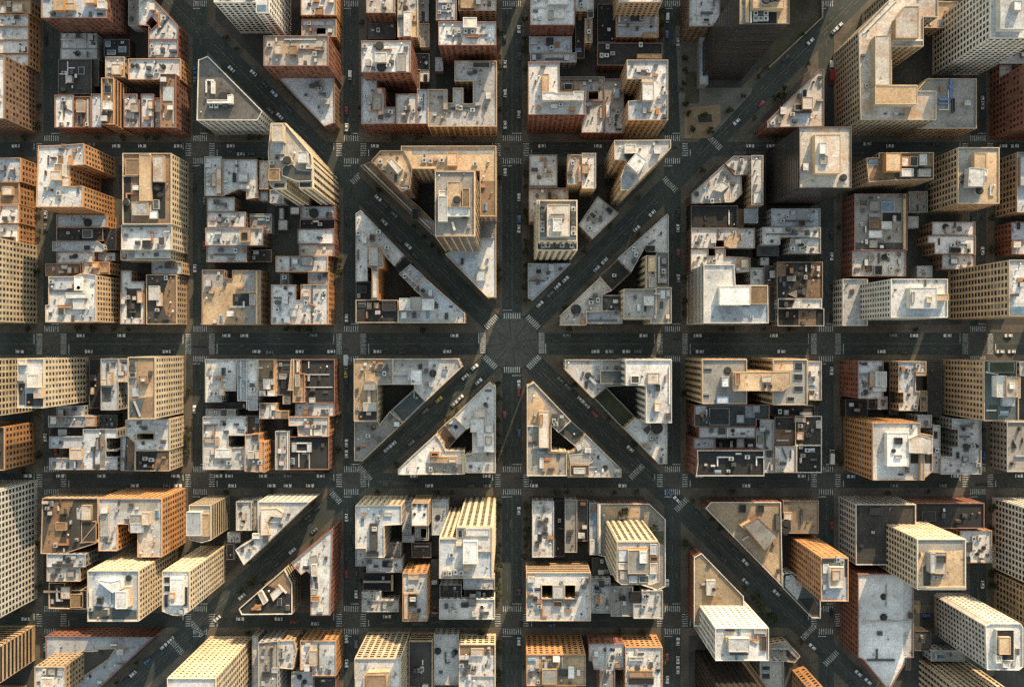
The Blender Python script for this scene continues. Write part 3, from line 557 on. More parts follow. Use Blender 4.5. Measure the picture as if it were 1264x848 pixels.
B('long grey roof with square duct frame and orange brick east end', (408, 497, 624, 561), 17, 'or', 'L', 'g', [('p', 512, 497, 565, 538, 1.6, 'd', 'G'), ('d', 470, 500, 470, 558, .6, 'd'), ('p', 475, 505, 500, 530, 2, 'gy', 'W')], name='rowhouse', cat='house')
B('blue-grey small roof on the third avenue above the corner L-roof', (544, 563, 630, 612), 14, 'or', 'U', 'g', clutter=3)
B('grey L-shaped corner roof with rusty plant beside a dark court', ((389, 616), (492, 616), (492, 680), (513, 680), (513, 615), (628, 615), (628, 781), (389, 781)), 17, 'or', 'W', 'g', [('p', 465, 715, 496, 750, 1.6, 'gy', 'L'), ('d', 562, 618, 562, 778, .6, 'd'), ('a', 535, 690), ('d', 535, 690, 575, 705, .7, 'r'), ('p', 522, 640, 548, 665, 1.6, 'tn', 'R'), ('d', 400, 670, 440, 670, .6, 'd'), ('a', 418, 690), ('a', 415, 720)])
B('tall white shed with two bins in the dark court by the corner L-roof', (428, 570, 462, 630), 11, 'gy', 'L', 'n', [('a', 445, 585), ('a', 445, 605)], par=.4, clutter=0, name='yard_shed', cat='shed')
C('12')
B('sandstone hall with a long gold roof on the northern cross street', ((255, 36), (652, 35), (652, 330), (585, 330), (585, 138), (395, 138), (395, 128), (300, 132), (255, 58)), 40, 'tn', 'T', 'g', [('p', 448, 62, 490, 118, 3, 'or', 'T'), ('d', 290, 128, 400, 128, 1, 'tn'), ('a', 352, 95), ('a', 378, 98), ('a', 425, 95), ('a', 565, 110), ('s', [(565, 182), (645, 182), (645, 325), (580, 325)], 'B'), ('s', [(300, 50), (640, 48), (640, 70), (300, 72)], 'G')], name='sandstone_hall')
B('rounded tan wing with a boxy dormer at the corner of the northwest diagonal', ((130, 98), (168, 55), (265, 55), (282, 85), (300, 130), (290, 215), (258, 226)), 42, 'bn', 'T', 'p', [('P', [(195, 98), (215, 85), (260, 130), (240, 152)], 3.5, 'wh', 'R'), ('a', 168, 100), ('d', 255, 205, 290, 205, .7, 'd')], name='tan_wing')
B('rectangular high-rise with dark finned south face and gold east wall', (397, 141, 562, 411), 88, 'tn', 'G', 'V', [('p', 410, 245, 448, 350, 5, 'wh', 'L'), ('p', 448, 185, 505, 290, 4, 'tn', 'T'), ('P', [(448, 288), (508, 288), (508, 240), (540, 240), (540, 330), (448, 330)], 3, 'wh', 'W'), ('p', 510, 212, 542, 292, 4.4, 'tn', 'B'), ('a', 520, 225), ('a', 525, 265), ('c', 490, 265, 1.7, 5, 'm'), ('c', 520, 320, 1.8, 2, 'd'), ('d', 470, 355, 480, 390, 1, 'wh'), ('p', 412, 222, 448, 244, 3, 'wh', 'R')], name='high_rise', cat='tower', clutter=3)
B('pale wedge podium at the southern tip under the finned high-rise', ((440, 488), (560, 420), (652, 335), (652, 666), (616, 668)), 21, 'tn', 'W', 's', [('s', [(440, 488), (560, 470), (580, 555), (540, 585)], 'U'), ('p', 585, 345, 645, 420, 2, 'gy', 'G'), ('d', 575, 425, 600, 370, 1, 'tn'), ('p', 570, 555, 608, 600, 2, 'gy', 'U'), ('d', 580, 555, 610, 557, .8, 'd')], name='podium')  # blue-grey section paints the shaded part of the podium roof
B('long brown sloping podium edge along the northwest diagonal', ((84, 118), (128, 102), (258, 228), (330, 290), (392, 352), (392, 412)), 15, 'bn', 'B', 's', [('s', [(330, 330), (390, 355), (390, 405)], 'G'), ('d', 100, 115, 380, 385, .7, 'gy'), ('p', 300, 298, 330, 345, 2, 'd', 'K')], name='podium')
B('grey-roofed west corner wing of the triangle southwest of the diagonal', ((65, 318), (86, 305), (265, 490), (226, 537), (182, 492), (160, 455), (114, 455), (114, 545), (114, 600), (65, 602)), 17, 'gy', 'L', 's', [('a', 75, 400), ('d', 76, 470, 76, 515, .8, 'd'), ('p', 122, 405, 145, 432, 1.8, 'bn', 'D'), ('a', 195, 460), ('a', 160, 395)], name='corner_building')
B('tall narrow middle wing with a gold-lit court wall', ((116, 456), (160, 456), (178, 500), (180, 545), (158, 548), (158, 678), (132, 678), (132, 545), (116, 540)), 24, 'or', 'G', 'n', [('p', 120, 460, 155, 535, 2.4, 'gy', 'G'), ('p', 135, 560, 155, 670, 1.5, 'tn', 'L'), ('c', 122, 515, 1, 1, 'w')])
B('low dark yard roof behind the grey west corner wing', (66, 603, 130, 677), 13, 'dk', 'K', 'n', [('p', 75, 620, 110, 650, 1, 'd', 'K')], par=.4, clutter=2)
B('black tarred roof with tan parapet at the triangle southwest corner', (65, 680, 242, 774), 20, 'tn', 'K', 's', [('p', 112, 690, 132, 718, 2, 'bn', 'T'), ('p', 140, 690, 160, 715, 2, 'bn', 'R'), ('p', 175, 685, 230, 725, 1.5, 'd', 'K')], clutter=4)
B('pale blue roof with a row of white penthouses pointing at the plaza', ((243, 775), (243, 725), (345, 668), (308, 635), (350, 584), (522, 735), (522, 775)), 20, 'tn', 'U', 's', [('p', 247, 672, 292, 722, 4, 'wh', 'W'), ('p', 293, 668, 340, 722, 3.4, 'gy', 'G'), ('p', 342, 676, 392, 722, 4, 'wh', 'W'), ('a', 400, 690), ('a', 402, 705), ('c', 345, 640, 1, 1), ('s', [(248, 728), (480, 728), (515, 770), (248, 770)], 'L')], name='corner_building')
B('grey stair-roofed link building between triangle court and diagonal', ((246, 570), (294, 530), (350, 580), (308, 633)), 14, 'gy', 'U', 's', [('d', 265, 562, 325, 615, 1.2, 'gy'), ('a', 270, 580)], clutter=3)
B('low dark link roof beside the grey west corner wing', ((228, 540), (266, 495), (300, 524), (250, 572)), 9, 'dk', 'D', 's', par=.5, clutter=1)
C('13')
B('white-blue roof at the northwest corner next to a dark slot court', (113, 72, 230, 209), 17, 'bn', 'W', 's', [('s', 165, 140, 210, 170, 'R'), ('d', 115, 205, 228, 205, .7, 'd')])
B('pale tan-walled tower wing just east of the dark slot court', (274, 72, 330, 196), 26, 'tn', 'R', 'n', [('p', 320, 115, 332, 185, 2, 'or', 'R'), ('a', 285, 150)], name='tower_wing')
B('white narrow tower wing with stair dormers and brown south wall', (334, 66, 392, 213), 27, 'tn', 'W', 'n', [('p', 335, 110, 362, 150, 2.5, 'or', 'R'), ('d', 350, 105, 350, 170, .8, 'd')], name='tower_wing')
B('pink-roofed strip behind the crown-topped tower', (112, 212, 276, 352), 15, 'or', 'R', 's', [('p', 190, 228, 205, 255, 2, 'd', 'K'), ('p', 210, 240, 232, 262, 2, 'bn', 'B'), ('d', 112, 215, 275, 215, .7, 'd')])
CROWN = B('crown-topped cream tower with a stepped roof and finned south face', (155, 263, 312, 432), 66, 'cr', 'G', 'v', [('p', 188, 280, 282, 412, 7, 'cr', 'R'), ('p', 212, 340, 250, 392, 9, 'wh', 'W'), ('p', 200, 318, 262, 340, 8, 'gy', 'G'), ('s', 158, 415, 310, 430, 'U'), ('a', 298, 300), ('a', 298, 320), ('a', 298, 340), ('a', 298, 360), ('a', 298, 380), ('a', 298, 400), ('a', 168, 285), ('a', 168, 310), ('a', 168, 335), ('a', 168, 360), ('a', 168, 385)], name='crowned_tower', cat='tower', clutter=0)
B(None, (146, 262, 314, 470), 57, 'cr', 'N', 'v', [('a', 170, 452), ('a', 190, 452), ('a', 210, 452), ('a', 230, 452), ('a', 250, 452), ('a', 270, 452), ('a', 290, 452)], name='lower_tier', clutter=0, part_of=CROWN)
B('low teal-grey wedge roof at the southern tip below the crown tower', ((108, 527), (287, 527), (128, 680), (108, 668)), 10, 'gy', 'U', 's', [('k', 140, 550, 165, 570), ('a', 150, 605), ('d', 108, 600, 180, 600, .5, 'd')], name='corner_building')
B('square grey roof turned to follow the northeast diagonal', ((400, 245), (487, 318), (377, 426), (319, 366)), 18, 'bn', 'L', 's', [('P', [(360, 322), (375, 308), (398, 328), (382, 345)], 2.4, 'gy', 'D'), ('a', 366, 380), ('P', [(432, 300), (445, 288), (465, 308), (452, 322)], 2, 'd', 'K'), ('d', 355, 340, 390, 320, .7, 'd')])
B('wedge-shaped cream tower with a turned white penthouse at the northeast bend', ((470, 12), (706, 10), (706, 44), (532, 221), (497, 219), (497, 165), (522, 95), (470, 92)), 50, 'tn', 'W', 't', [('P', [(522, 108), (562, 62), (605, 95), (570, 152)], 5, 'wh', 'W'), ('p', 513, 28, 560, 65, 4, 'wh', 'R'), ('P', [(510, 70), (540, 62), (555, 68), (525, 100)], 2, 'd', 'K'), ('s', [(500, 165), (520, 140), (570, 160), (530, 215), (500, 215)], 'U'), ('s', [(475, 16), (700, 14), (690, 30), (475, 50)], 'L')], name='wedge_tower', cat='tower')
B('tall grey wing with slotted west wall in the northeast triangle', (603, 494, 643, 634), 30, 'cr', 'T', 'v', [('p', 612, 498, 640, 560, 1.5, 'tn', 'T'), ('k', 622, 540, 638, 575), ('p', 615, 585, 638, 628, 1.2, 'gy', 'G')], name='tower_wing')
B('grey-tan double-level roof at the southeast corner of the northeast triangle', ((509, 634), (645, 634), (645, 627), (708, 627), (708, 777), (622, 777), (622, 758), (509, 758)), 29, 'cr', 'G', 'p', [('p', 594, 664, 636, 702, 2.5, 'wh', 'W'), ('k', 662, 640, 682, 675, 'm'), ('d', 643, 630, 643, 750, .7, 'cr'), ('p', 688, 640, 702, 665, 1, 'gy', 'L')])
B('pale triangular roof pointing north beside the fifth avenue', ((485, 505), (690, 320), (696, 328), (696, 480), (610, 478), (598, 458), (541, 562)), 17, 'gy', 'L', 's', [('p', 600, 452, 640, 476, 2, 'd', 'K'), ('a', 560, 490), ('a', 550, 515), ('d', 612, 445, 640, 430, .8, 'd')], name='corner_building')
B('dusty grey roof strip crowded with pipes on the fifth avenue', (646, 483, 696, 624), 18, 'gy', 'G', 's', [('d', 655, 500, 655, 610, .8), ('p', 665, 500, 690, 530, 1.6, 'd', 'G'), ('a', 675, 560), ('p', 660, 585, 690, 608, 1.4, 'gy', 'L')])
B('low brown link roof along the northeast diagonal', ((406, 580), (484, 510), (540, 566), (459, 641)), 10, 'bn', 'B', 's', [('s', [(412, 580), (484, 515), (534, 566), (459, 634)], 'D')], par=.5, clutter=1)
B('gold-lit wedge roof at the western tip of the northeast triangle', ((245, 742), (410, 585), (458, 640), (415, 660), (415, 726), (352, 730), (352, 785), (245, 785)), 17, 'cr', 'R', 's', [('a', 390, 660), ('a', 400, 680), ('a', 372, 690), ('p', 360, 670, 385, 700, 1.2, 'gy', 'V'), ('c', 310, 720, 2.6, .4, 'bn')], name='corner_building')  # warm roof tone paints tan sunlight on a grey roof
B('bluish strip roof with vents next to the gold-lit wedge roof', (352, 728, 502, 778), 15, 'cr', 'U', 's', [('a', 475, 735), ('d', 360, 765, 480, 765, .6, 'd')])
B('dark square roof between gold-lit wedge and grey-tan corner roof', (418, 660, 507, 725), 17, 'gy', 'D', 's', [('a', 480, 715)], clutter=3)
C('14')
B('angled grey roof with a white kite-shaped dormer by the northeast bend', ((114, 236), (250, 112), (292, 158), (322, 160), (326, 236), (290, 270), (115, 276)), 15, 'bn', 'L', 's', [('P', [(205, 220), (240, 182), (275, 200), (240, 228)], 2.6, 'wh', 'W'), ('P', [(250, 240), (275, 200), (278, 270), (255, 270)], 2, 'wh', 'R'), ('a', 180, 250), ('a', 200, 265)], name='corner_building')
B('pinkish roof with a soot patch against the northern cross street', ((255, 108), (290, 78), (364, 78), (364, 155), (296, 157)), 16, 'bn', 'W', 's', [('P', [(270, 120), (300, 140), (290, 152)], 1, 'bn', 'D')], clutter=3)
B('slim white slab roof with a grey tail beside the pinkish roof', (365, 75, 414, 282), 21, 'tn', 'W', 's', [('s', 372, 225, 407, 278, 'G'), ('p', 374, 228, 405, 276, 1, 'gy', 'L')])
B('black roof marked with a pale broken ring and vents', (112, 285, 306, 378), 13, 'dk', 'K', 's', [('c', 178, 340, .7, .6, 'w'), ('c', 172, 358, .7, .6, 'w'), ('c', 215, 365, .7, .6, 'w'), ('d', 270, 305, 270, 365, .5, 'w'), ('c', 190, 372, .7, .6, 'w'), ('c', 180, 322, .7, .6, 'w')], clutter=2)
B('small square blue roof in the yard east of the black ringed roof', (335, 298, 392, 358), 10, 'gy', 'U', 'n', par=.4, clutter=0)
B('pale roof with a square light well and a tan diagonal dormer', (113, 380, 379, 463), 15, 'bn', 'W', 's', [('P', [(255, 455), (275, 405), (290, 405), (272, 460)], 2, 'tn', 'T'), ('s', [(290, 388), (318, 388), (318, 458), (275, 458)], 'R'), ('a', 155, 415), ('d', 225, 385, 225, 425, .6, 'd')], holes=[(215, 430, 251, 462 - 4)])
B('pinkish roof with a rusty corner behind the striped white tower', ((112, 468), (184, 468), (184, 496), (214, 496), (214, 468), (256, 468), (256, 498), (330, 500), (360, 505), (360, 562), (296, 566), (292, 535), (112, 560)), 15.5, 'bn', 'W', 's', [('s', [(300, 505), (356, 508), (356, 556), (300, 560)], 'R'), ('p', 322, 510, 350, 545, 1.2, 'or', 'R'), ('a', 210, 515), ('a', 195, 520)])
B('striped white tower with a two-level pale roof on the fifth avenue', ((166, 532), (293, 532), (298, 618), (434, 618), (436, 776), (166, 776)), 45, 'wh', 'W', 'h', [('p', 232, 622, 360, 700, 4, 'wh', 'W'), ('p', 362, 620, 433, 696, 3, 'tn', 'B'), ('a', 275, 660), ('a', 295, 672), ('s', [(210, 705), (434, 705), (434, 770), (190, 770)], 'U'), ('s', 170, 536, 290, 560, 'L'), ('d', 325, 703, 355, 703, 1, 'd')], name='striped_tower', cat='tower', clutter=2)  # blue-grey section below the penthouses paints their shade
B('stained grey roof with a dark yard beside the striped white tower', (361, 545, 414, 616), 14, 'gy', 'L', 's', [('d', 375, 560, 395, 600, .6, 'd')], clutter=3)
B('blue-tinted shaded roof at the north end of the sixth avenue row', (448, 298, 653, 373), 14, 'gy', 'U', 's', [('p', 570, 345, 590, 368, 1.5, 'bn', 'D'), ('d', 500, 350, 620, 350, .6, 'd')])
B('white bracket-shaped roof second from the north in the sixth avenue row', ((411, 376), (655, 376), (655, 418), (485, 415), (485, 448), (411, 448)), 18, 'gy', 'W', 's', [('d', 425, 405, 560, 405, .6, 'd'), ('a', 520, 385), ('a', 600, 398), ('a', 545, 395)])
B('white roof with a vent cluster nested against the bracket-shaped roof', ((530, 421), (655, 420), (655, 484), (520, 484)), 17, 'gy', 'W', 's', [('c', 578, 450, 1.2, 1, 'd'), ('a', 590, 460), ('a', 575, 465), ('s', [(630, 480), (652, 440), (652, 480)], 'R')])
B('low dark slate roof strip in the yard by the bracket-shaped roof', (388, 450, 480, 496), 9, 'dk', 'N', 'n', par=.4, clutter=1)
B('small white hut roof inside the dark yard', (403, 503, 438, 534), 8, 'gy', 'L', 'n', par=.3, clutter=0, name='yard_shed', cat='shed')
B('black roof strewn with fans between two brown sunlit patches', (472, 521, 663, 673), 14, 'bn', 'K', 's', [('s', [(615, 523), (660, 523), (660, 580), (612, 580)], 'B'), ('s', [(600, 595), (658, 592), (658, 668), (592, 668)], 'B'), ('s', [(475, 525), (508, 525), (508, 580), (475, 582)], 'B'), ('c', 578, 545, 1, .8, 'w'), ('c', 572, 572, 1, .8, 'w'), ('c', 580, 620, 1, .8, 'w'), ('c', 575, 645, 1, .8, 'w'), ('p', 515, 580, 550, 600, 1.4, 'gy', 'G'), ('P', [(520, 655), (555, 640), (555, 672)], 1.4, 'gy', 'G')])  # brown sections are sunlit patches painted on the black roof
B('long white ridge roof with a dark flank near the wide middle street', (476, 676, 660, 714), 14.5, 'wh', 'W', 's', [('s', 478, 678, 548, 712, 'K'), ('P', [(550, 680), (575, 676), (575, 714), (535, 714)], 2.4, 'wh', 'W')], clutter=2)
B('dark roof with a brown square and white ring at the sixth avenue corner', (475, 716, 669, 788), 13, 'gy', 'K', 's', [('s', 562, 722, 635, 784, 'B'), ('c', 585, 738, .9, .8, 'w'), ('c', 610, 735, .9, .8, 'w'), ('c', 535, 735, 1, .6, 'm')], clutter=4)
C('15')
B('tan tower with an orange penthouse and four rooftop boxes', ((155, 86), (207, 84), (207, 64), (436, 63), (436, 173), (272, 178), (165, 186)), 31, 'tn', 'B', 't', [('p', 237, 64, 300, 140, 5, 'or', 'T'), ('p', 303, 80, 332, 120, 2.4, 'or', 'R'), ('p', 336, 80, 370, 120, 2.4, 'gy', 'D'), ('p', 378, 70, 408, 115, 2.8, 'wh', 'L'), ('p', 303, 130, 352, 162, 2.8, 'wh', 'W'), ('p', 375, 132, 425, 162, 2.4, 'gy', 'G'), ('s', 272, 122, 432, 170, 'D'), ('s', [(158, 90), (205, 90), (170, 150), (164, 180)], 'T')], name='apartment_tower', cat='tower', clutter=1)
B('tower with a half-grey half-orange roof and chequered west wall', (538, 42, 711, 276), 37, 'tn', 'G', 'G', [('s', [(638, 200), (660, 180), (660, 60), (706, 60), (706, 270), (632, 270)], 'T'), ('p', 607, 65, 658, 132, 4, 'tn', 'T'), ('P', [(580, 205), (585, 125), (650, 130), (650, 205)], 5, 'gy', 'L'), ('c', 628, 222, 2, 2, 'm'), ('p', 645, 135, 662, 160, 2.4, 'wh'), ('c', 560, 160, 1, .8, 'w'), ('c', 558, 185, 1, .8, 'w')], name='apartment_tower', cat='tower', clutter=2)
B('tower cut by the east edge with a bluish roof and gridded west wall', (786, 62, 960, 312), 22, 'tn', 'U', 'G', [('p', 800, 80, 880, 200, 3, 'gy', 'U')], name='apartment_tower', cat='tower')
B('dark dusty roof with blue and white skylights on the sixth avenue', (105, 236, 325, 472), 18, 'br', 'G', 's', [('k', 218, 268, 272, 312, 'b'), ('p', 170, 268, 208, 305, 1.6, 'gy', 'G'), ('p', 218, 352, 260, 382, 1.6, 'w', 'W'), ('p', 165, 388, 222, 420, 1.8, 'gy', 'L'), ('p', 165, 340, 215, 382, 1.6, 'bn', 'B'), ('s', 222, 315, 300, 350, 'K'), ('d', 310, 240, 310, 468, 1.2, 'tn'), ('p', 165, 318, 210, 332, 1.4, 'gy', 'U'), ('p', 168, 430, 200, 460, 1.4, 'gy', 'G'), ('s', 108, 440, 320, 470, 'D')], name='warehouse')
B('worn white roof with black stains south of the dark dusty roof', (95, 474, 320, 580), 16, 'br', 'W', 's', [('p', 155, 535, 178, 562, 1.4, 'd', 'K'), ('p', 188, 535, 222, 575, 1.2, 'gy', 'K'), ('d', 205, 485, 205, 525, 1, 'd'), ('c', 235, 500, 1.6, .5, 'd'), ('p', 165, 490, 190, 515, 1, 'gy', 'G')])
B('low grey roof behind the orange-penthouse tan tower', (332, 226, 410, 312), 10, 'gy', 'G', 's', clutter=3)
B('little grey garage in the alley by the low grey roof', (330, 330, 372, 378), 7, 'gy', 'L', 'n', par=.3, clutter=0, name='yard_shed', cat='shed')
B('white roof nearest the chequered tower on the seventh avenue', (430, 353, 610, 409), 15, 'bn', 'W', 's', [('c', 492, 372, 1.6, .5, 'd')], name='rowhouse', cat='house')
B('white notched roof second in the seventh avenue terrace', ((412, 411), (612, 411), (612, 487), (440, 487), (440, 441), (412, 441)), 15.4, 'bn', 'W', 's', [('p', 505, 460, 550, 482, 1.4, 'd', 'K'), ('a', 515, 450)], name='rowhouse', cat='house')
B('white roof with one black-framed hatch, last in the seventh avenue terrace', (472, 489, 610, 551), 14, 'bn', 'L', 's', [('p', 507, 505, 540, 530, 1.6, 'd', 'W')], name='rowhouse', cat='house')
B('low grey roof in the yard behind the seventh avenue terrace', (366, 537, 430, 585), 8, 'gy', 'L', 'n', par=.4, clutter=1)
B('grey courtyard roof at the east edge above the big tan tower', (762, 354, 900, 430), 16, 'br', 'U', 's', clutter=4)
B('shaded grey roof just above the big tan tower at the east edge', (764, 433, 900, 488), 16.5, 'br', 'L', 's', clutter=4)
B('white tower lying west with a long ribbon of windows and blocky penthouse', (258, 592, 495, 753), 53, 'wh', 'W', 't', [('p', 338, 628, 450, 715, 5, 'wh', 'W'), ('p', 345, 645, 358, 690, 5.6, 'gy', 'G'), ('p', 428, 655, 500, 682, 4, 'tn', 'T'), ('p', 408, 665, 432, 690, 6, 'cr', 'R'), ('s', [(262, 596), (340, 596), (320, 640), (275, 650)], 'L'), ('s', [(345, 718), (490, 718), (490, 748), (320, 748)], 'U'), ('d', 400, 585, 400, 625, .6, 'd')], name='apartment_tower', cat='tower', clutter=1)  # blue-grey section south of the penthouse is its painted shadow
B('narrow grey house against the west end of the white ribbon tower', (56, 592, 160, 786), 15, 'wh', 'L', 'G', clutter=2)
C('px')
B('big tan tower at the east edge with a long gridded wall and blue glass bay', (1246, 321, 1312, 390), 62, 'tn', 'L', 'G', [('k', 1248, 378, 1310, 388, 'b'), ('s', 1250, 330, 1310, 375, 'W')], name='apartment_tower', cat='tower')
# ================================================================== ROW 2
C('20')
B('yellow tower half hidden behind the blue-roofed tower at the west edge', (-220, 168, -32, 440), 41, 'cr', 'L', 'G', name='apartment_tower', cat='tower')
B('blue-roofed tower with a long pale-gold windowed east face by the wide middle street', (83, 166, 208, 399), 48, 'cr', 'U', 'p', [('p', 128, 240, 182, 302, 4, 'wh', 'R'), ('p', 160, 300, 200, 352, 3, 'tn', 'R'), ('s', 84, 275, 120, 385, 'N'), ('s', 120, 172, 205, 235, 'W'), ('s', 125, 330, 160, 390, 'K'), ('p', 88, 168, 122, 195, 2, 'cr', 'R'), ('a', 175, 345), ('s', 160, 355, 205, 390, 'D')], name='apartment_tower', cat='tower', clutter=3)
B('low blue sunken roof at the south foot of the blue-roofed tower', (268, 388, 402, 436), 9, 'gy', 'U', 's', par=.5, clutter=3)
B('orange-lit building with shaded flank at the southwest avenue corner', (-220, 490, 20, 695), 30, 'or', 'D', 'p', name='apartment_block', cat='apartment block')
B('long grey roof with a lit brick dormer at its east end', (230, 438, 456, 489), 13, 'gy', 'U', 's', [('p', 406, 442, 452, 486, 2.4, 'or', 'R'), ('a', 320, 460)], clutter=4)
B('low dark strip roof with a white skylight between two grey slabs', (236, 493, 395, 533), 9, 'dk', 'K', 'n', [('k', 275, 500, 318, 530, 'm')], par=.4, clutter=1)
B('grey U-shaped roof wrapped around a black court with a tan stair house', ((234, 536), (395, 536), (395, 500), (557, 500), (557, 542), (505, 542), (505, 598), (557, 598), (557, 604), (503, 604), (503, 632), (557, 632), (557, 692), (234, 692), (234, 638), (330, 638), (330, 590), (234, 590)), 15, 'gy', 'U', 's', [('p', 330, 595, 388, 645, 2.4, 'tn', 'R'), ('p', 455, 540, 470, 600, 1.6, 'd', 'G'), ('d', 450, 600, 450, 685, .7, 'd'), ('s', 475, 500, 500, 685, 'G')])
B('blue-grey slab roof with a tan chimney cluster by the dark western yard', (480, 165, 562, 409), 17, 'gy', 'U', 's', [('p', 508, 228, 530, 292, 3, 'tn', 'R'), ('p', 480, 262, 508, 292, 2, 'tn', 'R'), ('d', 516, 205, 516, 235, 1, 'd'), ('s', 484, 300, 530, 370, 'N')], clutter=3)
B('small pale roof between blue-grey slab and orange-roofed tower', (565, 165, 608, 275), 16, 'tn', 'L', 's', [('p', 558, 250, 590, 275, 2, 'tn', 'R')], clutter=3)
B('low blue recess roof next to the orange-roofed tower', (566, 278, 607, 332), 9, 'gy', 'U', 'n', par=.4, clutter=0)
B('orange-brown roofed tower with a gold windowed east wall at the second avenue', (609, 158, 737, 451), 40, 'cr', 'B', 'p', [('s', [(655, 165), (730, 165), (730, 345), (655, 352)], 'T'), ('p', 658, 246, 700, 282, 2.6, 'bn', 'B'), ('p', 668, 252, 690, 274, 3.2, 'tn', 'L'), ('s', [(612, 365), (690, 350), (665, 440), (612, 445)], 'N'), ('k', 628, 305, 660, 345, 'm'), ('s', 612, 170, 650, 350, 'G'), ('p', 614, 230, 645, 255, 1.6, 'gy', 'D'), ('a', 628, 185), ('a', 632, 215), ('d', 640, 365, 670, 440, .8, 'm')], name='apartment_tower', cat='tower', clutter=2)
B('pale roof with a black slot south of the orange-roofed tower', ((598, 455), (690, 452), (806, 452), (806, 600), (643, 600), (643, 566), (598, 525)), 21, 'cr', 'W', 'p', [('p', 720, 455, 800, 480, 1, 'gy', 'U'), ('a', 685, 495), ('a', 775, 560)], holes=[(650, 520, 732, 550)])
B('dark corner roof with a brown sunlit corner and fire escapes', (642, 603, 806, 698), 20, 'cr', 'K', 'p', [('s', [(750, 612), (800, 608), (800, 692), (730, 692)], 'B'), ('a', 690, 640), ('a', 720, 645), ('d', 680, 678, 735, 678, .8, 'd')])  # brown corner is painted sunlight, the roof itself is dark
B('grey and brown split roof west of the dark corner roof', ((575, 533), (640, 533), (640, 697), (575, 697)), 14, 'gy', 'D', 's', [('s', [(578, 536), (600, 536), (590, 695), (578, 695)], 'U'), ('s', 605, 545, 638, 690, 'B')], clutter=3)
C('21')
B('big pale grey roof with rust streaks on the second avenue and the wide street', ((128, 168), (274, 168), (274, 318), (205, 318), (205, 371), (128, 371)), 14, 'gy', 'W', 's', [('p', 205, 208, 222, 245, 1.6, 'd', 'D'), ('p', 192, 305, 218, 340, 1.8, 'tn', 'R'), ('d', 210, 250, 210, 300, .8, 'tn'), ('a', 180, 330), ('s', 222, 240, 270, 316, 'L')])
B('blue-grey ribbed roof next to the big pale grey roof', ((277, 168), (376, 168), (376, 410), (333, 410), (333, 366), (282, 366)), 14.4, 'gy', 'U', 's', [('d', 300, 175, 300, 360, .6, 'm'), ('d', 328, 175, 328, 405, .6, 'gy'), ('s', 330, 172, 374, 340, 'W'), ('a', 350, 290), ('a', 355, 310)])
B('brown gravel roof with four white boxes on the wide middle street', (379, 168, 466, 342), 14, 'tn', 'B', 's', [('p', 404, 262, 436, 310, 2, 'wh', 'L'), ('p', 440, 262, 457, 288, 1.6, 'wh', 'R'), ('p', 425, 316, 458, 342, 1.6, 'wh', 'W'), ('p', 433, 222, 452, 255, 1.6, 'd', 'K'), ('d', 368, 208, 404, 208, .8), ('d', 460, 172, 460, 340, 1, 'or')], clutter=3)
B('dark narrow roof with metal ducts between brown gravel and tan strip roofs', (472, 172, 536, 338), 11, 'bn', 'D', 's', [('p', 480, 238, 514, 262, 1.6, 'm', 'G'), ('p', 492, 262, 512, 305, 1.4, 'd', 'K')], clutter=3)
B('slender tan strip roof widening to an orange box', ((537, 168), (548, 168), (548, 250), (545, 315), (523, 315), (530, 260)), 16, 'tn', 'T', 's', clutter=1)
B('brown and orange stepped roof beside the big black roof', ((550, 168), (578, 168), (578, 235), (600, 235), (600, 372), (545, 372)), 16, 'or', 'B', 's', [('s', 550, 302, 598, 370, 'T'), ('p', 555, 240, 576, 298, 2, 'tn', 'G'), ('p', 562, 172, 576, 230, 1, 'gy', 'L')], clutter=3)
B('big black tar roof edged in white on the third avenue', (580, 168, 743, 375), 13, 'br', 'K', 'g', [('d', 600, 300, 735, 300, .4, 'w'), ('d', 605, 240, 720, 240, .35, 'w'), ('d', 622, 178, 622, 210, .4, 'w'), ('p', 622, 350, 650, 375, 1.6, 'gy', 'L')], clutter=6)
B('low grey shed row in the dark strip below the big pale grey roof', (132, 405, 272, 438), 10, 'gy', 'L', 's', [('p', 232, 408, 270, 436, 1.2, 'gy', 'G'), ('p', 205, 410, 225, 436, 1, 'd', 'D')], clutter=2)
B('dark grey low roof filling the gap below the blue-grey ribbed roof', (134, 374, 380, 403), 6, 'dk', 'D', 'n', par=.3, clutter=2)
B('broad pale roof with a black court and lattice hatch at the second avenue corner', ((117, 441), (318, 441), (318, 530), (237, 530), (237, 588), (318, 588), (318, 692), (117, 692)), 15, 'gy', 'W', 's', [('p', 174, 595, 250, 636, 2, 'wh', 'L'), ('p', 124, 538, 174, 566, 1, 'bn', 'G'), ('p', 174, 535, 192, 576, 1.6, 'tn', 'R'), ('c', 215, 478, .9, .8, 'd')])
B('brown-edged roof east of the broad pale roof', ((321, 436), (388, 436), (388, 520), (321, 526)), 11, 'bn', 'D', 's', clutter=3)
B('tan patchwork roof of small flats in the block centre', ((386, 376), (466, 376), (466, 412), (526, 412), (526, 450), (386, 450)), 13, 'tn', 'L', 's', [('p', 462, 414, 490, 448, 1.5, 'tn', 'R'), ('p', 492, 414, 522, 448, 1.6, 'bn', 'B'), ('p', 392, 380, 415, 405, 1.6, 'd', 'K'), ('p', 440, 382, 464, 410, 1.4, 'tn', 'L')], clutter=3)
B('white tan-edged hut in the block centre', (498, 344, 533, 380), 12, 'tn', 'R', 'n', par=.5, clutter=0, name='yard_shed', cat='shed')
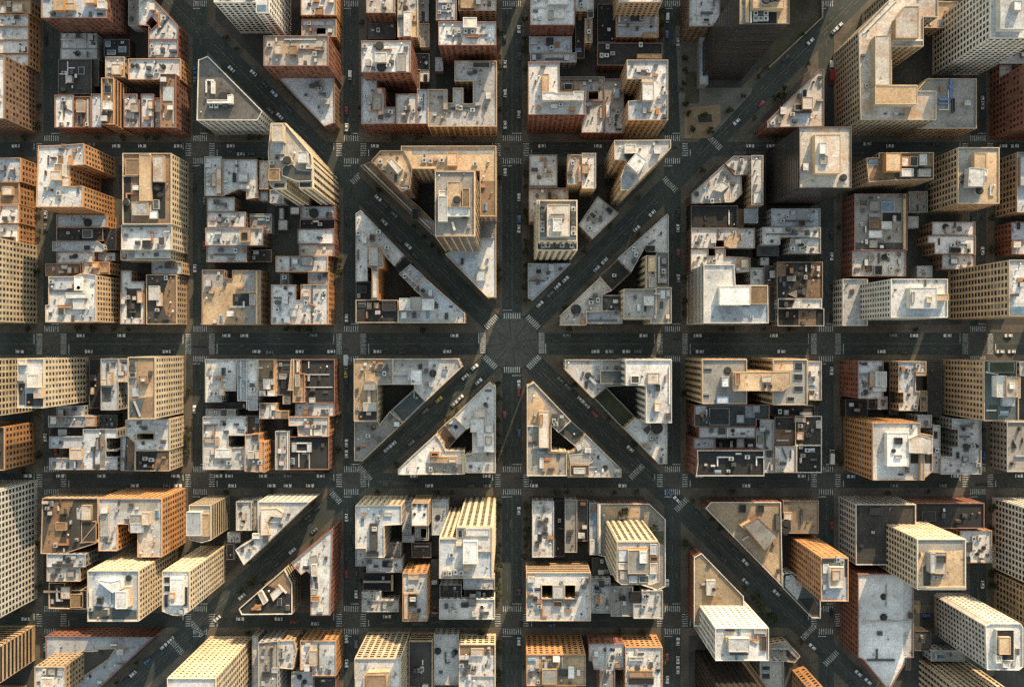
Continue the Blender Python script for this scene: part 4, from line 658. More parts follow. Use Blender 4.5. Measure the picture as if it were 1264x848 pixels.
B('grey and tan roof leaning out over the southern cross street', ((319, 528), (385, 520), (385, 560), (412, 560), (412, 705), (316, 700)), 18, 'or', 'L', 's', [('p', 330, 605, 358, 640, 1.6, 'wh', 'R'), ('p', 365, 600, 392, 640, 1.5, 'tn', 'R'), ('s', 325, 640, 385, 695, 'G'), ('p', 350, 528, 378, 555, 1, 'd', 'D'), ('d', 396, 565, 396, 700, 1.4, 'or')])
B('low brown slab in the alley near the southern cross street', (414, 555, 460, 690), 6, 'bn', 'D', 'n', [('p', 414, 558, 432, 598, 1.4, 'gy', 'G')], par=.3, clutter=1)
B('heavily stained long grey roof beside the black framed roof', (462, 510, 528, 692), 14, 'gy', 'G', 's', [('d', 522, 512, 522, 690, .5, 'wh'), ('d', 480, 520, 480, 680, .5, 'd')], clutter=5)
B('pinkish grey roof with a dark stain cluster below the big black tar roof', (557, 379, 742, 437), 13, 'br', 'L', 'g', [('p', 592, 402, 618, 432, 1.2, 'bn', 'B'), ('a', 632, 402), ('a', 690, 415), ('a', 710, 410)])
B('bright roof with three white plant boxes above the black framed roof', ((526, 441), (716, 441), (716, 534), (570, 534), (568, 484), (526, 484)), 14.4, 'or', 'W', 'g', [('p', 600, 470, 630, 495, 1.6, 'br', 'R'), ('p', 645, 505, 682, 530, 1.8, 'wh', 'W'), ('p', 628, 500, 636, 530, 1.6, 'wh'), ('a', 632, 462), ('a', 645, 485)])
B('black roof with a white frame box and a fire escape on its brick flank', ((528, 536), (716, 536), (716, 692), (528, 692)), 13, 'br', 'K', 'g', [('d', 565, 565, 635, 565, .7, 'w'), ('d', 565, 605, 635, 605, .7, 'w'), ('p', 540, 565, 562, 608, 1.6, 'm', 'L'), ('p', 612, 565, 634, 608, 1.4, 'm', 'L'), ('d', 575, 615, 575, 680, .4, 'w'), ('d', 625, 612, 625, 690, .5, 'm')], clutter=4)
C('22')
B('tan-roofed block with a grey penthouse bridge at the northwest of the southwest wedge', ((65, 166), (249, 166), (249, 287), (178, 287), (178, 462), (65, 462)), 21, 'cr', 'T', 's', [('p', 112, 277, 172, 313, 3, 'gy', 'G'), ('p', 110, 374, 170, 414, 3, 'gy', 'G'), ('d', 139, 313, 139, 374, 1.4, 'gy'), ('p', 118, 230, 165, 272, .8, 'tn', 'T'), ('s', [(85, 415), (172, 415), (172, 456), (85, 456)], 'D'), ('a', 210, 235), ('s', [(180, 175), (245, 175), (245, 282), (180, 282)], 'G')], name='corner_building')
B('grey roof with a white penthouse reaching to the plaza from the west', ((251, 166), (560, 165), (578, 205), (406, 367), (352, 310), (352, 287), (251, 287)), 21, 'cr', 'L', 's', [('p', 336, 220, 386, 288, 4, 'wh', 'W'), ('p', 320, 222, 350, 268, 3, 'gy', 'U'), ('d', 255, 235, 325, 235, 1.6, 'gy'), ('c', 440, 235, 1.8, 1, 'd'), ('a', 408, 222), ('s', [(490, 225), (520, 215), (510, 250), (480, 260)], 'R'), ('s', [(255, 172), (420, 172), (420, 205), (255, 205)], 'G')], name='corner_building')
B('low blue-grey glass link roof on the north side of the southwest diagonal', ((242, 410), (352, 310), (406, 367), (300, 470)), 10, 'gy', 'U', 's', [('s', [(250, 410), (352, 318), (398, 366), (300, 462)], 'N'), ('d', 352, 315, 352, 350, .5, 'm')], par=.5, clutter=1)
B('grey gravel roof pointing southwest along the avenue', ((67, 464), (182, 464), (186, 480), (235, 416), (298, 470), (106, 650), (67, 650)), 15, 'cr', 'G', 's', [('c', 155, 495, 1.2, 1, 'd'), ('d', 145, 500, 165, 480, .9, 'd'), ('c', 85, 593, .9, .6, 'd')], name='corner_building')
B('pale roof with rusty plant pointing up at the plaza from the southwest', ((541, 440), (706, 280), (738, 298), (738, 707), (594, 707), (594, 622), (629, 614), (629, 482), (603, 500)), 21, 'cr', 'L', 's', [('p', 636, 410, 690, 450, 2, 'tn', 'R'), ('P', [(618, 450), (686, 440), (686, 585), (650, 585), (650, 515), (618, 515)], 2, 'gy', 'L'), ('p', 684, 520, 732, 608, 2.4, 'wh', 'W'), ('p', 690, 480, 726, 515, 1.5, 'm', 'W'), ('p', 690, 535, 720, 575, 3, 'bn', 'R'), ('s', 600, 612, 735, 655, 'G'), ('c', 690, 383, 1, .8, 'd')], name='corner_building')
B('white roof with a tan curved dormer at the west tip of the southwest wedge', ((275, 690), (455, 524), (480, 560), (500, 602), (591, 602), (591, 714), (275, 716)), 21, 'cr', 'W', 's', [('P', [(424, 606), (470, 606), (470, 632), (555, 630), (555, 662), (424, 655)], 2.5, 'tn', 'T'), ('p', 516, 638, 552, 658, 3.4, 'tn', 'R'), ('p', 432, 612, 466, 630, 3.4, 'or', 'K'), ('s', [(405, 660), (580, 665), (580, 708), (405, 708)], 'G'), ('d', 585, 610, 585, 710, 1, 'tn'), ('a', 430, 690), ('a', 548, 690)], name='corner_building')
B('brown link roof with a silver hood beside the black triangular court', ((460, 513), (492, 482), (552, 547), (514, 594)), 11, 'tn', 'B', 's', [('c', 525, 548, 1.5, 1.2, 'w')], par=.5, clutter=1)
B('blue-grey link roof with one dark vent between rusty plant and brown link', ((495, 478), (540, 442), (601, 499), (553, 546)), 13, 'cr', 'U', 's', [('c', 548, 490, 1, 1, 'd')], par=.5, clutter=1)
C('23')
B('tan roof with an orange gable box pointing at the plaza from the south', ((118, 296), (151, 278), (326, 460), (268, 516), (233, 482), (233, 602), (306, 606), (306, 722), (118, 722)), 21, 'cr', 'G', 's', [('p', 174, 415, 222, 589, 4, 'tn', 'R'), ('s', [(122, 380), (160, 320), (205, 380), (172, 480), (122, 480)], 'T'), ('s', [(195, 655), (265, 640), (265, 715), (195, 715)], 'T'), ('p', 178, 636, 196, 685, 1.4, 'wh'), ('d', 120, 484, 172, 484, .7, 'wh'), ('a', 245, 460), ('a', 255, 475), ('d', 220, 610, 310, 610, .8, 'bn'), ('p', 180, 430, 195, 480, 4.6, 'or', 'T')], name='corner_building')  # first tan section is a painted patch of orange sunlight
B('low teal-grey link roof on the south side of the southeast diagonal', ((269, 516), (327, 461), (394, 521), (346, 580)), 11, 'gy', 'N', 's', par=.5, clutter=1)
B('pale triangular roof with dark penthouses at the southern cross street', ((395, 522), (566, 690), (566, 728), (312, 728), (312, 612), (345, 602)), 19, 'cr', 'L', 's', [('p', 322, 668, 414, 722, 2.5, 'tn', 'D'), ('p', 340, 685, 395, 712, 3.2, 'wh', 'W'), ('P', [(318, 622), (400, 615), (435, 655), (415, 665), (322, 662)], 1.6, 'gy', 'G'), ('c', 462, 635, 1, .5, 'd'), ('c', 492, 685, 1.2, .5, 'd'), ('P', [(345, 575), (375, 560), (385, 590), (360, 605)], 1.6, 'gy', 'L')], name='corner_building')
B('pale roof with a dark glass hall and round vents east of the plaza', ((300, 170), (587, 170), (587, 292), (492, 298), (431, 352), (300, 218)), 20, 'cr', 'L', 's', [('p', 467, 222, 590, 284, 3.5, 'gy', 'N'), ('c', 410, 245, 1.6, 1, 'd'), ('d', 415, 255, 445, 285, 1.4, 'm'), ('s', [(478, 175), (584, 175), (584, 218), (478, 218)], 'G'), ('d', 455, 235, 475, 235, 1, 'm'), ('s', [(303, 215), (340, 210), (330, 245)], 'R')], name='corner_building')
B('pinkish-white roofed tower with a ribbed court wall at the fifth avenue corner', ((588, 171), (806, 171), (806, 470), (685, 470), (685, 292), (588, 292)), 37, 'wh', 'W', 'v', [('p', 612, 246, 652, 282, 2, 'wh', 'D'), ('p', 692, 232, 748, 285, 2, 'tn', 'R'), ('p', 728, 288, 752, 320, 1.6, 'd', 'K'), ('p', 726, 374, 754, 415, 2.5, 'tn', 'R'), ('d', 795, 200, 795, 380, .6, 'wh'), ('s', [(688, 295), (728, 290), (728, 440), (690, 465)], 'U'), ('a', 740, 395)], name='ribbed_tower', cat='tower', clutter=4)
B('low dark green link roof on the north side of the southeast diagonal', ((436, 350), (494, 302), (633, 443), (575, 497)), 10, 'gy', 'V', 's', par=.5, clutter=0)
B('pale roof with curved tanks at the southern tip below the pinkish-white tower', ((580, 497), (633, 446), (690, 474), (784, 474), (784, 664), (745, 664)), 19, 'cr', 'L', 's', [('c', 735, 495, 3, 2.5, 'm'), ('P', [(665, 500), (700, 470), (712, 500), (690, 530)], 2, 'gy', 'D'), ('a', 710, 540), ('a', 735, 540), ('d', 700, 550, 740, 545, 1, 'd'), ('s', [(735, 600), (755, 585), (755, 655), (740, 655)], 'R')], name='corner_building')
C('24')
B('tan H-shaped tower with striped west wall and dark roof bays', ((182, 169), (393, 169), (393, 228), (520, 228), (520, 170), (681, 170), (681, 384), (520, 384), (520, 318), (393, 318), (393, 379), (182, 379)), 43, 'tn', 'G', 'v', [('P', [(330, 228), (600, 226), (600, 290), (565, 318), (330, 318)], 4, 'tn', 'T'), ('p', 338, 232, 362, 290, 5, 'or', 'B'), ('p', 275, 250, 308, 298, 3, 'm', 'W'), ('k', 620, 182, 658, 220), ('k', 615, 236, 660, 268), ('k', 616, 294, 662, 322), ('k', 584, 345, 620, 368), ('p', 466, 246, 514, 276, 5, 'cr', 'R'), ('p', 470, 286, 486, 306, 4.6, 'd', 'K'), ('p', 498, 288, 514, 306, 4.6, 'd', 'K'), ('p', 250, 345, 306, 378, 2, 'p', 'U'), ('s', 525, 175, 612, 222, 'T'), ('c', 305, 222, 1.8, .4, 'd'), ('d', 464, 230, 464, 316, .8, 'cr')], name='office_tower', cat='tower', clutter=3)
B('slim white roof on the east side of the tan H-shaped tower', (684, 178, 748, 362), 31, 'tn', 'W', 's', [('p', 690, 325, 712, 360, 1.6, 'tn', 'R'), ('a', 702, 325)], clutter=5)
B('dark blue-grey low roof south of the tan H-shaped tower', ((144, 386), (390, 386), (390, 384), (500, 384), (500, 452), (438, 452), (438, 488), (144, 488)), 23, 'br', 'N', 'g', [('p', 345, 432, 380, 470, 1.6, 'gy', 'U'), ('p', 424, 388, 455, 420, 1.6, 'gy', 'U'), ('s', 148, 390, 200, 430, 'U'), ('k', 215, 400, 310, 480), ('d', 200, 405, 200, 470, .6, 'w'), ('s', 385, 390, 430, 445, 'U')], clutter=5)
B('dark yard roof with one pale crate between H tower and corner roof', (505, 388, 715, 434), 10, 'dk', 'K', 's', [('p', 570, 408, 592, 432, 1.4, 'gy', 'L'), ('p', 645, 420, 705, 432, 1.4, 'm', 'W')], par=.5, clutter=2)
B('grey roof with two small dark pits in the fifth avenue terrace', (166, 491, 435, 541), 24, 'br', 'L', 'g', [('p', 258, 492, 292, 525, 1, 'd', 'D'), ('a', 225, 505), ('c', 330, 508, 1, .5, 'd'), ('d', 300, 495, 300, 538, .6, 'wh')])
B('pale square roof above the black corner roof on the fifth avenue', (142, 543, 243, 592), 23, 'br', 'U', 'g', clutter=3)
B('dark recess roof between pale square and grey L-shaped roof', (245, 544, 432, 594), 17, 'dk', 'K', 's', [('p', 345, 545, 380, 590, 1.4, 'gy', 'L')], par=.5, clutter=4)
B('black roof framed in white with a bracket of pipes at the fifth avenue corner', ((157, 601), (475, 601), (475, 722), (152, 722), (160, 660)), 31, 'br', 'K', 'p', [('d', 250, 632, 320, 632, .6, 'w'), ('d', 252, 632, 252, 675, .6, 'w'), ('d', 435, 632, 470, 632, .6, 'w'), ('d', 437, 632, 437, 672, .6, 'w'), ('a', 330, 668), ('a', 318, 640), ('a', 395, 632)], clutter=6, cope='wh')
B('grey ragged L-roof in the middle of the sixth avenue block', ((455, 455), (522, 455), (522, 706), (476, 706), (476, 595), (438, 595), (438, 498), (455, 490)), 15, 'gy', 'L', 's', [('d', 480, 500, 480, 590, .7, 'd'), ('p', 445, 530, 470, 570, 1.2, 'gy', 'G'), ('s', 480, 640, 520, 700, 'R'), ('a', 490, 515)])
B('dark brown sunken roof on the west of the sixth avenue corner', (525, 440, 622, 575), 12, 'bn', 'B', 's', [('d', 530, 552, 590, 552, .7, 'w'), ('s', 530, 445, 618, 500, 'D')], clutter=3)
B('dark roof with a white-rimmed edge and orange chairs on the sixth avenue', (624, 438, 749, 576), 14, 'bn', 'D', 's', [('p', 622, 446, 672, 466, 2, 'tn', 'R'), ('p', 630, 515, 662, 550, 1.5, 'or', 'R'), ('p', 724, 460, 746, 495, 1.2, 'wh', 'L'), ('d', 636, 470, 636, 550, .6, 'r'), ('a', 650, 580)], clutter=5, cope='wh')
B('glowing pinkish-white roof beside the black southeast corner roof', (526, 580, 628, 706), 14.5, 'bn', 'W', 's', [('d', 560, 590, 580, 640, .6, 'd'), ('d', 600, 600, 600, 640, .6, 'd'), ('s', 527, 640, 545, 704, 'R')], clutter=3)
B('black tar roof at the southeast corner of the sixth avenue block', (630, 578, 749, 706), 14.2, 'bn', 'K', 's', [('a', 650, 582), ('a', 680, 600), ('a', 660, 625)], clutter=4, cope='wh')
C('25')
B('red brick block with ribbed west wall and white twin plant towers', (138, 175, 256, 354), 28, 'br', 'W', 't', [('p', 190, 228, 218, 298, 2.4, 'bn', 'R'), ('p', 222, 226, 244, 298, 4, 'wh', 'L'), ('p', 248, 226, 272, 300, 4, 'wh', 'L'), ('p', 208, 300, 270, 320, 2.4, 'wh', 'W'), ('p', 145, 182, 155, 192, 1, 'd', 'K'), ('c', 178, 325, 1.3, .6, 'd')])
B('small white shed behind the red brick block', (229, 345, 276, 405), 12, 'gy', 'L', 's', [('d', 255, 360, 255, 390, .8, 'd')], par=.5, clutter=1, name='yard_shed', cat='shed')
B('brown lean-to next to the small white shed', (182, 356, 227, 405), 8, 'bn', 'D', 'n', par=.4, clutter=1, name='yard_shed', cat='shed')
B('grey roof with black courts and a tan east terrace', ((328, 178), (460, 178), (460, 240), (410, 240), (410, 320), (430, 320), (418, 412), (330, 412), (330, 378), (352, 378), (352, 325), (328, 325)), 19, 'tn', 'L', 's', [('a', 420, 198), ('p', 412, 228, 460, 246, 2.4, 'tn', 'R'), ('d', 355, 215, 405, 215, .5, 'd'), ('s', 332, 182, 395, 320, 'U')])
B('tan balcony house facing the alley east of the black courts', (432, 318, 464, 415), 14, 'tn', 'T', 's', clutter=2)
B('tan tower with a rounded crown roof and twelve window rows facing west', ((736, 175), (890, 175), (890, 250), (908, 256), (908, 352), (900, 352), (900, 460), (736, 460)), 44, 'tn', 'N', 'p', [('p', 796, 246, 842, 348, 5, 'wh', 'L'), ('p', 842, 250, 906, 348, 6, 'tn', 'R'), ('p', 760, 180, 880, 232, 2, 'gy', 'V'), ('p', 824, 346, 882, 390, 2.5, 'm', 'L'), ('s', 758, 385, 800, 450, 'V'), ('d', 740, 228, 800, 240, .7, 'w'), ('d', 742, 410, 790, 410, .6, 'w'), ('p', 858, 280, 882, 308, 6.6, 'wh', 'W')], name='apartment_tower', cat='tower', clutter=2)
B('brick block with white roof, wing-shaped penthouse and a chimney mast', ((206, 470), (431, 470), (431, 520), (490, 530), (490, 700), (440, 742), (282, 742), (206, 742)), 41, 'or', 'W', 'p', [('p', 274, 516, 376, 676, 4, 'wh', 'W'), ('P', [(378, 545), (422, 525), (490, 545), (490, 615), (378, 612)], 5, 'wh', 'R'), ('p', 310, 540, 348, 572, 4.6, 'd', 'K'), ('c', 296, 600, 1, 4.6, 'd'), ('p', 312, 622, 345, 640, 4.6, 'gy', 'L'), ('s', [(385, 617), (490, 620), (490, 662), (385, 662)], 'K'), ('p', 434, 615, 452, 742, 3, 'tn', 'G')], name='brick_tower', cat='tower', clutter=4)  # black section paints the darkness of a court on the roof
B('grey stair house squeezed north of the wing-shaped penthouse', (420, 434, 486, 492), 20, 'gy', 'L', 's', clutter=1)
B('narrow pale roof between brick block and grey court roof', (492, 482, 526, 706), 19, 'gy', 'L', 's', [('a', 510, 600), ('p', 500, 590, 522, 612, 1.4, 'd', 'K')], clutter=3)
B('blue-grey court roof with a row of round vents on the seventh avenue', ((584, 452), (722, 452), (722, 714), (530, 714), (530, 632), (586, 632), (586, 585), (612, 585), (612, 500), (584, 500)), 20, 'gy', 'L', 's', [('d', 618, 485, 668, 485, .8, 'd'), ('c', 645, 500, 1, .8, 'd'), ('d', 618, 535, 665, 535, .8, 'd'), ('c', 655, 583, 1.4, 1.6, 'd'), ('c', 705, 582, 1, 1, 'd'), ('p', 635, 630, 662, 655, 1, 'd', 'G'), ('s', [(588, 456), (690, 456), (690, 480), (588, 475)], 'U')])
B('dark tan roof with a black hatch at the east edge on the southern cross street', (845, 466, 990, 702), 17, 'gy', 'G', 's', [('P', [(875, 550), (892, 590), (875, 595)], 1, 'd', 'K'), ('c', 875, 665, .9, .8, 'd')], clutter=3)
B('pale corner roof at the east edge beside the crown-roofed tan tower', (905, 180, 990, 246), 22, 'gy', 'L', 's', clutter=3)
# ================================================================== ROW 3
C('30')
B('grey gridded tower cut by the west edge below the southern cross street', (-300, 65, -44, 590), 46, 'wh', 'L', 'G', name='apartment_tower', cat='tower')
B('black-brown roof with green-lit patches on the southern cross street', ((172, 82), (396, 82), (396, 180), (328, 262), (395, 262), (262, 306), (165, 306)), 15, 'tn', 'D', 's', [('p', 330, 110, 370, 170, 2, 'tn', 'R'), ('p', 225, 180, 268, 212, 1.6, 'tn', 'B'), ('p', 240, 145, 270, 180, 1.2, 'd', 'K'), ('s', [(225, 90), (300, 90), (225, 300), (172, 300)], 'B'), ('s', [(310, 120), (335, 115), (335, 170), (312, 165)], 'L'), ('p', 330, 175, 390, 260, .8, 'tn', 'D')])  # slanted brown strip and pale patch are sunlight painted on the roof
B('grey roof with a black fan row below the black-brown roof', (190, 308, 346, 360), 17, 'gy', 'U', 's', [('d', 215, 350, 300, 350, 1, 'd'), ('c', 270, 335, 1.4, .6, 'd'), ('a', 240, 345)], name='rowhouse', cat='house')
B('shorter grey roof with a lattice box, second below the black-brown roof', (190, 363, 325, 418), 16.4, 'tn', 'L', 's', [('p', 270, 375, 302, 402, 1.4, 'd', 'G'), ('a', 215, 395), ('a', 248, 395)], name='rowhouse', cat='house')
B('low dark roof with gold walls and stairs at the western avenue corner', ((198, 425), (262, 425), (262, 455), (352, 455), (352, 532), (198, 528)), 13, 'tn', 'K', 's', [('p', 285, 470, 335, 525, 1.4, 'tn', 'B'), ('p', 245, 440, 285, 490, 1.8, 'bn', 'R'), ('d', 182, 458, 258, 458, 1, 'tn'), ('d', 335, 460, 335, 528, 1, 'tn')], clutter=4)
B('white U-shaped block with rusty penthouse and orange east wall', ((400, 83), (656, 83), (656, 320), (558, 320), (558, 215), (522, 215), (522, 187), (475, 187), (475, 295), (400, 295)), 34, 'or', 'L', 'p', [('p', 408, 145, 440, 235, 1.4, 'gy', 'G'), ('p', 575, 140, 605, 190, 3, 'tn', 'R'), ('p', 525, 148, 575, 185, 2, 'm', 'G'), ('p', 528, 185, 582, 222, 2.5, 'gy', 'U'), ('s', [(565, 235), (600, 215), (650, 270), (610, 318), (562, 318)], 'R'), ('s', 482, 92, 640, 132, 'G'), ('d', 432, 262, 450, 262, .9, 'd')], name='apartment_block', cat='apartment block')
B('gold-lit square tower with a sunken roof on the avenue corner of the southwest', (355, 376, 562, 581), 53, 'cr', 'U', 't', [('P', [(398, 412), (450, 420), (490, 410), (495, 450), (455, 465), (398, 420)], 3, 'wh', 'W'), ('p', 468, 460, 512, 530, 4, 'wh', 'L'), ('p', 505, 440, 532, 520, 2.4, 'tn', 'R'), ('c', 517, 408, 1.4, 1, 'd'), ('p', 392, 485, 415, 512, 1.6, 'd', 'K'), ('d', 372, 450, 372, 520, 1.2, 'wh'), ('d', 450, 465, 450, 510, .7, 'm'), ('s', [(362, 515), (555, 535), (555, 572), (362, 572)], 'N')], fac2='l', name='apartment_tower', cat='tower', clutter=4)
B('cream slab tower with four roof openings beside the southwest diagonal', ((658, 378), (768, 378), (768, 540), (740, 558), (700, 556), (658, 540)), 56, 'cr', 'W', 't', [('k', 665, 400, 690, 425), ('k', 665, 435, 690, 460), ('k', 665, 470, 682, 525), ('k', 742, 440, 762, 520), ('p', 690, 408, 742, 515, 3, 'wh', 'W'), ('p', 685, 465, 708, 490, 4, 'or', 'R'), ('d', 695, 515, 740, 515, .8, 'm')], fac2='l', name='apartment_tower', cat='tower', clutter=2)
C('px')
B('gold-topped tower leaning in at the southwest corner, upper of two', (-70, 802, -8, 848), 40, 'tn', 'T', 'h', name='apartment_tower', cat='tower')
B('gold-topped tower leaning in at the southwest corner, lower of two', (-70, 878, -14, 940), 36, 'tn', 'T', 'h', name='apartment_tower', cat='tower')
C('30')
B('small gold-lit tower with a cluttered grey roof standing on the purple wedge', (140, 766, 263, 880), 37, 'tn', 'L', 't', [('p', 190, 770, 225, 800, 2, 'd', 'G'), ('p', 165, 810, 215, 845, 2.6, 'wh', 'R'), ('a', 180, 785), ('a', 215, 800)], name='small_tower', cat='tower')
B('purple-grey wedge roof along the southwest diagonal at the bottom edge', ((185, 641), (622, 645), (404, 848), (350, 900), (185, 900)), 17, 'br', 'U', 's', [('P', [(345, 695), (470, 690), (440, 735), (345, 800), (270, 850), (270, 740)], .8, 'tn', 'D'), ('c', 408, 710, 1.2, .6, 'm'), ('c', 362, 805, .8, .6, 'w'), ('d', 345, 700, 400, 698, .6, 'wh')], name='wedge_building')
C('31')
B('small gold tower with a grey box roof west of the southwest diagonal', ((44, 110), (132, 110), (132, 252), (95, 262), (44, 250)), 31, 'cr', 'R', 'h', [('p', 32, 138, 92, 234, 4, 'wh', 'U'), ('p', 95, 145, 125, 236, 2, 'tn', 'T')], name='small_tower', cat='tower', clutter=2)
B('grey twin-bay roof between small gold tower and L-shaped white roof', ((235, 96), (298, 96), (298, 212), (235, 212)), 15, 'gy', 'L', 's', [('c', 250, 145, .8, .6, 'd'), ('c', 260, 180, .8, .6, 'd')], clutter=3)
B('narrow grey roof in the gap by the L-shaped white roof', (301, 88, 322, 212), 11, 'gy', 'G', 's', clutter=2)
B('L-shaped white roof with a curved tan dormer along the southwest diagonal', ((324, 96), (532, 97), (266, 352), (232, 291), (324, 236)), 26, 'wh', 'L', 'p', [('P', [(335, 125), (400, 122), (425, 140), (420, 160), (375, 155), (360, 185), (372, 230), (335, 232)], 2.5, 'tn', 'R'), ('p', 300, 225, 345, 245, 1.6, 'wh', 'W'), ('c', 295, 265, 1, .7, 'd'), ('P', [(395, 150), (425, 148), (405, 180), (372, 180)], 1.4, 'wh', 'U')], name='corner_building')
B('tall white triangle roof beside a red brick avenue wall', ((459, 346), (626, 205), (616, 556), (537, 556), (537, 392), (522, 375), (498, 392)), 25, 'br', 'L', 'p', [('P', [(530, 320), (560, 310), (572, 345), (535, 360)], 1.6, 'gy', 'G'), ('p', 540, 350, 562, 398, 3, 'wh', 'R'), ('p', 538, 450, 562, 474, 1.4, 'gy', 'L'), ('p', 538, 478, 572, 500, 1.6, 'or', 'B'), ('d', 562, 400, 562, 470, .8, 'd')], name='corner_building')
B('dark triangle roof rimmed in gold with rusty stairs', ((246, 531), (430, 370), (461, 430), (461, 552), (257, 554)), 21, 'cr', 'K', 'h', [('P', [(320, 465), (338, 455), (362, 500), (345, 515)], 2, 'wh', 'R'), ('P', [(372, 470), (410, 440), (425, 460), (385, 500)], 1.8, 'tn', 'L'), ('d', 300, 530, 350, 505, 1.2, 'r'), ('d', 408, 430, 440, 465, .8, 'w'), ('p', 310, 515, 335, 535, 1.2, 'or', 'R'), ('s', [(350, 430), (430, 375), (455, 430), (455, 470), (400, 450)], 'B')], name='corner_building', cope='wh', clutter=3)
B('large cream gridded tower with arched roof edge at the bottom edge', (-45, 812, 152, 1010), 63, 'cr', 'W', 'G', [('s', [(5, 830), (100, 818), (128, 850), (128, 990), (-40, 990)], 'U'), ('p', 30, 880, 110, 980, 4, 'cr', 'L')], fac2='l', name='apartment_tower', cat='tower', clutter=2)
B('dark grey ribbed roof between cream gridded tower and white stepped roofs', ((325, 668), (405, 660), (403, 900), (325, 900)), 21, 'gy', 'G', 's', [('p', 340, 785, 372, 810, 1.4, 'd', 'D'), ('p', 378, 770, 404, 790, 1.2, 'gy', 'L'), ('d', 380, 680, 380, 770, .8, 'd')])
B('narrow shaded house beside the cream gridded tower', (300, 640, 324, 900), 13, 'gy', 'L', 's', clutter=2)
B('white roof with a side step near the bottom edge by the third avenue', ((410, 660), (470, 658), (480, 700), (465, 775), (410, 770)), 18, 'tn', 'W', 'p', [('d', 420, 690, 420, 740, 1.2, 'd'), ('p', 412, 700, 432, 732, 1.4, 'm', 'L')], clutter=3)
B('grey roof with a tan stair tower and brick north wall on the third avenue', ((495, 660), (640, 660), (640, 802), (545, 802), (545, 778), (495, 778)), 19, 'or', 'L', 'p', [('p', 530, 700, 562, 762, 3, 'tn', 'R'), ('s', 498, 665, 545, 715, 'W'), ('d', 570, 670, 570, 770, .6, 'd'), ('s', 562, 720, 636, 798, 'U')])
B('low grey roof with dish vents at the bottom edge by the third avenue', (460, 785, 546, 900), 14, 'gy', 'L', 's', [('c', 490, 810, 1.2, .8, 'd'), ('c', 510, 830, 1.2, .8, 'd')])
B('dark yard roof at the bottom edge east of the dish vents', (548, 806, 640, 900), 10, 'br', 'D', 's', clutter=4)
C('32')
B('blue-white L-roof with sunlit north wall at the third avenue corner', ((62, 112), (248, 111), (248, 188), (178, 192), (178, 322), (105, 322), (105, 285), (62, 285)), 31, 'cr', 'U', 'p', [('p', 118, 185, 150, 290, 2, 'd', 'D'), ('p', 128, 198, 148, 215, 2.6, 'wh', 'L'), ('p', 105, 298, 155, 318, 1.4, 'd', 'K'), ('a', 155, 160), ('s', 66, 116, 130, 280, 'W'), ('p', 178, 140, 210, 155, 1, 'gy', 'L')])
B('little white annex at the southwest foot of the blue-white L-roof', (62, 288, 103, 356), 14, 'gy', 'W', 's', clutter=2)
B('grey roof with dark stains south of the blue-white L-roof', (106, 326, 252, 382), 15, 'gy', 'L', 's', [('p', 170, 335, 212, 362, 1, 'd', 'K'), ('a', 200, 350)])
B('low black roof with plank decks beside the third avenue', (92, 385, 215, 458), 8, 'dk', 'K', 'n', [('d', 95, 418, 210, 418, 1, 'gy'), ('d', 212, 390, 212, 455, 1, 'tn')], par=.4, clutter=2)
B('small white roof below the plank decks', (88, 461, 165, 494), 12, 'gy', 'W', 's', [('a', 130, 475)], clutter=2)
B('white roof at the southwest corner of the third-avenue southern block', (88, 497, 236, 542), 13, 'gy', 'W', 's', [('a', 120, 505), ('a', 200, 510), ('d', 170, 500, 170, 540, .7, 'd')])
B('white perforated roof with a sunlit ribbed north wall', (290, 101, 358, 193), 27, 'tn', 'W', 'h', [('c', 300, 112, .7, .6, 'd'), ('c', 320, 112, .7, .6, 'd'), ('c', 345, 115, .7, .6, 'd'), ('c', 300, 148, .7, .6, 'd'), ('c', 340, 150, .7, .6, 'd')], clutter=1)
B('shaded blue strip roof beside the white perforated roof', (252, 92, 288, 228), 13, 'gy', 'U', 's', clutter=3)
B('white frame roof around a black opening south of the perforated roof', ((303, 196), (358, 196), (358, 252), (303, 252)), 15, 'gy', 'L', 's', clutter=0, holes=[(325, 204, 350, 244)])
B('brown court roof with an inner ledge in the block west of the striped tower', (290, 262, 368, 322), 9, 'bn', 'D', 's', [('d', 300, 275, 360, 275, .7, 'gy')], par=.5, clutter=2)
B('pale blue roof with a small black puddle next to the striped gold tower', (372, 88, 438, 231), 14, 'gy', 'U', 's', [('c', 395, 162, 1.4, .4, 'd')], clutter=3)
B('tall white tower with a gold striped north face on the central avenue', ((472, 200), (616, 200), (616, 405), (402, 406), (402, 246), (472, 246)), 80, 'cr', 'W', 'v', [('p', 498, 256, 558, 348, 5, 'wh', 'W'), ('p', 505, 205, 612, 298, 1.5, 'cr', 'W'), ('p', 510, 205, 605, 235, 2.2, 'gy', 'L'), ('s', [(565, 305), (612, 305), (612, 398), (560, 398)], 'U'), ('k', 478, 210, 496, 240), ('p', 498, 345, 535, 378, 1.6, 'tn', 'R'), ('a', 425, 385), ('a', 445, 385), ('a', 468, 380), ('a', 490, 385), ('s', [(405, 250), (440, 270), (470, 330), (405, 350)], 'U'), ('d', 470, 265, 495, 265, 1.4, 'cr')], name='high_rise', cat='tower', clutter=2)
B('dim grey roof low behind the gold striped tower', (404, 432, 492, 486), 12, 'gy', 'D', 's', clutter=3)
B('bluish roof strip against the south foot of the gold striped tower', (500, 409, 626, 450), 15, 'gy', 'U', 's', clutter=4)
B('dark slot roof with a white lift box south of the gold striped tower', (505, 452, 624, 488), 11, 'dk', 'K', 's', [('p', 525, 470, 550, 488, 1.4, 'm', 'L')], par=.5, clutter=2)
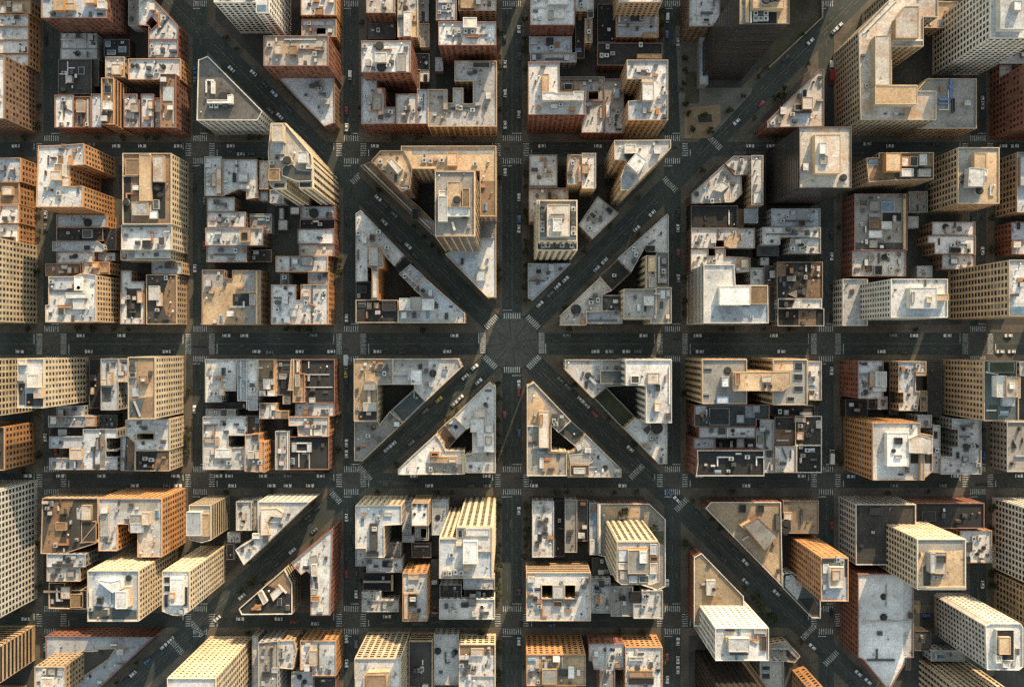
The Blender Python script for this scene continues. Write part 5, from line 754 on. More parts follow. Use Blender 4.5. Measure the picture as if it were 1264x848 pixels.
B('white corner roof with vent clusters on the central avenue', (402, 491, 627, 572), 15, 'wh', 'W', 's', [('a', 430, 520), ('a', 455, 522), ('p', 490, 505, 520, 525, 1, 'd', 'D'), ('c', 575, 525, .9, 1, 'w'), ('p', 520, 488, 552, 520, 1.4, 'd', 'G')])
B('slim brick tower with a glowing orange north wall in the third-avenue block', (253, 386, 352, 580), 26, 'or', 'L', 'p', [('p', 275, 390, 320, 412, 1.5, 'tn', 'R'), ('d', 258, 465, 320, 465, 1, 'tn'), ('p', 275, 470, 310, 525, 1.6, 'd', 'D'), ('p', 258, 470, 275, 570, 1.4, 'or', 'R'), ('p', 282, 485, 305, 500, 2.4, 'wh'), ('p', 278, 545, 318, 572, 1.2, 'bn', 'B'), ('c', 318, 540, 1, .6, 'd')], name='slim_tower', cat='tower', clutter=3)
B('green-framed gridded tower with a curved tan penthouse at the bottom edge', ((58, 732), (246, 732), (246, 960), (60, 960), (60, 815), (58, 810)), 43, 'cr', 'L', 'G', [('P', [(95, 805), (110, 788), (200, 785), (200, 950), (90, 950)], 4, 'tn', 'T'), ('p', 105, 800, 185, 940, 4.8, 'bn', 'B')], name='apartment_tower', cat='tower', clutter=1)
B('dark deck roof with white loungers at the bottom edge', (278, 662, 373, 900), 16, 'tn', 'D', 'h', [('a', 305, 780), ('a', 318, 780), ('a', 332, 775), ('d', 335, 735, 335, 755, .6, 'w'), ('d', 330, 760, 330, 790, .6, 'w')], clutter=2)
B('pale grey stained roof with two black puddles at the bottom edge', (380, 635, 480, 838), 12, 'gy', 'L', 's', [('c', 395, 705, 1.8, .4, 'd'), ('c', 465, 710, 1.4, .4, 'd')], clutter=3)
B('white roof with slotted cream north wall at the central avenue bottom edge', (482, 674, 628, 900), 18, 'cr', 'W', 'G', [('s', 486, 678, 626, 718, 'B'), ('p', 530, 692, 582, 722, 1.6, 'tn', 'R'), ('p', 485, 738, 520, 755, 1.4, 'd', 'D'), ('a', 492, 760), ('a', 520, 765), ('a', 548, 765), ('c', 585, 765, 1, .8, 'd'), ('d', 485, 800, 625, 800, .7, 'gy'), ('a', 505, 790)])
C('33')
B('white worn roof strewn with fans facing the southern cross street', (122, 95, 209, 321), 13, 'gy', 'W', 's', [('a', 150, 160), ('a', 165, 180), ('a', 150, 190), ('a', 175, 205), ('a', 180, 170), ('p', 135, 255, 150, 280, 1.2, 'd', 'D')], clutter=7)
B('slim grey roof with three dark patches between two black yards', (255, 88, 303, 301), 11, 'gy', 'G', 's', [('d', 265, 212, 290, 212, 1, 'd'), ('p', 262, 230, 280, 250, 1, 'd', 'D')], clutter=3)
B('brown narrow roof by the blue skylight strip', (306, 90, 347, 255), 9, 'bn', 'D', 's', par=.5, clutter=3)
B('blue strip roof of stepped skylights west of the roof garden', (354, 102, 384, 312), 11, 'gy', 'U', 's', [('k', 358, 140, 378, 190, 'b'), ('p', 356, 250, 376, 310, 1.2, 'wh', 'L')], clutter=2)
C('33')
CREAM = B('cream square tower with boxy roof frames standing in a roof garden', ((468, 258), (632, 258), (637, 264), (637, 420), (605, 432), (485, 432), (465, 418)), 64, 'cr', 'L', 'v', [('p', 510, 292, 592, 388, 3, 'tn', 'G'), ('p', 558, 298, 588, 345, 4.4, 'wh', 'W'), ('p', 472, 288, 508, 338, 1.4, 'gy', 'U'), ('p', 472, 345, 508, 370, 1.4, 'wh', 'R'), ('p', 600, 268, 630, 310, 1.6, 'gy', 'U'), ('p', 600, 318, 630, 338, 1.4, 'bn', 'K'), ('p', 600, 345, 630, 388, 1.4, 'wh', 'R'), ('p', 515, 395, 548, 425, 1.6, 'gy', 'U'), ('p', 555, 395, 595, 425, 1.6, 'gy', 'N'), ('p', 478, 380, 505, 410, 1.4, 'tn', 'L'), ('d', 470, 285, 630, 285, .7, 'or')], name='apartment_tower', cat='tower', clutter=0, cope='tn')
GARDEN = B('planted roof garden podium around the cream square tower', ((388, 104), (596, 104), (662, 168), (662, 440), (630, 455), (440, 390), (415, 318), (388, 312)), 13, 'br', 'G', 's', [('d', 395, 108, 395, 305, .9, 'wh'), ('s', [(575, 140), (598, 135), (590, 195), (575, 185)], 'T'), ('s', [(600, 215), (655, 215), (655, 270), (630, 262)], 'V'), ('s', [(410, 115), (560, 112), (560, 160), (410, 165)], 'T'), ('c', 505, 130, 1, .5, 'd')], name='podium', clutter=4, cope='wh')
B('white roof with two black courts in the central-avenue southern block', (98, 383, 359, 579), 25, 'tn', 'W', 'h', [('p', 206, 436, 250, 488, 1.6, 'gy', 'L'), ('c', 228, 452, 1.3, 1, 'd'), ('p', 208, 500, 242, 522, 1.6, 'bn', 'K'), ('c', 135, 492, 1.2, .8, 'd'), ('a', 152, 520), ('a', 270, 510), ('d', 165, 498, 300, 498, .8, 'd'), ('a', 330, 440), ('a', 305, 470)], holes=[(160, 434, 204, 488), (254, 434, 297, 488)])
B('grey roof with rusty stair frames east of the two black courts', (361, 405, 438, 547), 14, 'gy', 'L', 's', [('p', 378, 480, 392, 508, 1.8, 'or', 'R'), ('p', 395, 470, 410, 512, 2, 'tn', 'R'), ('c', 385, 450, 1.2, .7, 'd'), ('d', 400, 435, 435, 435, .6, 'd')])
B('dim grey roof with stains behind the roof garden', (441, 440, 530, 560), 13, 'gy', 'G', 's', [('c', 487, 490, 1.6, .5, 'd'), ('d', 485, 450, 485, 555, .5, 'gy')])
B('white corner roof with a black court by the fifth avenue', ((533, 510), (567, 510), (567, 458), (651, 456), (651, 569), (533, 569)), 15, 'gy', 'W', 's', [('a', 578, 478), ('a', 590, 478), ('a', 575, 520), ('p', 512, 460, 565, 508, .8, 'd', 'K')], name='corner_building')  # black penthouse slab stands in for the darkness of the court
B('tan-roofed hall with a glowing brick north wall on the central avenue', (99, 716, 338, 842), 32, 'or', 'T', 'p', [('p', 162, 775, 222, 836, 2.5, 'tn', 'G'), ('p', 268, 770, 292, 812, 2.6, 'wh', 'W'), ('p', 222, 775, 268, 805, 2.2, 'd', 'D'), ('d', 128, 785, 165, 785, .8, 'd'), ('d', 145, 770, 145, 800, .8, 'd'), ('d', 170, 838, 300, 838, .8, 'or'), ('s', [(100, 722), (150, 722), (140, 840), (100, 840)], 'R')])
B('pale notched roof with speckled stains and thin brick north wall', ((351, 672), (494, 672), (494, 776), (457, 776), (457, 900), (396, 900), (396, 776), (372, 776), (365, 742), (351, 740)), 18, 'br', 'L', 'p', [('a', 430, 785), ('a', 425, 800), ('d', 420, 680, 420, 770, .5, 'gy'), ('a', 440, 755), ('s', 398, 780, 455, 895, 'G')])
B('white roof with rows of dark hoods at the bottom edge by the fifth avenue', (500, 686, 650, 900), 21, 'or', 'W', 'p', [('p', 515, 725, 575, 740, 1.4, 'wh', 'W'), ('p', 515, 782, 610, 808, 1.4, 'bn', 'B'), ('d', 510, 775, 615, 775, 1, 'tn'), ('p', 512, 812, 615, 838, 1.6, 'd', 'K'), ('a', 550, 768), ('d', 550, 710, 575, 710, .8, 'd'), ('c', 635, 785, .9, .6, 'd')])
C('34')
B('wedge terrace roof with two dark shafts and a tilted tan roof box', ((168, 122), (190, 98), (473, 98), (480, 440)), 15, 'br', 'S', 's', [('P', [(325, 195), (380, 160), (462, 236), (408, 294)], 8, 'bn', 'G'), ('P', [(312, 195), (350, 172), (362, 182), (328, 210)], 6, 'tn', 'L'), ('p', 303, 108, 332, 140, 1, 'd', 'K'), ('p', 378, 110, 405, 140, 1, 'd', 'K'), ('s', [(425, 300), (460, 310), (470, 420), (405, 350)], 'T'), ('p', 452, 145, 472, 210, 1.6, 'd', 'N'), ('d', 315, 250, 340, 235, .8, 'wh')], name='corner_building', cope='wh', clutter=2)
B('tan brick yard building with white dishes beside the wedge terrace', (482, 92, 626, 224), 11, 'bn', 'S', 's', [('c', 495, 185, 2.4, 2, 'w'), ('c', 490, 215, 2.2, 2, 'w'), ('d', 555, 125, 555, 185, 1.2, 'd'), ('p', 486, 140, 520, 170, 2, 'tn', 'R')], clutter=3)
B('red brick slab tower with a gold north wall and plant-filled roof', (637, 323, 747, 499), 52, 'or', 'L', 'p', [('p', 672, 360, 730, 445, 3, 'wh', 'R'), ('p', 682, 375, 715, 415, 4, 'or', 'R'), ('p', 640, 330, 690, 345, 1.4, 'd', 'D'), ('a', 705, 330), ('a', 722, 340), ('p', 645, 350, 668, 385, 1.4, 'wh', 'L'), ('s', 640, 450, 742, 490, 'U'), ('a', 715, 440), ('s', 730, 330, 744, 400, 'D')], fac2='l', name='brick_tower', cat='tower', clutter=3)
B('dark triangular podium with white rim at the foot of the red brick slab', ((482, 388), (522, 382), (634, 490), (634, 568), (600, 567), (482, 446)), 13, 'gy', 'N', 's', [('s', [(490, 395), (520, 392), (560, 440), (540, 495), (490, 440)], 'L'), ('s', [(545, 490), (600, 485), (628, 520), (625, 555), (600, 555)], 'K')], name='podium', cope='wh', clutter=2)
B('white gridded tower with a bright lattice north wall by the southeast diagonal', (208, 608, 424, 740), 54, 'wh', 'W', 'G', [('p', 262, 650, 345, 705, 3.5, 'wh', 'W'), ('p', 250, 645, 275, 690, 2, 'tn', 'R'), ('p', 392, 640, 416, 702, 1, 'bn', 'D'), ('d', 330, 640, 380, 668, .8, 'tn'), ('p', 365, 610, 415, 630, 1.4, 'gy', 'G'), ('d', 265, 710, 340, 710, 1, 'd'), ('p', 248, 612, 285, 622, 1, 'd', 'D')], fac2='l', name='apartment_tower', cat='tower', clutter=3)
B('grey weathered triangle roof with red brick avenue wall and a white air unit', ((121, 322), (151, 305), (322, 480), (322, 600), (121, 600)), 17, 'br', 'S', 's', [('p', 172, 415, 208, 475, 2.4, 'wh', 'L'), ('d', 150, 430, 172, 425, .8, 'm'), ('c', 200, 450, .9, 3, 'd')], name='corner_building', cope='wh', clutter=1)
C('px')
B('dark ribbed tower at the bottom edge south of the white gridded tower', (893, 860, 955, 930), 66, 'dk', 'D', 'v', name='office_tower', cat='tower')
C('34')
B('low grey roof with vent grilles behind the white gridded tower', (388, 742, 484, 900), 14, 'gy', 'G', 's', [('k', 395, 760, 430, 780), ('k', 395, 790, 430, 815), ('d', 485, 760, 485, 840, .8, 'd')], clutter=3)
B('tan terrace with a curved black pool edge by the southeast diagonal', ((428, 672), (496, 660), (552, 722), (530, 748), (428, 735)), 8, 'tn', 'G', 's', [('P', [(495, 690), (515, 710), (540, 735), (515, 738), (495, 720)], .4, 'd', 'K'), ('d', 430, 690, 500, 690, .8, 'gy')], par=.5, clutter=2)
C('px')
B('orange-lit brick tower just inside the bottom edge by the southeast diagonal', ((1003, 856), (1018, 850), (1038, 875), (1020, 900), (1003, 890)), 34, 'or', 'L', 'p', name='brick_tower', cat='tower')
C('35')
B('dark grey windowed block behind the tall southeast slab tower', (108, 107, 350, 352), 26, 'wh', 'D', 'G', [('c', 132, 130, 1.8, 1, 'd'), ('p', 165, 122, 215, 148, 1.4, 'd', 'D'), ('c', 257, 130, 1, 1, 'w'), ('c', 132, 275, 1.4, 1, 'd')], clutter=2)
B('tall slab tower with a tan roof and gold north face near the southeast corner', (357, 248, 553, 452), 61, 'cr', 'T', 'G', [('p', 412, 300, 476, 388, 4, 'tn', 'R'), ('p', 432, 315, 472, 345, 5, 'd', 'D'), ('p', 410, 305, 432, 385, 5, 'gy', 'L'), ('a', 455, 395), ('a', 430, 402), ('d', 360, 440, 550, 440, 1, 'cr'), ('s', [(362, 252), (540, 252), (540, 290), (362, 300)], 'G'), ('s', [(380, 360), (410, 330), (410, 440), (380, 440)], 'D')], fac2='l', name='apartment_tower', cat='tower', clutter=2, cope='wh')
B('broad black roof with two lamps and a brick north wall', (352, 102, 628, 204), 18, 'br', 'K', 's', [('a', 462, 152), ('a', 548, 152), ('p', 375, 135, 430, 175, 1, 'd', 'K')], clutter=4)
B('pale roof with dark kennel vents behind the tall slab tower', (530, 213, 659, 343), 16, 'or', 'L', 's', [('p', 555, 262, 580, 300, 1.4, 'd', 'D'), ('c', 603, 310, 1, .8, 'w'), ('c', 632, 285, 1, .8, 'd'), ('a', 585, 245), ('p', 548, 318, 572, 342, 1.2, 'd', 'K')])
C('px')
B('pale gridded tower cut by the east edge below the southern cross street', (1272, 629, 1340, 722), 37, 'wh', 'L', 'G', name='apartment_tower', cat='tower')
B('darker tan gridded tower cut by the east edge south of the pale gridded one', (1273, 727, 1340, 790), 36, 'tn', 'L', 'G', name='apartment_tower', cat='tower')
C('35')
B('huge blue-white roof with a red brick west wall and pointed south end', ((117, 390), (341, 390), (341, 727), (320, 727), (250, 850), (232, 850), (137, 735), (117, 727)), 26, 'br', 'W', 'p', [('d', 228, 430, 228, 520, .5, 'gy'), ('d', 130, 578, 330, 578, .5, 'gy'), ('d', 150, 735, 262, 735, 1, 'd'), ('c', 225, 485, 1.6, .4, 'd'), ('c', 225, 568, 1.8, .4, 'd'), ('p', 310, 730, 330, 778, 1.4, 'd', 'K'), ('s', 300, 395, 336, 722, 'L'), ('d', 190, 690, 190, 735, .8, 'd'), ('a', 205, 630)], clutter=4)
B('white tower with a chamfered crown and deep dark roof pit near the southeast corner', ((634, 600), (650, 590), (775, 590), (786, 605), (786, 765), (768, 779), (640, 777)), 55, 'wh', 'W', 't', [('p', 678, 615, 750, 740, 2.5, 'wh', 'K'), ('p', 690, 645, 735, 715, 4, 'tn', 'T'), ('a', 700, 720), ('a', 715, 735), ('p', 675, 720, 700, 750, 3, 'wh', 'R'), ('p', 705, 745, 730, 768, 2, 'wh')], fac2='l', name='apartment_tower', cat='tower', clutter=2)
C('px')
B('gold-ribbed tower leaning in from the bottom edge near the southeast corner', (1199, 863, 1261, 930), 56, 'cr', 'W', 'v', name='apartment_tower', cat='tower')
C('35')
B('low grey roof between huge blue-white roof and chamfered tower', (412, 697, 548, 742), 10, 'gy', 'L', 's', par=.5, clutter=3)
B('low brown service roof behind the tall slab tower and the chamfered tower', (345, 620, 412, 700), 8, 'dk', 'D', 's', par=.5, clutter=2)

# unseen blocks added to the north so their shade falls into the picture
C('px')
for x0, x1, h_, wl, lab in ((652, 663, 60, 'br', 'unseen slim brick shade slab north of the top street at the central avenue corner'), (-110, 40, 34, 'br', 'unseen brick shade block north of the top street, first from the west'), (66, 215, 36, 'tn', 'unseen tan shade block north of the top street, second from the west'), (275, 395, 34, 'cr', 'unseen cream shade block north of the top street, third from the west'),  # slim slab added to shape a sun strip on the avenue
    (455, 600, 24, 'br', 'unseen brick shade block north of the top street, just west of the central avenue'), (709, 800, 60, 'tn', 'unseen tan shade block north of the top street, just east of the central avenue'), (850, 1040, 56, 'gy', 'unseen grey shade tower north of the top street behind the dark high-rise'),
    (1225, 1380, 55, 'br', 'unseen brick shade tower north of the top street at the northeast corner')):
    f_ = 1 / (1 - h_ / CAMH)
    B(lab, (CX + (x0 - CX) * f_, CY - (CY + 165) * f_, CX + (x1 - CX) * f_, CY - (CY + (62 if x0 > 600 and x0 < 720 else 36)) * f_), h_, wl, 'L', 's')
for y0, y1, h_, wl, lab in ((205, 395, 48, 'tn', 'unseen tan shade block east of the picture above the wide middle street'), (452, 575, 42, 'br', 'unseen brick shade block east of the picture below the wide middle street'), (615, 745, 45, 'cr', 'unseen cream shade block east of the picture below the southern cross street')):  # unseen blocks added past the east edge to shade the streets
    f_ = 1 / (1 - h_ / CAMH)
    B(lab, (CX + 705 * f_, CY + (y0 - CY) * f_, CX + 750 * f_, CY + (y1 - CY) * f_), h_, wl, 'L', 's')
# low roofs and sheds in the yards between the taller houses
def Y(label, rect, h, roof='D', wall='bn', n=2, nm='yard_shed', cat='shed', feats=()): B(label, rect, h, wall, roof, 'n', feats, name=nm, cat=cat, par=.3, clutter=n)
C('02')
Y('white flat shed in the yard below the narrow alley garages', (398, 356, 443, 408), 5, 'W', 'gy', 1)
Y('brown lean-to east of the white-roofed brick block with twin hoods', (347, 362, 394, 446), 7, 'B')
Y('dark parking deck in the yard beside the alley garages', (366, 268, 444, 350), 4, 'D', 'gy', 3)
Y('grey lean-to at the west foot of the tall blank brick wall', (474, 288, 512, 356), 6, 'U', 'gy', 1)
C('03')
Y('black yard deck below the tan gridded tower by the light alley', (474, 22, 564, 212), 6, 'K', 'bn', 6)
Y('dark low roof behind the thin tan block at the light alley', (364, 62, 410, 292), 7, 'D', 'bn', 4)
C('11')
Y('pale container shed in the car yard south of the stepped white tower', (420, 346, 456, 386), 4, 'L', 'gy', 0)
Y('small white shed in the car yard just below the bluish roof', (470, 292, 506, 320), 4, 'W', 'gy', 0)
Y('narrow white shed beside the drive of the car yard', (423, 296, 440, 342), 4, 'W', 'gy', 0)
Y('grey lean-to on the west side of the car yard', (352, 330, 392, 378), 6, 'G', 'bn', 2)
Y('grey yard roof east of the long pale roof with the tan box', (300, 470, 390, 520), 6, 'D', 'bn', 3)
C('10')
Y('dark sunken roof east of the bow-ended grey roof', (438, 380, 486, 470), 8, 'D', 'bn', 3)
Y('grey lean-to below the bow-ended grey roof', (396, 482, 482, 516), 7, 'U', 'bn', 2)
C('14')
Y('brown yard roof between black ringed roof and small blue roof', (310, 300, 333, 376), 7, 'B', 'bn', 1)
Y('dark stepped yard roof west of the black fan-strewn roof', (418, 538, 468, 612), 9, 'N', 'bn', 3)
Y('brown yard roof behind the two-level striped tower', (440, 620, 470, 770), 8, 'D', 'bn', 3)
C('20')
Y('black low roof west of the blue-grey slab with chimney cluster', (424, 168, 478, 400), 6, 'K', 'dk', 3)
Y('dark low roof between lit brick dormer and grey U roof', (458, 432, 558, 496), 7, 'N', 'dk', 4)
C('25')
Y('black low roof between red brick block and wing-penthouse block', (76, 358, 180, 440), 8, 'K', 'dk', 3)
Y('dark low roof between white plant towers and grey black-court roof', (284, 182, 326, 430), 8, 'D', 'dk', 4)
Y('dark low roof north of the blue-grey court roof', (466, 190, 534, 440), 5, 'D', 'dk', 2)
C('31')
Y('grey yard roof between small gold tower and southwest diagonal', (200, 222, 252, 262), 5, 'L', 'gy', 2)
Y('dark yard shed beside the cream slab tower', (196, 268, 226, 330), 5, 'D', 'gy', 1)
C('32')
Y('small dark court roof inside the blue-white L-roof', (186, 262, 246, 322), 12, 'G', 'gy', 2)
Y('dark passage roof west of the gold striped tower', (370, 330, 398, 560), 7, 'D', 'dk', 4)
Y('blue shaded court roof beside the blue-white L-roof', (252, 232, 300, 260), 11, 'U', 'gy', 1)
C('33')
Y('black yard roof between white fan roof and slim grey roof', (212, 90, 252, 318), 6, 'K', 'dk', 3)
Y('dark low roof north of the rusty stair frames', (364, 322, 438, 400), 9, 'D', 'dk', 3)
# ================================================================== ground, streets, markings
def ground_mat(name, base, lite, spots=.5, scale=.05, tracks=None):
    m = bpy.data.materials.new(name); t, b = nt(m); g = NG(t)
    co, raw, r = g.co()
    n1 = g.noise(co, scale, 6, .7, .5); n2 = g.noise(co, scale * 9, 5, .7, .2); n3 = g.noise(co, 1.25, 4, .8)
    c = g.mix(g.ramp(n1, .35, .68, 0, 1), base, lite)
    c = g.mix(g.math('MULTIPLY', g.ramp(n2, .55, .7, 0, 1), spots), c, tuple(x * .4 for x in base))
    c = g.mix(.5, c, g.mix(1.0, c, g.mix(g.ramp(n3, .3, .7, 0, 1), (.6, .6, .6), (1.35, 1.35, 1.35)), 'MULTIPLY'))
    if tracks:       # wheel tracks running along the street
        mp = g.n('ShaderNodeMapping'); g.l(co, mp.inputs[0]); mp.inputs['Scale'].default_value = (.012, 1, 1)
        n4 = g.noise(mp.outputs[0], .55, 4, .6)
        c = g.mix(g.ramp(n4, .4, .66, 0, tracks), c, tuple(x * 1.9 for x in base))
    g.l(c, b.inputs['Base Color']); b.inputs['Roughness'].default_value = .85; b.inputs['Specular IOR Level'].default_value = .3
    return m
ASPH = ground_mat('asphalt', (.021, .028, .0255), (.048, .054, .048), .55, .045, .6)
WALK = ground_mat('sidewalk_concrete', (.058, .051, .040), (.115, .098, .076), .7, .09)
YARD = ground_mat('yard_asphalt', (.032, .034, .030), (.066, .063, .053), .6, .09)
JUNC = ground_mat('haze_toned_concrete', (.042, .044, .039), (.075, .072, .061), .6, .07)
LAWN = ground_mat('lawn_grass', (.036, .038, .022), (.080, .068, .040), .5, .15)
BED = ground_mat('gravel_bed', (.17, .12, .07), (.26, .19, .12), .5, .12)
PAVE = ground_mat('plaza_paving', (.095, .09, .078), (.15, .14, .118), .4, .1)
def paint_mat():
    m = bpy.data.materials.new('worn_white_paint'); t, b = nt(m); g = NG(t); co, raw, r = g.co()
    n = g.noise(co, 1.1, 5, .75)
    g.l(g.mix(g.ramp(n, .44, .64, 0, 1), (.44, .44, .41), (.07, .07, .066)), b.inputs['Base Color']); b.inputs['Roughness'].default_value = .8
    return m
PAINT = paint_mat()
LINEP = plain('faded_lane_paint', (.125, .125, .115), .8, 0, .3, .6, .5)
DARKP = plain('tyre_mark', (.035, .035, .034), .85)
def sheet(name, poly, z, mat, kind='structure', world=True):
    m = MB(); P = ccw([W2(*p) for p in poly] if world else poly); fill(m, [P], z, 0)
    o = obj(name, m.mesh(name, [mat])); o['kind'] = kind; return o
sheet('ground', [(-4000, -4000), (4000, -4000), (4000, 4000), (-4000, 4000)], -.02, ASPH, world=False)
VS = [(-140, -122), (54, 73), (238, 256), (424, 443), (620, 644), (820, 840), (1010, 1029), (1197, 1217), (1392, 1412)]
HS = [(-190, -172), (-24, 0), (176, 194), (411, 438), (584, 602), (756, 774), (935, 953)]
DG = {'NW': (-1, -1.0), 'NE': (1, -1.0), 'SW': (-1, .9), 'SE': (1, .975)}
CP = (632.0, 423.0); DHW = 12.5
for a, b_ in VS:        # one sheet per avenue, turned so that the wheel tracks run along it
    x = (W2(a, 0)[0] + W2(b_, 0)[0]) / 2; hw = (b_ - a) / 2 * S
    m = MB(); m.face([(-340, -hw, 0), (340, -hw, 0), (340, hw, 0), (-340, hw, 0)]); o = obj('road', m.mesh('road', [ASPH]), None, (x, 0, .004), math.pi / 2); o['kind'] = 'structure'
for a, b_ in HS:
    y = (W2(0, a)[1] + W2(0, b_)[1]) / 2; hw = (b_ - a) / 2 * S
    m = MB(); m.face([(-340, -hw, 0), (340, -hw, 0), (340, hw, 0), (-340, hw, 0)]); o = obj('road', m.mesh('road', [ASPH]), None, (0, y, .008), 0); o['kind'] = 'structure'
for k, (dx, dy) in DG.items():
    c = W2(*CP); ang = math.atan2(-dy, dx); hw = DHW * S
    m = MB(); m.face([(6, -hw, 0), (330, -hw, 0), (330, hw, 0), (6, hw, 0)]); o = obj('road', m.mesh('road', [ASPH]), None, (*c, .012), ang); o['kind'] = 'structure'
def clip(poly, n, d):           # keep the side where p.n >= d
    out = []
    for i in range(len(poly)):
        a, b_ = poly[i - 1], poly[i]; da = a[0] * n[0] + a[1] * n[1] - d; db = b_[0] * n[0] + b_[1] * n[1] - d
        if (da >= 0) != (db >= 0):
            t = da / (da - db); out.append((a[0] + (b_[0] - a[0]) * t, a[1] + (b_[1] - a[1]) * t))
        if db >= 0: out.append(b_)
    return out
BLOCKS = []
for i in range(len(VS) - 1):
    for j in range(len(HS) - 1):
        P = [(VS[i][1], HS[j][1]), (VS[i + 1][0], HS[j][1]), (VS[i + 1][0], HS[j + 1][0]), (VS[i][1], HS[j + 1][0])]
        q = ('N' if (P[0][1] + P[2][1]) / 2 < CP[1] else 'S') + ('W' if (P[0][0] + P[1][0]) / 2 < CP[0] else 'E')
        dx, dy = DG[q]; l = math.hypot(dx, dy); n = (-dy / l, dx / l); dc = CP[0] * n[0] + CP[1] * n[1]
        for sg in (1, -1):
            Q = clip(P, (n[0] * sg, n[1] * sg), dc * sg + DHW)
            if len(Q) < 3 or abs(area(Q)) < 60: continue
            # corner towards the central plaza cut off
            mx = sum(p[0] for p in Q) / len(Q) - CP[0]; my = sum(p[1] for p in Q) / len(Q) - CP[1]; ml = math.hypot(mx, my)
            oa = (math.floor(math.atan2(my, mx) / (math.pi / 4)) + .5) * math.pi / 4; ox, oy = math.cos(oa), math.sin(oa)
            Q = clip(Q, (ox, oy), CP[0] * ox + CP[1] * oy + 35)
            BLOCKS.append(Q)
for Q in BLOCKS:
    P = ccw([W2(*p) for p in Q]); m = MB(); m.prism(P, 0, .15)
    o = obj('pavement', m.mesh('pavement', [WALK])); o['kind'] = 'structure'
    cc = (sum(p[0] for p in P) / len(P), sum(p[1] for p in P) / len(P))
    if edist(cc, P) > 7: 
        I = list(P)
        for i in range(len(P)):
            e = (Vector(P[i]) - Vector(P[i - 1])).normalized(); nn = (-e.y, e.x); I = clip(I, nn, nn[0] * P[i][0] + nn[1] * P[i][1] + 4.2)
        if len(I) > 2 and area(I) > 60: m = MB(); fill(m, [I], .154, 0); o = obj('yard_ground', m.mesh('yard_ground', [YARD])); o['kind'] = 'structure'
# centre of the star junction
m = MB(); m.cyl(0, 0, 0, .016, 33 * S, 48); o = obj('junction_paving', m.mesh('junction_paving', [ground_mat('worn_junction_concrete', (.048, .052, .047), (.090, .088, .076), .7, .09)]), None, (*W2(*CP), 0)); o['kind'] = 'structure'
m = MB()
for k in range(16):
    a = k * math.pi / 8 + .13; u = Vector((math.cos(a), math.sin(a), 0)); v = Vector((-u.y, u.x, 0)); r0 = 2.2
    w_ = .14 if k % 2 else .3
    m.face([u * r0 - v * w_ * .6, u * 12.8 - v * w_, u * 12.8 + v * w_, u * r0 + v * w_ * .6])
o = obj('tyre_marks', m.mesh('tyre_marks', [DARKP]), None, (*W2(*CP), .021)); o['kind'] = 'structure'
def crosswalk(px, py, ang, span, blen=7.0, z=.024, mat=None):
    """ladder of bars across a street; ang = walking direction in the picture"""
    m = MB(); L = span * S; n = max(4, int(L / 1.05)); st = L / n
    for k in range(n):
        x = -L / 2 + (k + .5) * st; m.face([(x - .23, -blen * S / 2, 0), (x + .23, -blen * S / 2, 0), (x + .23, blen * S / 2, 0), (x - .23, blen * S / 2, 0)])
    o = obj('crosswalk', m.mesh('crosswalk', [mat or PAINT]), None, (*W2(px, py), z), -ang); o['kind'] = 'structure'
PAINTC = plain('fresh_white_paint', (.42, .42, .39), .8, 0, .3, .5, .9)
def line(x0, y0, x1, y1, w=.16, dash=None, z=.024):
    a, b_ = Vector(W2(x0, y0)), Vector(W2(x1, y1)); e = b_ - a; L = e.length; u = e / L; v = Vector((-u.y, u.x)) * w / 2; m = MB(); s = 0
    while s < L:
        t = min(L, s + (dash or L)); p, q = a + u * s, a + u * t
        m.face([(*(p - v), z), (*(q - v), z), (*(q + v), z), (*(p + v), z)]); s = t + (dash * 1.5 if dash else 0)
    o = obj('road_marking', m.mesh('road_marking', [LINEP if w < .3 else PAINT])); o['kind'] = 'structure'
for i, (a, b_) in enumerate(VS[1:8]):
    for j, (c, d) in enumerate(HS[1:6]):
        if i == 3 and j == 2: continue
        mx, my = (a + b_) / 2, (c + d) / 2
        crosswalk(mx, c - 5, 0, b_ - a); crosswalk(mx, d + 5, 0, b_ - a)
        crosswalk(a - 5.5, my, math.pi / 2, d - c - 1); crosswalk(b_ + 5.5, my, math.pi / 2, d - c - 1)
        line(a, d + 11, mx, d + 11, .4); line(mx, c - 11, b_, c - 11, .4); line(a - 12, c + 1, a - 12, my, .4); line(b_ + 12, my, b_ + 12, d - 1, .4)
for px, py, sp in ((632, 390, 22), (632, 456.5, 21)): crosswalk(px, py, 0, sp, mat=PAINTC)
for px, py, sp in ((596, 423.5, 26), (668.5, 423.5, 26)): crosswalk(px, py, math.pi / 2, sp, mat=PAINTC)
for px, py, a in ((606.5, 397.5, -45), (658, 397.5, 45), (605, 447, 45), (659, 447, -45)): crosswalk(px, py, math.radians(a), 21, mat=PAINTC)
line(591, 411, 591, 424, .45); line(673.5, 424, 673.5, 437, .45); line(621, 383, 632, 383, .45); line(632, 463.5, 643, 463.5, .45)
for px, py, a in ((442, 218, -45), (408, 163, -45), (827, 228, 45), (882, 176, 45), (450, 584, 48), (413, 612, 48), (786, 582, -45), (842, 622, -46), (243, 776, 48), (220, 800, 48), (998, 780, -46), (1026, 812, -46)): crosswalk(px, py, math.radians(a), 23)
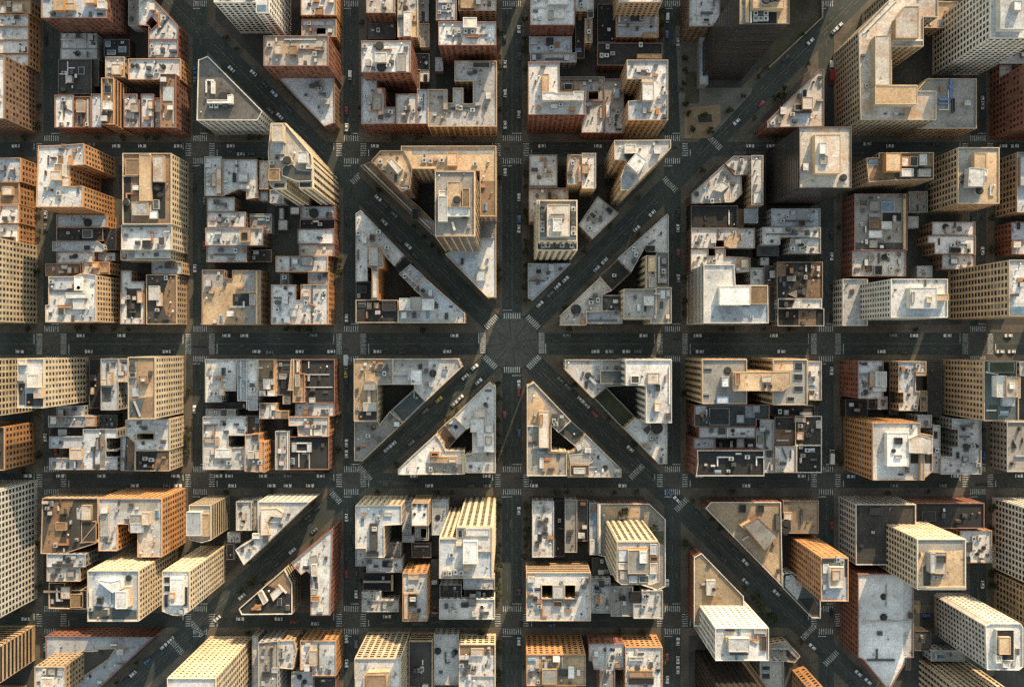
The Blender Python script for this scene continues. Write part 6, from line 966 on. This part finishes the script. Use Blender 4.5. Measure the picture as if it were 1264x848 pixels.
# lane lines
for x in (626, 632, 638): line(x, 470, x, 570, .16, 3 if x != 632 else None); line(x, 215, x, 380, .16, 3 if x != 632 else None); line(x, 12, x, 165, .16, 3 if x != 632 else None); line(x, 615, x, 745, .16, 3 if x != 632 else None); line(x, 790, x, 900, .16, 3)
for y in (418, 424.5, 431): 
    for xa, xb in ((85, 228), (268, 412), (455, 585), (680, 808), (852, 998), (1042, 1185), (1230, 1300), (-20, 42)): line(xa, y, xb, y, .16, None if y == 424.5 else 3)
for y in (180, 189):
    for xa, xb in ((270, 410), (660, 805), (860, 990), (1045, 1180)): line(xa, y, xb, y, .14, 3)
for k, (dx, dy) in DG.items():
    l = math.hypot(dx, dy); ux, uy = dx / l, dy / l; nx, ny = -uy, ux
    for off, dash in ((-4.2, 3), (0, None), (4.2, 3)):
        for ra, rb in ((48, 250), (330, 520), (540, 690)):
            line(CP[0] + ux * ra + nx * off, CP[1] + uy * ra + ny * off, CP[0] + ux * rb + nx * off, CP[1] + uy * rb + ny * off, .16, dash)
for x in (433, 247, 830, 1020, 63, 1207):
    for ya, yb in ((210, 395), (455, 570), (618, 742), (790, 900), (14, 162)): line(x, ya, x, yb, .13, 3)
# worn concrete with sunlit haze put into its tone where streets cross, trench repairs and alleys
for a, b_ in VS[1:8]:
    for c, d in HS[1:6]:
        if (a, c) != (620, 411): sheet('junction_paving', [(a - 2, c - 2), (b_ + 2, c - 2), (b_ + 2, d + 2), (a - 2, d + 2)], .0145, JUNC)
rp = random.Random(3)
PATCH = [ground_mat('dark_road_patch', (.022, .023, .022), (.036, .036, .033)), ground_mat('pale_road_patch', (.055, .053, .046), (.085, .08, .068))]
for k in range(150):
    L_, w_ = rp.uniform(4, 22), rp.uniform(1.2, 4)
    if k % 2: x = rp.uniform(0, 1264); a, b_ = rp.choice(HS[2:6]); y = rp.uniform(a + 4, b_ - 4); P = [(x, y), (x + L_, y), (x + L_, y + w_), (x, y + w_)]
    else: y = rp.uniform(0, 848); a, b_ = rp.choice(VS[1:8]); x = rp.uniform(a + 2, b_ - 6); P = [(x, y), (x + w_, y), (x + w_, y + L_), (x, y + L_)]
    sheet('road_patch', P, .0175 + k * .00002, rp.choice(PATCH))
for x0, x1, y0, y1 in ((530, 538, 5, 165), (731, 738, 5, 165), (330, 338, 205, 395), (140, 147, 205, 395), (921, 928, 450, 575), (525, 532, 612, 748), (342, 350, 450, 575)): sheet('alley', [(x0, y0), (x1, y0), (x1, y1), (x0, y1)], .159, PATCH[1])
# the corner park by the dark high-rise
C('04')
def zsheet(name, pts, z, mat): sheet(name, zpoly(pts), z, mat)
zsheet('plaza_paving', [(55, 130), (180, 130), (180, 440), (440, 440), (430, 470), (230, 690), (80, 690)], .158, PAVE)
zsheet('lawn', [(105, 360), (174, 360), (174, 518), (103, 518)], .162, LAWN)
zsheet('gravel_bed', [(103, 540), (280, 522), (280, 610), (215, 690), (100, 690)], .162, BED)
zsheet('lawn', [(625, -60), (778, -60), (778, 95), (505, 355), (470, 380), (520, 250)], .162, LAWN)
zsheet('gravel_bed', [(165, 575), (235, 570), (240, 610), (170, 612)], .166, DARKP)
# ================================================================== vehicles
def car_mesh(body, kind):
    m = MB(); g = MB()
    if kind == 'car':
        L, Wd = 4.5, 1.82
        prof = [(-2.25, .35), (-2.2, .82), (-1.6, .95), (1.0, 1.0), (2.05, .82), (2.25, .55), (2.25, .35)]
        for sgn in (1,):
            n = len(prof)
            for i in range(n):
                (xa, za), (xb, zb) = prof[i], prof[(i + 1) % n]; m.face([(xa, -Wd / 2, za), (xa, Wd / 2, za), (xb, Wd / 2, zb), (xb, -Wd / 2, zb)])
            m.face([(x, -Wd / 2, z) for x, z in reversed(prof)]); m.face([(x, Wd / 2, z) for x, z in prof])
        base = [(-1.75, -.84, .93), (.95, -.84, .97), (.95, .84, .97), (-1.75, .84, .93)]; top = [(-1.15, -.66, 1.44), (.2, -.66, 1.47), (.2, .66, 1.47), (-1.15, .66, 1.44)]
        for i in range(4): g.face([base[i], base[(i + 1) % 4], top[(i + 1) % 4], top[i]])
        m.face([(x, y, z + .004) for x, y, z in top])
    elif kind == 'van':
        m.obox((-2.6, -.95, .4), (5.0, 0, 0), (0, 1.9, 0), (0, 0, .8)); m.obox((-2.6, -.93, 1.2), (4.0, 0, 0), (0, 1.86, 0), (0, 0, .95))
        g.face([(1.41, -.9, 1.21), (2.1, -.9, 1.21), (2.1, .9, 1.21), (1.41, .9, 1.21)]); g.face([(2.1, -.9, 1.21), (2.1, .9, 1.21), (1.42, .85, 2.1), (1.42, -.85, 2.1)])
        for y, s_ in ((-.94, 1), (.94, -1)):
            q = [(-2.4, y, 1.4), (1.2, y, 1.4), (1.2, y, 1.95), (-2.4, y, 1.95)]; g.face(q if s_ > 0 else q[::-1])
    else:
        m.obox((-4.2, -1.2, .9), (6.0, 0, 0), (0, 2.4, 0), (0, 0, 2.5)); m.obox((2.0, -1.1, .5), (1.9, 0, 0), (0, 2.2, 0), (0, 0, 1.9)); m.obox((-4.1, -.5, .6), (6.1, 0, 0), (0, 1, 0), (0, 0, .3), 1)
        g.face([(3.91, -1, 1.3), (3.91, 1, 1.3), (3.75, .95, 2.2), (3.75, -.95, 2.2)]); g.obox((2.3, -1.0, 2.4), (1.3, 0, 0), (0, 2.0, 0), (0, 0, .06))
    xs = {'car': (-1.35, 1.4), 'van': (-1.6, 1.7), 'truck': (-2.8, 2.9)}[kind]; hw = {'car': .85, 'van': .9, 'truck': 1.1}[kind]
    for x in xs:
        for y in (-hw, hw):
            n = 10; r = .33 if kind != 'truck' else .48
            A = [(x + r * math.cos(t * 2 * math.pi / n), y - .12, r + r * math.sin(t * 2 * math.pi / n)) for t in range(n)]; Bq = [(a, b_ + .24, c) for a, b_, c in A]
            for t in range(n): m.face([A[t], Bq[t], Bq[(t + 1) % n], A[(t + 1) % n]], 1)
            m.face(A, 1); m.face(Bq[::-1], 1)
    return m.mesh(kind + '_body', [body, METALD]), g.mesh(kind + '_windows', [GLASS])
def carpaint(n, c): 
    m = plain('car_paint_' + n, c, .3, 0, .5, .06); return m
CC = {'white': (.56, .56, .54), 'black': (.018, .018, .02), 'grey': (.12, .12, .125), 'silver': (.38, .39, .40), 'red': (.28, .03, .025), 'blue': (.05, .11, .24), 'yellow': (.55, .38, .05), 'pale blue': (.35, .5, .6)}
CMESH = {}
for k, c in CC.items():
    p = carpaint(k.replace(' ', '_'), c)
    for kd in ('car', 'van', 'truck'):
        if kd == 'car' or k in ('white', 'red', 'silver'): CMESH[k, kd] = car_mesh(p, kd)
CARS = []
def car(px, py, street, side, col='white', kind='car', ang=0): CARS.append([px, py, street, side, col, kind, ang])
for x in (20, 144, 176, 220, 285, 463, 669, 738, 926, 951, 1098, 1238, 1252): car(x, 181, 'H1', 'north')
car(1070, 178.5, 'H1', 'north', 'silver')
for x in (100, 150.5, 280, 302, 561, 794, 861, 955, 1128, 1169, 1244): car(x, 414.3, 'H2', 'north')
car(686, 421, 'H2', 'north', 'black')
for x in (25, 110, 206, 317, 370, 409, 466, 552, 735, 773, 863.6, 964, 1087.6, 1234, 1248): car(x, 434, 'H2', 'south')
car(752, 434, 'H2', 'south', 'silver'); car(787, 434, 'H2', 'south', 'grey')
for x in (35, 75, 126, 217, 270, 283, 325, 396, 511, 601, 863, 989, 1178, 1257): car(x, 587, 'H3', 'north')
car(1050, 587.5, 'H3', 'north', 'pale blue')
for x in (167, 220, 287, 335.5, 355.5, 383, 530, 659, 768, 921): car(x, 599, 'H3', 'south')
car(941, 599, 'H3', 'south', 'black'); car(601, 599, 'H3', 'south', 'grey')
for x in (32, 297, 344, 478): car(x, 763 if x < 400 else 760, 'H4', 'north')
car(363, 767, 'H4', 'south', 'red'); car(389, 769, 'H4', 'south', 'silver')
P2 = math.pi / 2
for y, c in ((80, 'white'), (116, 'white'), (155, 'white'), (213, 'white')): car(623.5, y, 'V4', 'west', c, 'car', P2)
for y, c in ((37, 'white'), (142, 'silver'), (244, 'white'), (283, 'white'), (474, 'white'), (484.5, 'red'), (630, 'white'), (791, 'white')): car(640.5, y, 'V4', 'east', c, 'car', P2)
car(432.5, 94, 'V3', 'west', 'white', 'van', P2)
for y, c in ((158, 'white'), (137, 'red'), (272, 'black'), (392.6, 'white'), (470, 'black'), (546.6, 'white'), (560, 'white'), (638.7, 'white'), (689, 'black'), (788, 'white'), (818, 'white'), (708, 'red')): car(428, y, 'V3', 'west', c, 'car', P2)
car(427.8, 447, 'V3', 'west', 'silver', 'truck', P2); car(440, 733, 'V3', 'east', 'white', 'car', P2); car(427, 462, 'V3', 'west', 'yellow', 'car', P2)
car(823.5, 23.5, 'V5', 'west', 'white', 'van', P2)
for y, c in ((53, 'silver'), (110, 'black'), (264, 'black'), (282, 'white')): car(836.5, y, 'V5', 'east', c, 'car', P2)
for y, c in ((719, 'white'), (838, 'white')): car(823.5, y, 'V5', 'west', c, 'car', P2)
for y in (791, 814, 826): car(836.5, y, 'V5', 'east', 'white', 'car', P2)
for y, c in ((317, 'white'), (458, 'white'), (756, 'black')): car(1026, y, 'V6', 'east', c, 'car', P2)
car(1025.5, 563, 'V6', 'east', 'white', 'truck', P2); car(1025.5, 97, 'V6', 'east', 'red', 'truck', P2); car(1025.5, 82, 'V6', 'east', 'white', 'van', P2)
for y in (124, 131, 310, 721): car(1212, y, 'V7', 'east', 'white' if y != 131 else 'silver', 'car', P2)
car(56.5, 540, 'V1', 'west', 'white', 'car', P2); car(241, 331.6, 'V2', 'west', 'white', 'car', P2); car(240.5, 505, 'V2', 'west', 'white', 'car', P2)
for st, lst in {'NW': [(286, 86), (314, 90), (341, 114, 'pale blue'), (345.6, 144), (467, 245), (474.5, 274.7, 'silver'), (504, 304)],
    'NE': [(806, 265), (786.6, 283.5), (746.8, 323), (736.5, 332, 'silver'), (698, 345), (688, 353.4), (666.6, 375.5), (1037, 46, 'silver'), (1043, 40), (945, 134, 'red'), (909, 151), (1000, 52)],
    'SW': [(574, 465), (586, 453), (568, 491), (542, 493, 'yellow'), (591, 471), (561, 498, 'silver'), (485, 548), (478, 554, 'silver'), (361.4, 680), (268.7, 763.4), (253, 774, 'black'), (299, 736), (200.8, 795), (210, 788), (161, 827), (179.5, 812, 'blue')],
    'SE': [(717, 493), (724, 500, 'silver'), (734, 511, 'red'), (777.7, 553.6), (826, 607.6, 'blue'), (835, 616), (919.8, 693.4), (916, 721, 'silver'), (958, 731), (996, 804), (1059, 830), (1071, 840)]}.items():
    dx, dy = DG[st]; l = math.hypot(dx, dy); ux, uy = dx / l, dy / l; nx, ny = -uy, ux
    for q in lst:
        t = (q[0] - CP[0]) * ux + (q[1] - CP[1]) * uy; o_ = (q[0] - CP[0]) * nx + (q[1] - CP[1]) * ny
        o_ = max(-9.5, min(9.5, o_))
        car(CP[0] + ux * t + nx * o_, CP[1] + uy * t + ny * o_, st, None, q[2] if len(q) > 2 else 'white', 'car', math.atan2(uy, ux))
# darker parked cars along the kerbs
rc = random.Random(21)
def free(x, y, d=12): return all((x - c[0]) ** 2 + (y - c[1]) ** 2 > d * d for c in CARS)
def crossing(v, spans, pad): return any(a - pad < v < b_ + pad for a, b_ in spans)
def dia(x, y, pad=16):
    q = ('N' if y < CP[1] else 'S') + ('W' if x < CP[0] else 'E'); dx, dy = DG[q]; l = math.hypot(dx, dy)
    return abs((x - CP[0]) * -dy / l + (y - CP[1]) * dx / l) < pad
DARKC = ['black', 'black', 'black', 'grey', 'grey', 'blue', 'silver', 'red']
for j, (a, b_) in enumerate(HS[2:6], 1):
    for side, y in (('north', a + 3), ('south', b_ - 3)):
        x = 6
        while x < 1260:
            x += rc.uniform(12, 20)
            if rc.random() < .13 and not crossing(x, VS, 16) and not dia(x, y, 26) and abs(x - CP[0]) > 45 and free(x, y): car(x, y, 'H%d' % j, side, rc.choice(DARKC))
for i, (a, b_) in enumerate(VS[1:8], 1):
    for side, x in (('west', a + 3), ('east', b_ - 3)):
        y = 6
        while y < 845:
            y += rc.uniform(12, 20)
            if rc.random() < .11 and not crossing(y, HS, 16) and not dia(x, y, 26) and free(x, y): car(x, y, 'V%d' % i, side, rc.choice(DARKC), 'car', P2)
for st, (dx, dy) in DG.items():
    l = math.hypot(dx, dy); ux, uy = dx / l, dy / l; nx, ny = -uy, ux
    for o_ in (-9, 9):
        t = 60
        while t < 620:
            t += rc.uniform(12, 18); x, y = CP[0] + ux * t + nx * o_, CP[1] + uy * t + ny * o_
            if 5 < x < 1260 and 5 < y < 845 and rc.random() < .24 and not crossing(x, VS, 15) and not crossing(y, HS, 15) and free(x, y): car(x, y, st, None, rc.choice(DARKC[:5]), 'car', math.atan2(uy, ux))
SN = {'H1': 'northern cross street', 'H2': 'wide middle street', 'H3': 'southern cross street', 'H4': 'southernmost cross street', 'V1': 'westernmost avenue', 'V2': 'second avenue from the west',
      'V3': 'third avenue from the west', 'V4': 'central avenue', 'V5': 'first avenue east of the centre', 'V6': 'second avenue east of the centre', 'V7': 'easternmost avenue',
      'NW': 'northwest diagonal street', 'NE': 'northeast diagonal street', 'SW': 'southwest diagonal street', 'SE': 'southeast diagonal street'}
ORD = 'first second third fourth fifth sixth seventh eighth ninth tenth eleventh twelfth thirteenth fourteenth fifteenth sixteenth seventeenth eighteenth nineteenth twentieth'.split()
ORD += ['twenty-' + q for q in ORD[:9]] + ['thirtieth'] + ['thirty-' + q for q in ORD[:9]] + ['fortieth'] + ['forty-' + q for q in ORD[:9]]
cnt = {}
def skey(c): return c[0] if c[2][0] == 'H' else c[1] if c[2][0] == 'V' else math.hypot(c[0] - CP[0], c[1] - CP[1])
for c in sorted(CARS, key=skey):
    px, py, st, side, col, kind, ang = c
    k = (st, side, col, kind); cnt[k] = cnt.get(k, 0) + 1; n = ORD[min(48, cnt[k] - 1)]
    frm = {'H': 'from the west', 'V': 'from the north'}.get(st[0], 'from the plaza')
    if st[0] in 'NS': frm = 'from the plaza'
    lab = '%s %s %s %s %son the %s' % (n, col, kind, frm, side + ' side ' if side else '', SN[st])
    lab = lab.replace('side on the', 'kerb of the') if side else lab
    bm_, wm_ = CMESH[col, kind]
    a = -ang + (math.pi if rc.random() < .5 else 0)
    o = obj('parked_' + kind, bm_, None, (*W2(px, py), .03), a + rc.uniform(-.03, .03), (.9, .9, .9)); tag(o, lab, kind, 'vehicles parked along the ' + SN[st])
    obj('windows', wm_, o)
# ================================================================== trees
LEAF = []
for i, c in enumerate(((.035, .05, .02), (.05, .062, .026), (.055, .055, .022))):
    LEAF.append(plain('leaves_%d' % i, c, .7, 0, .2, .5, .8))
BARK = plain('bark', (.08, .06, .045), .9)
def tree_meshes(seed):
    r = random.Random(seed); t = MB(); t.cyl(0, 0, 0, .55, .05, 7, 0, .035)
    lobes = [(0, 0, .72, .34)] + [(.34 * math.cos(a), .34 * math.sin(a), r.uniform(.5, .8), r.uniform(.16, .28)) for a in [r.uniform(0, 6.28) for _ in range(7)]]
    for x, y, z, rr in lobes[1:6]:
        m0 = Vector((0, 0, .45)); e = Vector((x, y, z)) - m0; t.obox(m0 - Vector((.012, .012, 0)), (.024, 0, 0), (0, .024, 0), e)
    c = MB()
    for x, y, z, rr in lobes:
        for _ in range(int(60 + 500 * rr * rr)):
            d = Vector((r.gauss(0, 1), r.gauss(0, 1), r.gauss(0, 1))).normalized() * rr * (r.random() ** .4) * r.uniform(.75, 1.15)
            p = Vector((x, y, z)) + d; u = Vector((r.gauss(0, 1), r.gauss(0, 1), r.gauss(0, .6))).normalized(); v = u.cross(Vector((r.gauss(0, 1), r.gauss(0, 1), r.gauss(0, 1)))).normalized(); s = r.uniform(.035, .07)
            c.face([p - u * s, p - v * s * .7, p + u * s, p + v * s * .7])
    return t.mesh('trunk', [BARK]), c.v, c.f, c
TREEM = []
for i in range(4):
    tm, _, _, c = tree_meshes(50 + i)
    for j in range(3 if i < 2 else 1): TREEM.append((tm, c.mesh('crown', [LEAF[(i + j) % 3]])))
TREES = []
def tree(px, py, dia_px, z=.15, label=None, group=None):
    if not label and any((px - t[0]) ** 2 + (py - t[1]) ** 2 < 60 for t in TREES): return
    TREES.append((px, py, dia_px, z, label, group))
for px, py, d, lab in ((850, 142, 9, 'round tree on the west edge of the gravel garden by the dark high-rise'), (853, 161, 10, 'tree at the southwest corner of the gravel garden by the dark high-rise'), (876, 163, 11, 'tree at the southeast corner of the gravel garden by the dark high-rise'),
    (842, 112, 7, 'small tree on the paving edge beside the lawn west of the dark high-rise'), (858, 60, 8, 'tree in front of the pale grey roof north of the lawn'), (845, 88, 8, 'tree at the north end of the lawn west of the dark high-rise'), (868, 146, 12, 'dark spreading tree in the middle of the gravel garden'), (963, 121, 14, 'big tree on the pavement west of the triangular tan-roofed brick building'), (866, 211, 10, 'lone tree at the northeast bend beside the angled grey roof'),
    (946, 86, 8, 'small tree on the grass below the dark high-rise'), (936, 96, 7, 'small tree at the south foot of the dark high-rise'), (916, 120, 8, 'tree in the paved corner south of the dark high-rise'), (900, 138, 11, 'dark tree between plaza paving and the northeast diagonal'),
    (932, 735, 16, 'large tree beside the grey weathered triangle roof on the southeast diagonal'), (949, 760, 19, 'largest tree, beside the east wall of the white gridded tower'), (938, 748, 13, 'middle tree of the clump beside the white gridded tower'),
    (312, 716, 13, 'large dark tree above the gold-rimmed triangle roof'), (298, 727, 10, 'smaller dark tree above the gold-rimmed triangle roof'), (421, 662, 15, 'large tree on the third avenue beside the tall white triangle roof'), (422, 676, 12, 'second tree on the third avenue beside the tall white triangle roof')):
    tree(px, py, d, .15, lab)
rt = random.Random(5)
for i, (a, b_) in enumerate(VS[1:8], 1):
    for side, x in (('west', a - 4.5), ('east', b_ + 4.5)):
        y = 4
        while y < 846:
            y += rt.uniform(10, 17); pr = .75 if i == 4 else .33
            if rt.random() < pr and not crossing(y, HS, 14) and not dia(x, y, 24): tree(x + rt.uniform(-1, 1), y, rt.uniform(7, 12.5), .15, None, ('V%d' % i, side))
for j, (a, b_) in enumerate(HS[2:6], 1):
    for side, y in (('north', a - 4.5), ('south', b_ + 4.5)):
        x = 4
        while x < 1260:
            x += rt.uniform(11, 19)
            if rt.random() < .3 and not crossing(x, VS, 16) and not dia(x, y, 24): tree(x, y + rt.uniform(-1, 1), rt.uniform(6, 10.5), .15, None, ('H%d' % j, side))
for st, (dx, dy) in DG.items():
    l = math.hypot(dx, dy); ux, uy = dx / l, dy / l; nx, ny = -uy, ux
    for side, o_ in (('first', -15.5), ('second', 15.5)):
        t = 60
        while t < 640:
            t += rt.uniform(12, 20); x, y = CP[0] + ux * t + nx * o_, CP[1] + uy * t + ny * o_
            if 0 < x < 1264 and 0 < y < 848 and rt.random() < .2 and not crossing(x, VS, 10) and not crossing(y, HS, 10): tree(x, y, rt.uniform(6, 10), .15, None, (st, 'north' if y < CP[1] + (x - CP[0]) * dy / dx else 'south'))
# out go the trees that would stand inside a house
def blocked(px, py): 
    p = W2(px, py); return any(abs(q[0][0] - p[0]) < 90 and abs(q[0][1] - p[1]) < 90 and (inside(p, q) or edist(p, q) < 1.0) for _, q, h in BUILD)
TREES = [t for t in TREES if not blocked(t[0], t[1])]
cnt = {}
for px, py, d, z, lab, grp in sorted(TREES, key=lambda t: (t[0] if t[5] and t[5][0][0] == 'H' else t[1])):
    if not lab:
        cnt[grp] = cnt.get(grp, 0) + 1; n = ORD[min(48, cnt[grp] - 1)]; st, side = grp
        lab = '%s tree from the %s, %s side of the %s' % (n, 'west' if st[0] == 'H' else 'north', side, SN[st])
    tm, cm = rt.choice(TREEM); sc = d * S / 1.15
    o = obj('street_tree', None, None, (*W2(px, py), z), rt.uniform(0, 6)); o.scale = (sc, sc, sc * rt.uniform(.9, 1.2)); tag(o, lab, 'tree', 'street trees along the ' + SN[grp[0]] if grp else 'park and corner trees')
    obj('trunk', tm, o); obj('crown', cm, o)
# two trees growing in the roof garden
C('33')
for zx, zy, d, lab in ((490, 142, 13, 'bushy tree in the roof garden north of the cream square tower'), (617, 205, 12, 'dark tree in the roof garden east of the cream square tower')):
    X, Y = W2(K[0] + zx * K[2], K[1] + zy * K[2], 15); o = obj('garden_tree', None, None, (X, Y, 12.1)); sc = d * S / 1.2; o.scale = (sc, sc, sc * .9); tag(o, lab, 'tree', 'roof garden trees')
    tm, cm = TREEM[2]; obj('trunk', tm, o); obj('crown', cm, o)
# low wall along the grass of the dark high-rise
C('04'); m = MB(); a, b_ = [Vector(W2(*zpoly([p])[0])) for p in ((500, 362), (782, 98))]; u = b_ - a; v = Vector((-u.y, u.x)).normalized() * .5
m.obox((*a, .15), (*u, 0), (*v, 0), (0, 0, 1.6)); c_ = W2(*zpoly([(782, 98)])[0]); m.box(c_[0], c_[1] + .1, .15, c_[0] + .5, c_[1] + 45, 1.75)
o = obj('boundary_wall', m.mesh('boundary_wall', [COPE['tn']])); tag(o, 'low pale wall edging the grass beside the dark high-rise and northeast diagonal', 'wall')
# ================================================================== light, sky, camera
w = bpy.data.worlds.new('World'); scene.world = w; w.use_nodes = True; t = w.node_tree
for n in list(t.nodes): t.nodes.remove(n)
out = t.nodes.new('ShaderNodeOutputWorld'); bg = t.nodes.new('ShaderNodeBackground'); sk = t.nodes.new('ShaderNodeTexSky')
sk.sky_type = 'NISHITA'; sk.sun_disc = False; sk.sun_elevation = SUN_EL; sk.sun_rotation = SUN_AZ; sk.air_density = 1.0; sk.dust_density = 1.5; sk.ozone_density = 1.0
hs = t.nodes.new('ShaderNodeHueSaturation'); hs.inputs['Saturation'].default_value = .36; t.links.new(sk.outputs[0], hs.inputs['Color']); mx_ = t.nodes.new('ShaderNodeMix'); mx_.data_type = 'RGBA'; mx_.blend_type = 'MULTIPLY'; mx_.inputs[0].default_value = 1; mx_.inputs[7].default_value = (.93, 1, .93, 1); t.links.new(hs.outputs[0], mx_.inputs[6]); t.links.new(mx_.outputs[2], bg.inputs[0]); t.links.new(bg.outputs[0], out.inputs[0]); bg.inputs[1].default_value = .15
sun = bpy.data.lights.new('sun', 'SUN'); sun.energy = 3.2; sun.angle = math.radians(.5); sun.color = (1.0, .72, .44)
so = bpy.data.objects.new('sun', sun); COL.objects.link(so)
sv = Vector((math.sin(SUN_AZ) * math.cos(SUN_EL), math.cos(SUN_AZ) * math.cos(SUN_EL), math.sin(SUN_EL)))
so.rotation_euler = sv.to_track_quat('Z', 'Y').to_euler(); so.location = sv * 300
cam = bpy.data.cameras.new('camera'); cam.sensor_width = 36; cam.lens = 36 * CAMH / (1264 * S); cam.clip_end = 4000; cam.clip_start = 1
co_ = bpy.data.objects.new('camera', cam); COL.objects.link(co_); co_.location = (0, 0, CAMH); co_.rotation_euler = (0, 0, 0); scene.camera = co_
scene.view_settings.view_transform = 'Standard'; scene.view_settings.look = 'None'; scene.view_settings.gamma = 1; scene.view_settings.use_curve_mapping = False
scene.view_settings.exposure = 1.35
scene.cycles.max_bounces = 5; scene.cycles.diffuse_bounces = 3; scene.cycles.use_denoising = False
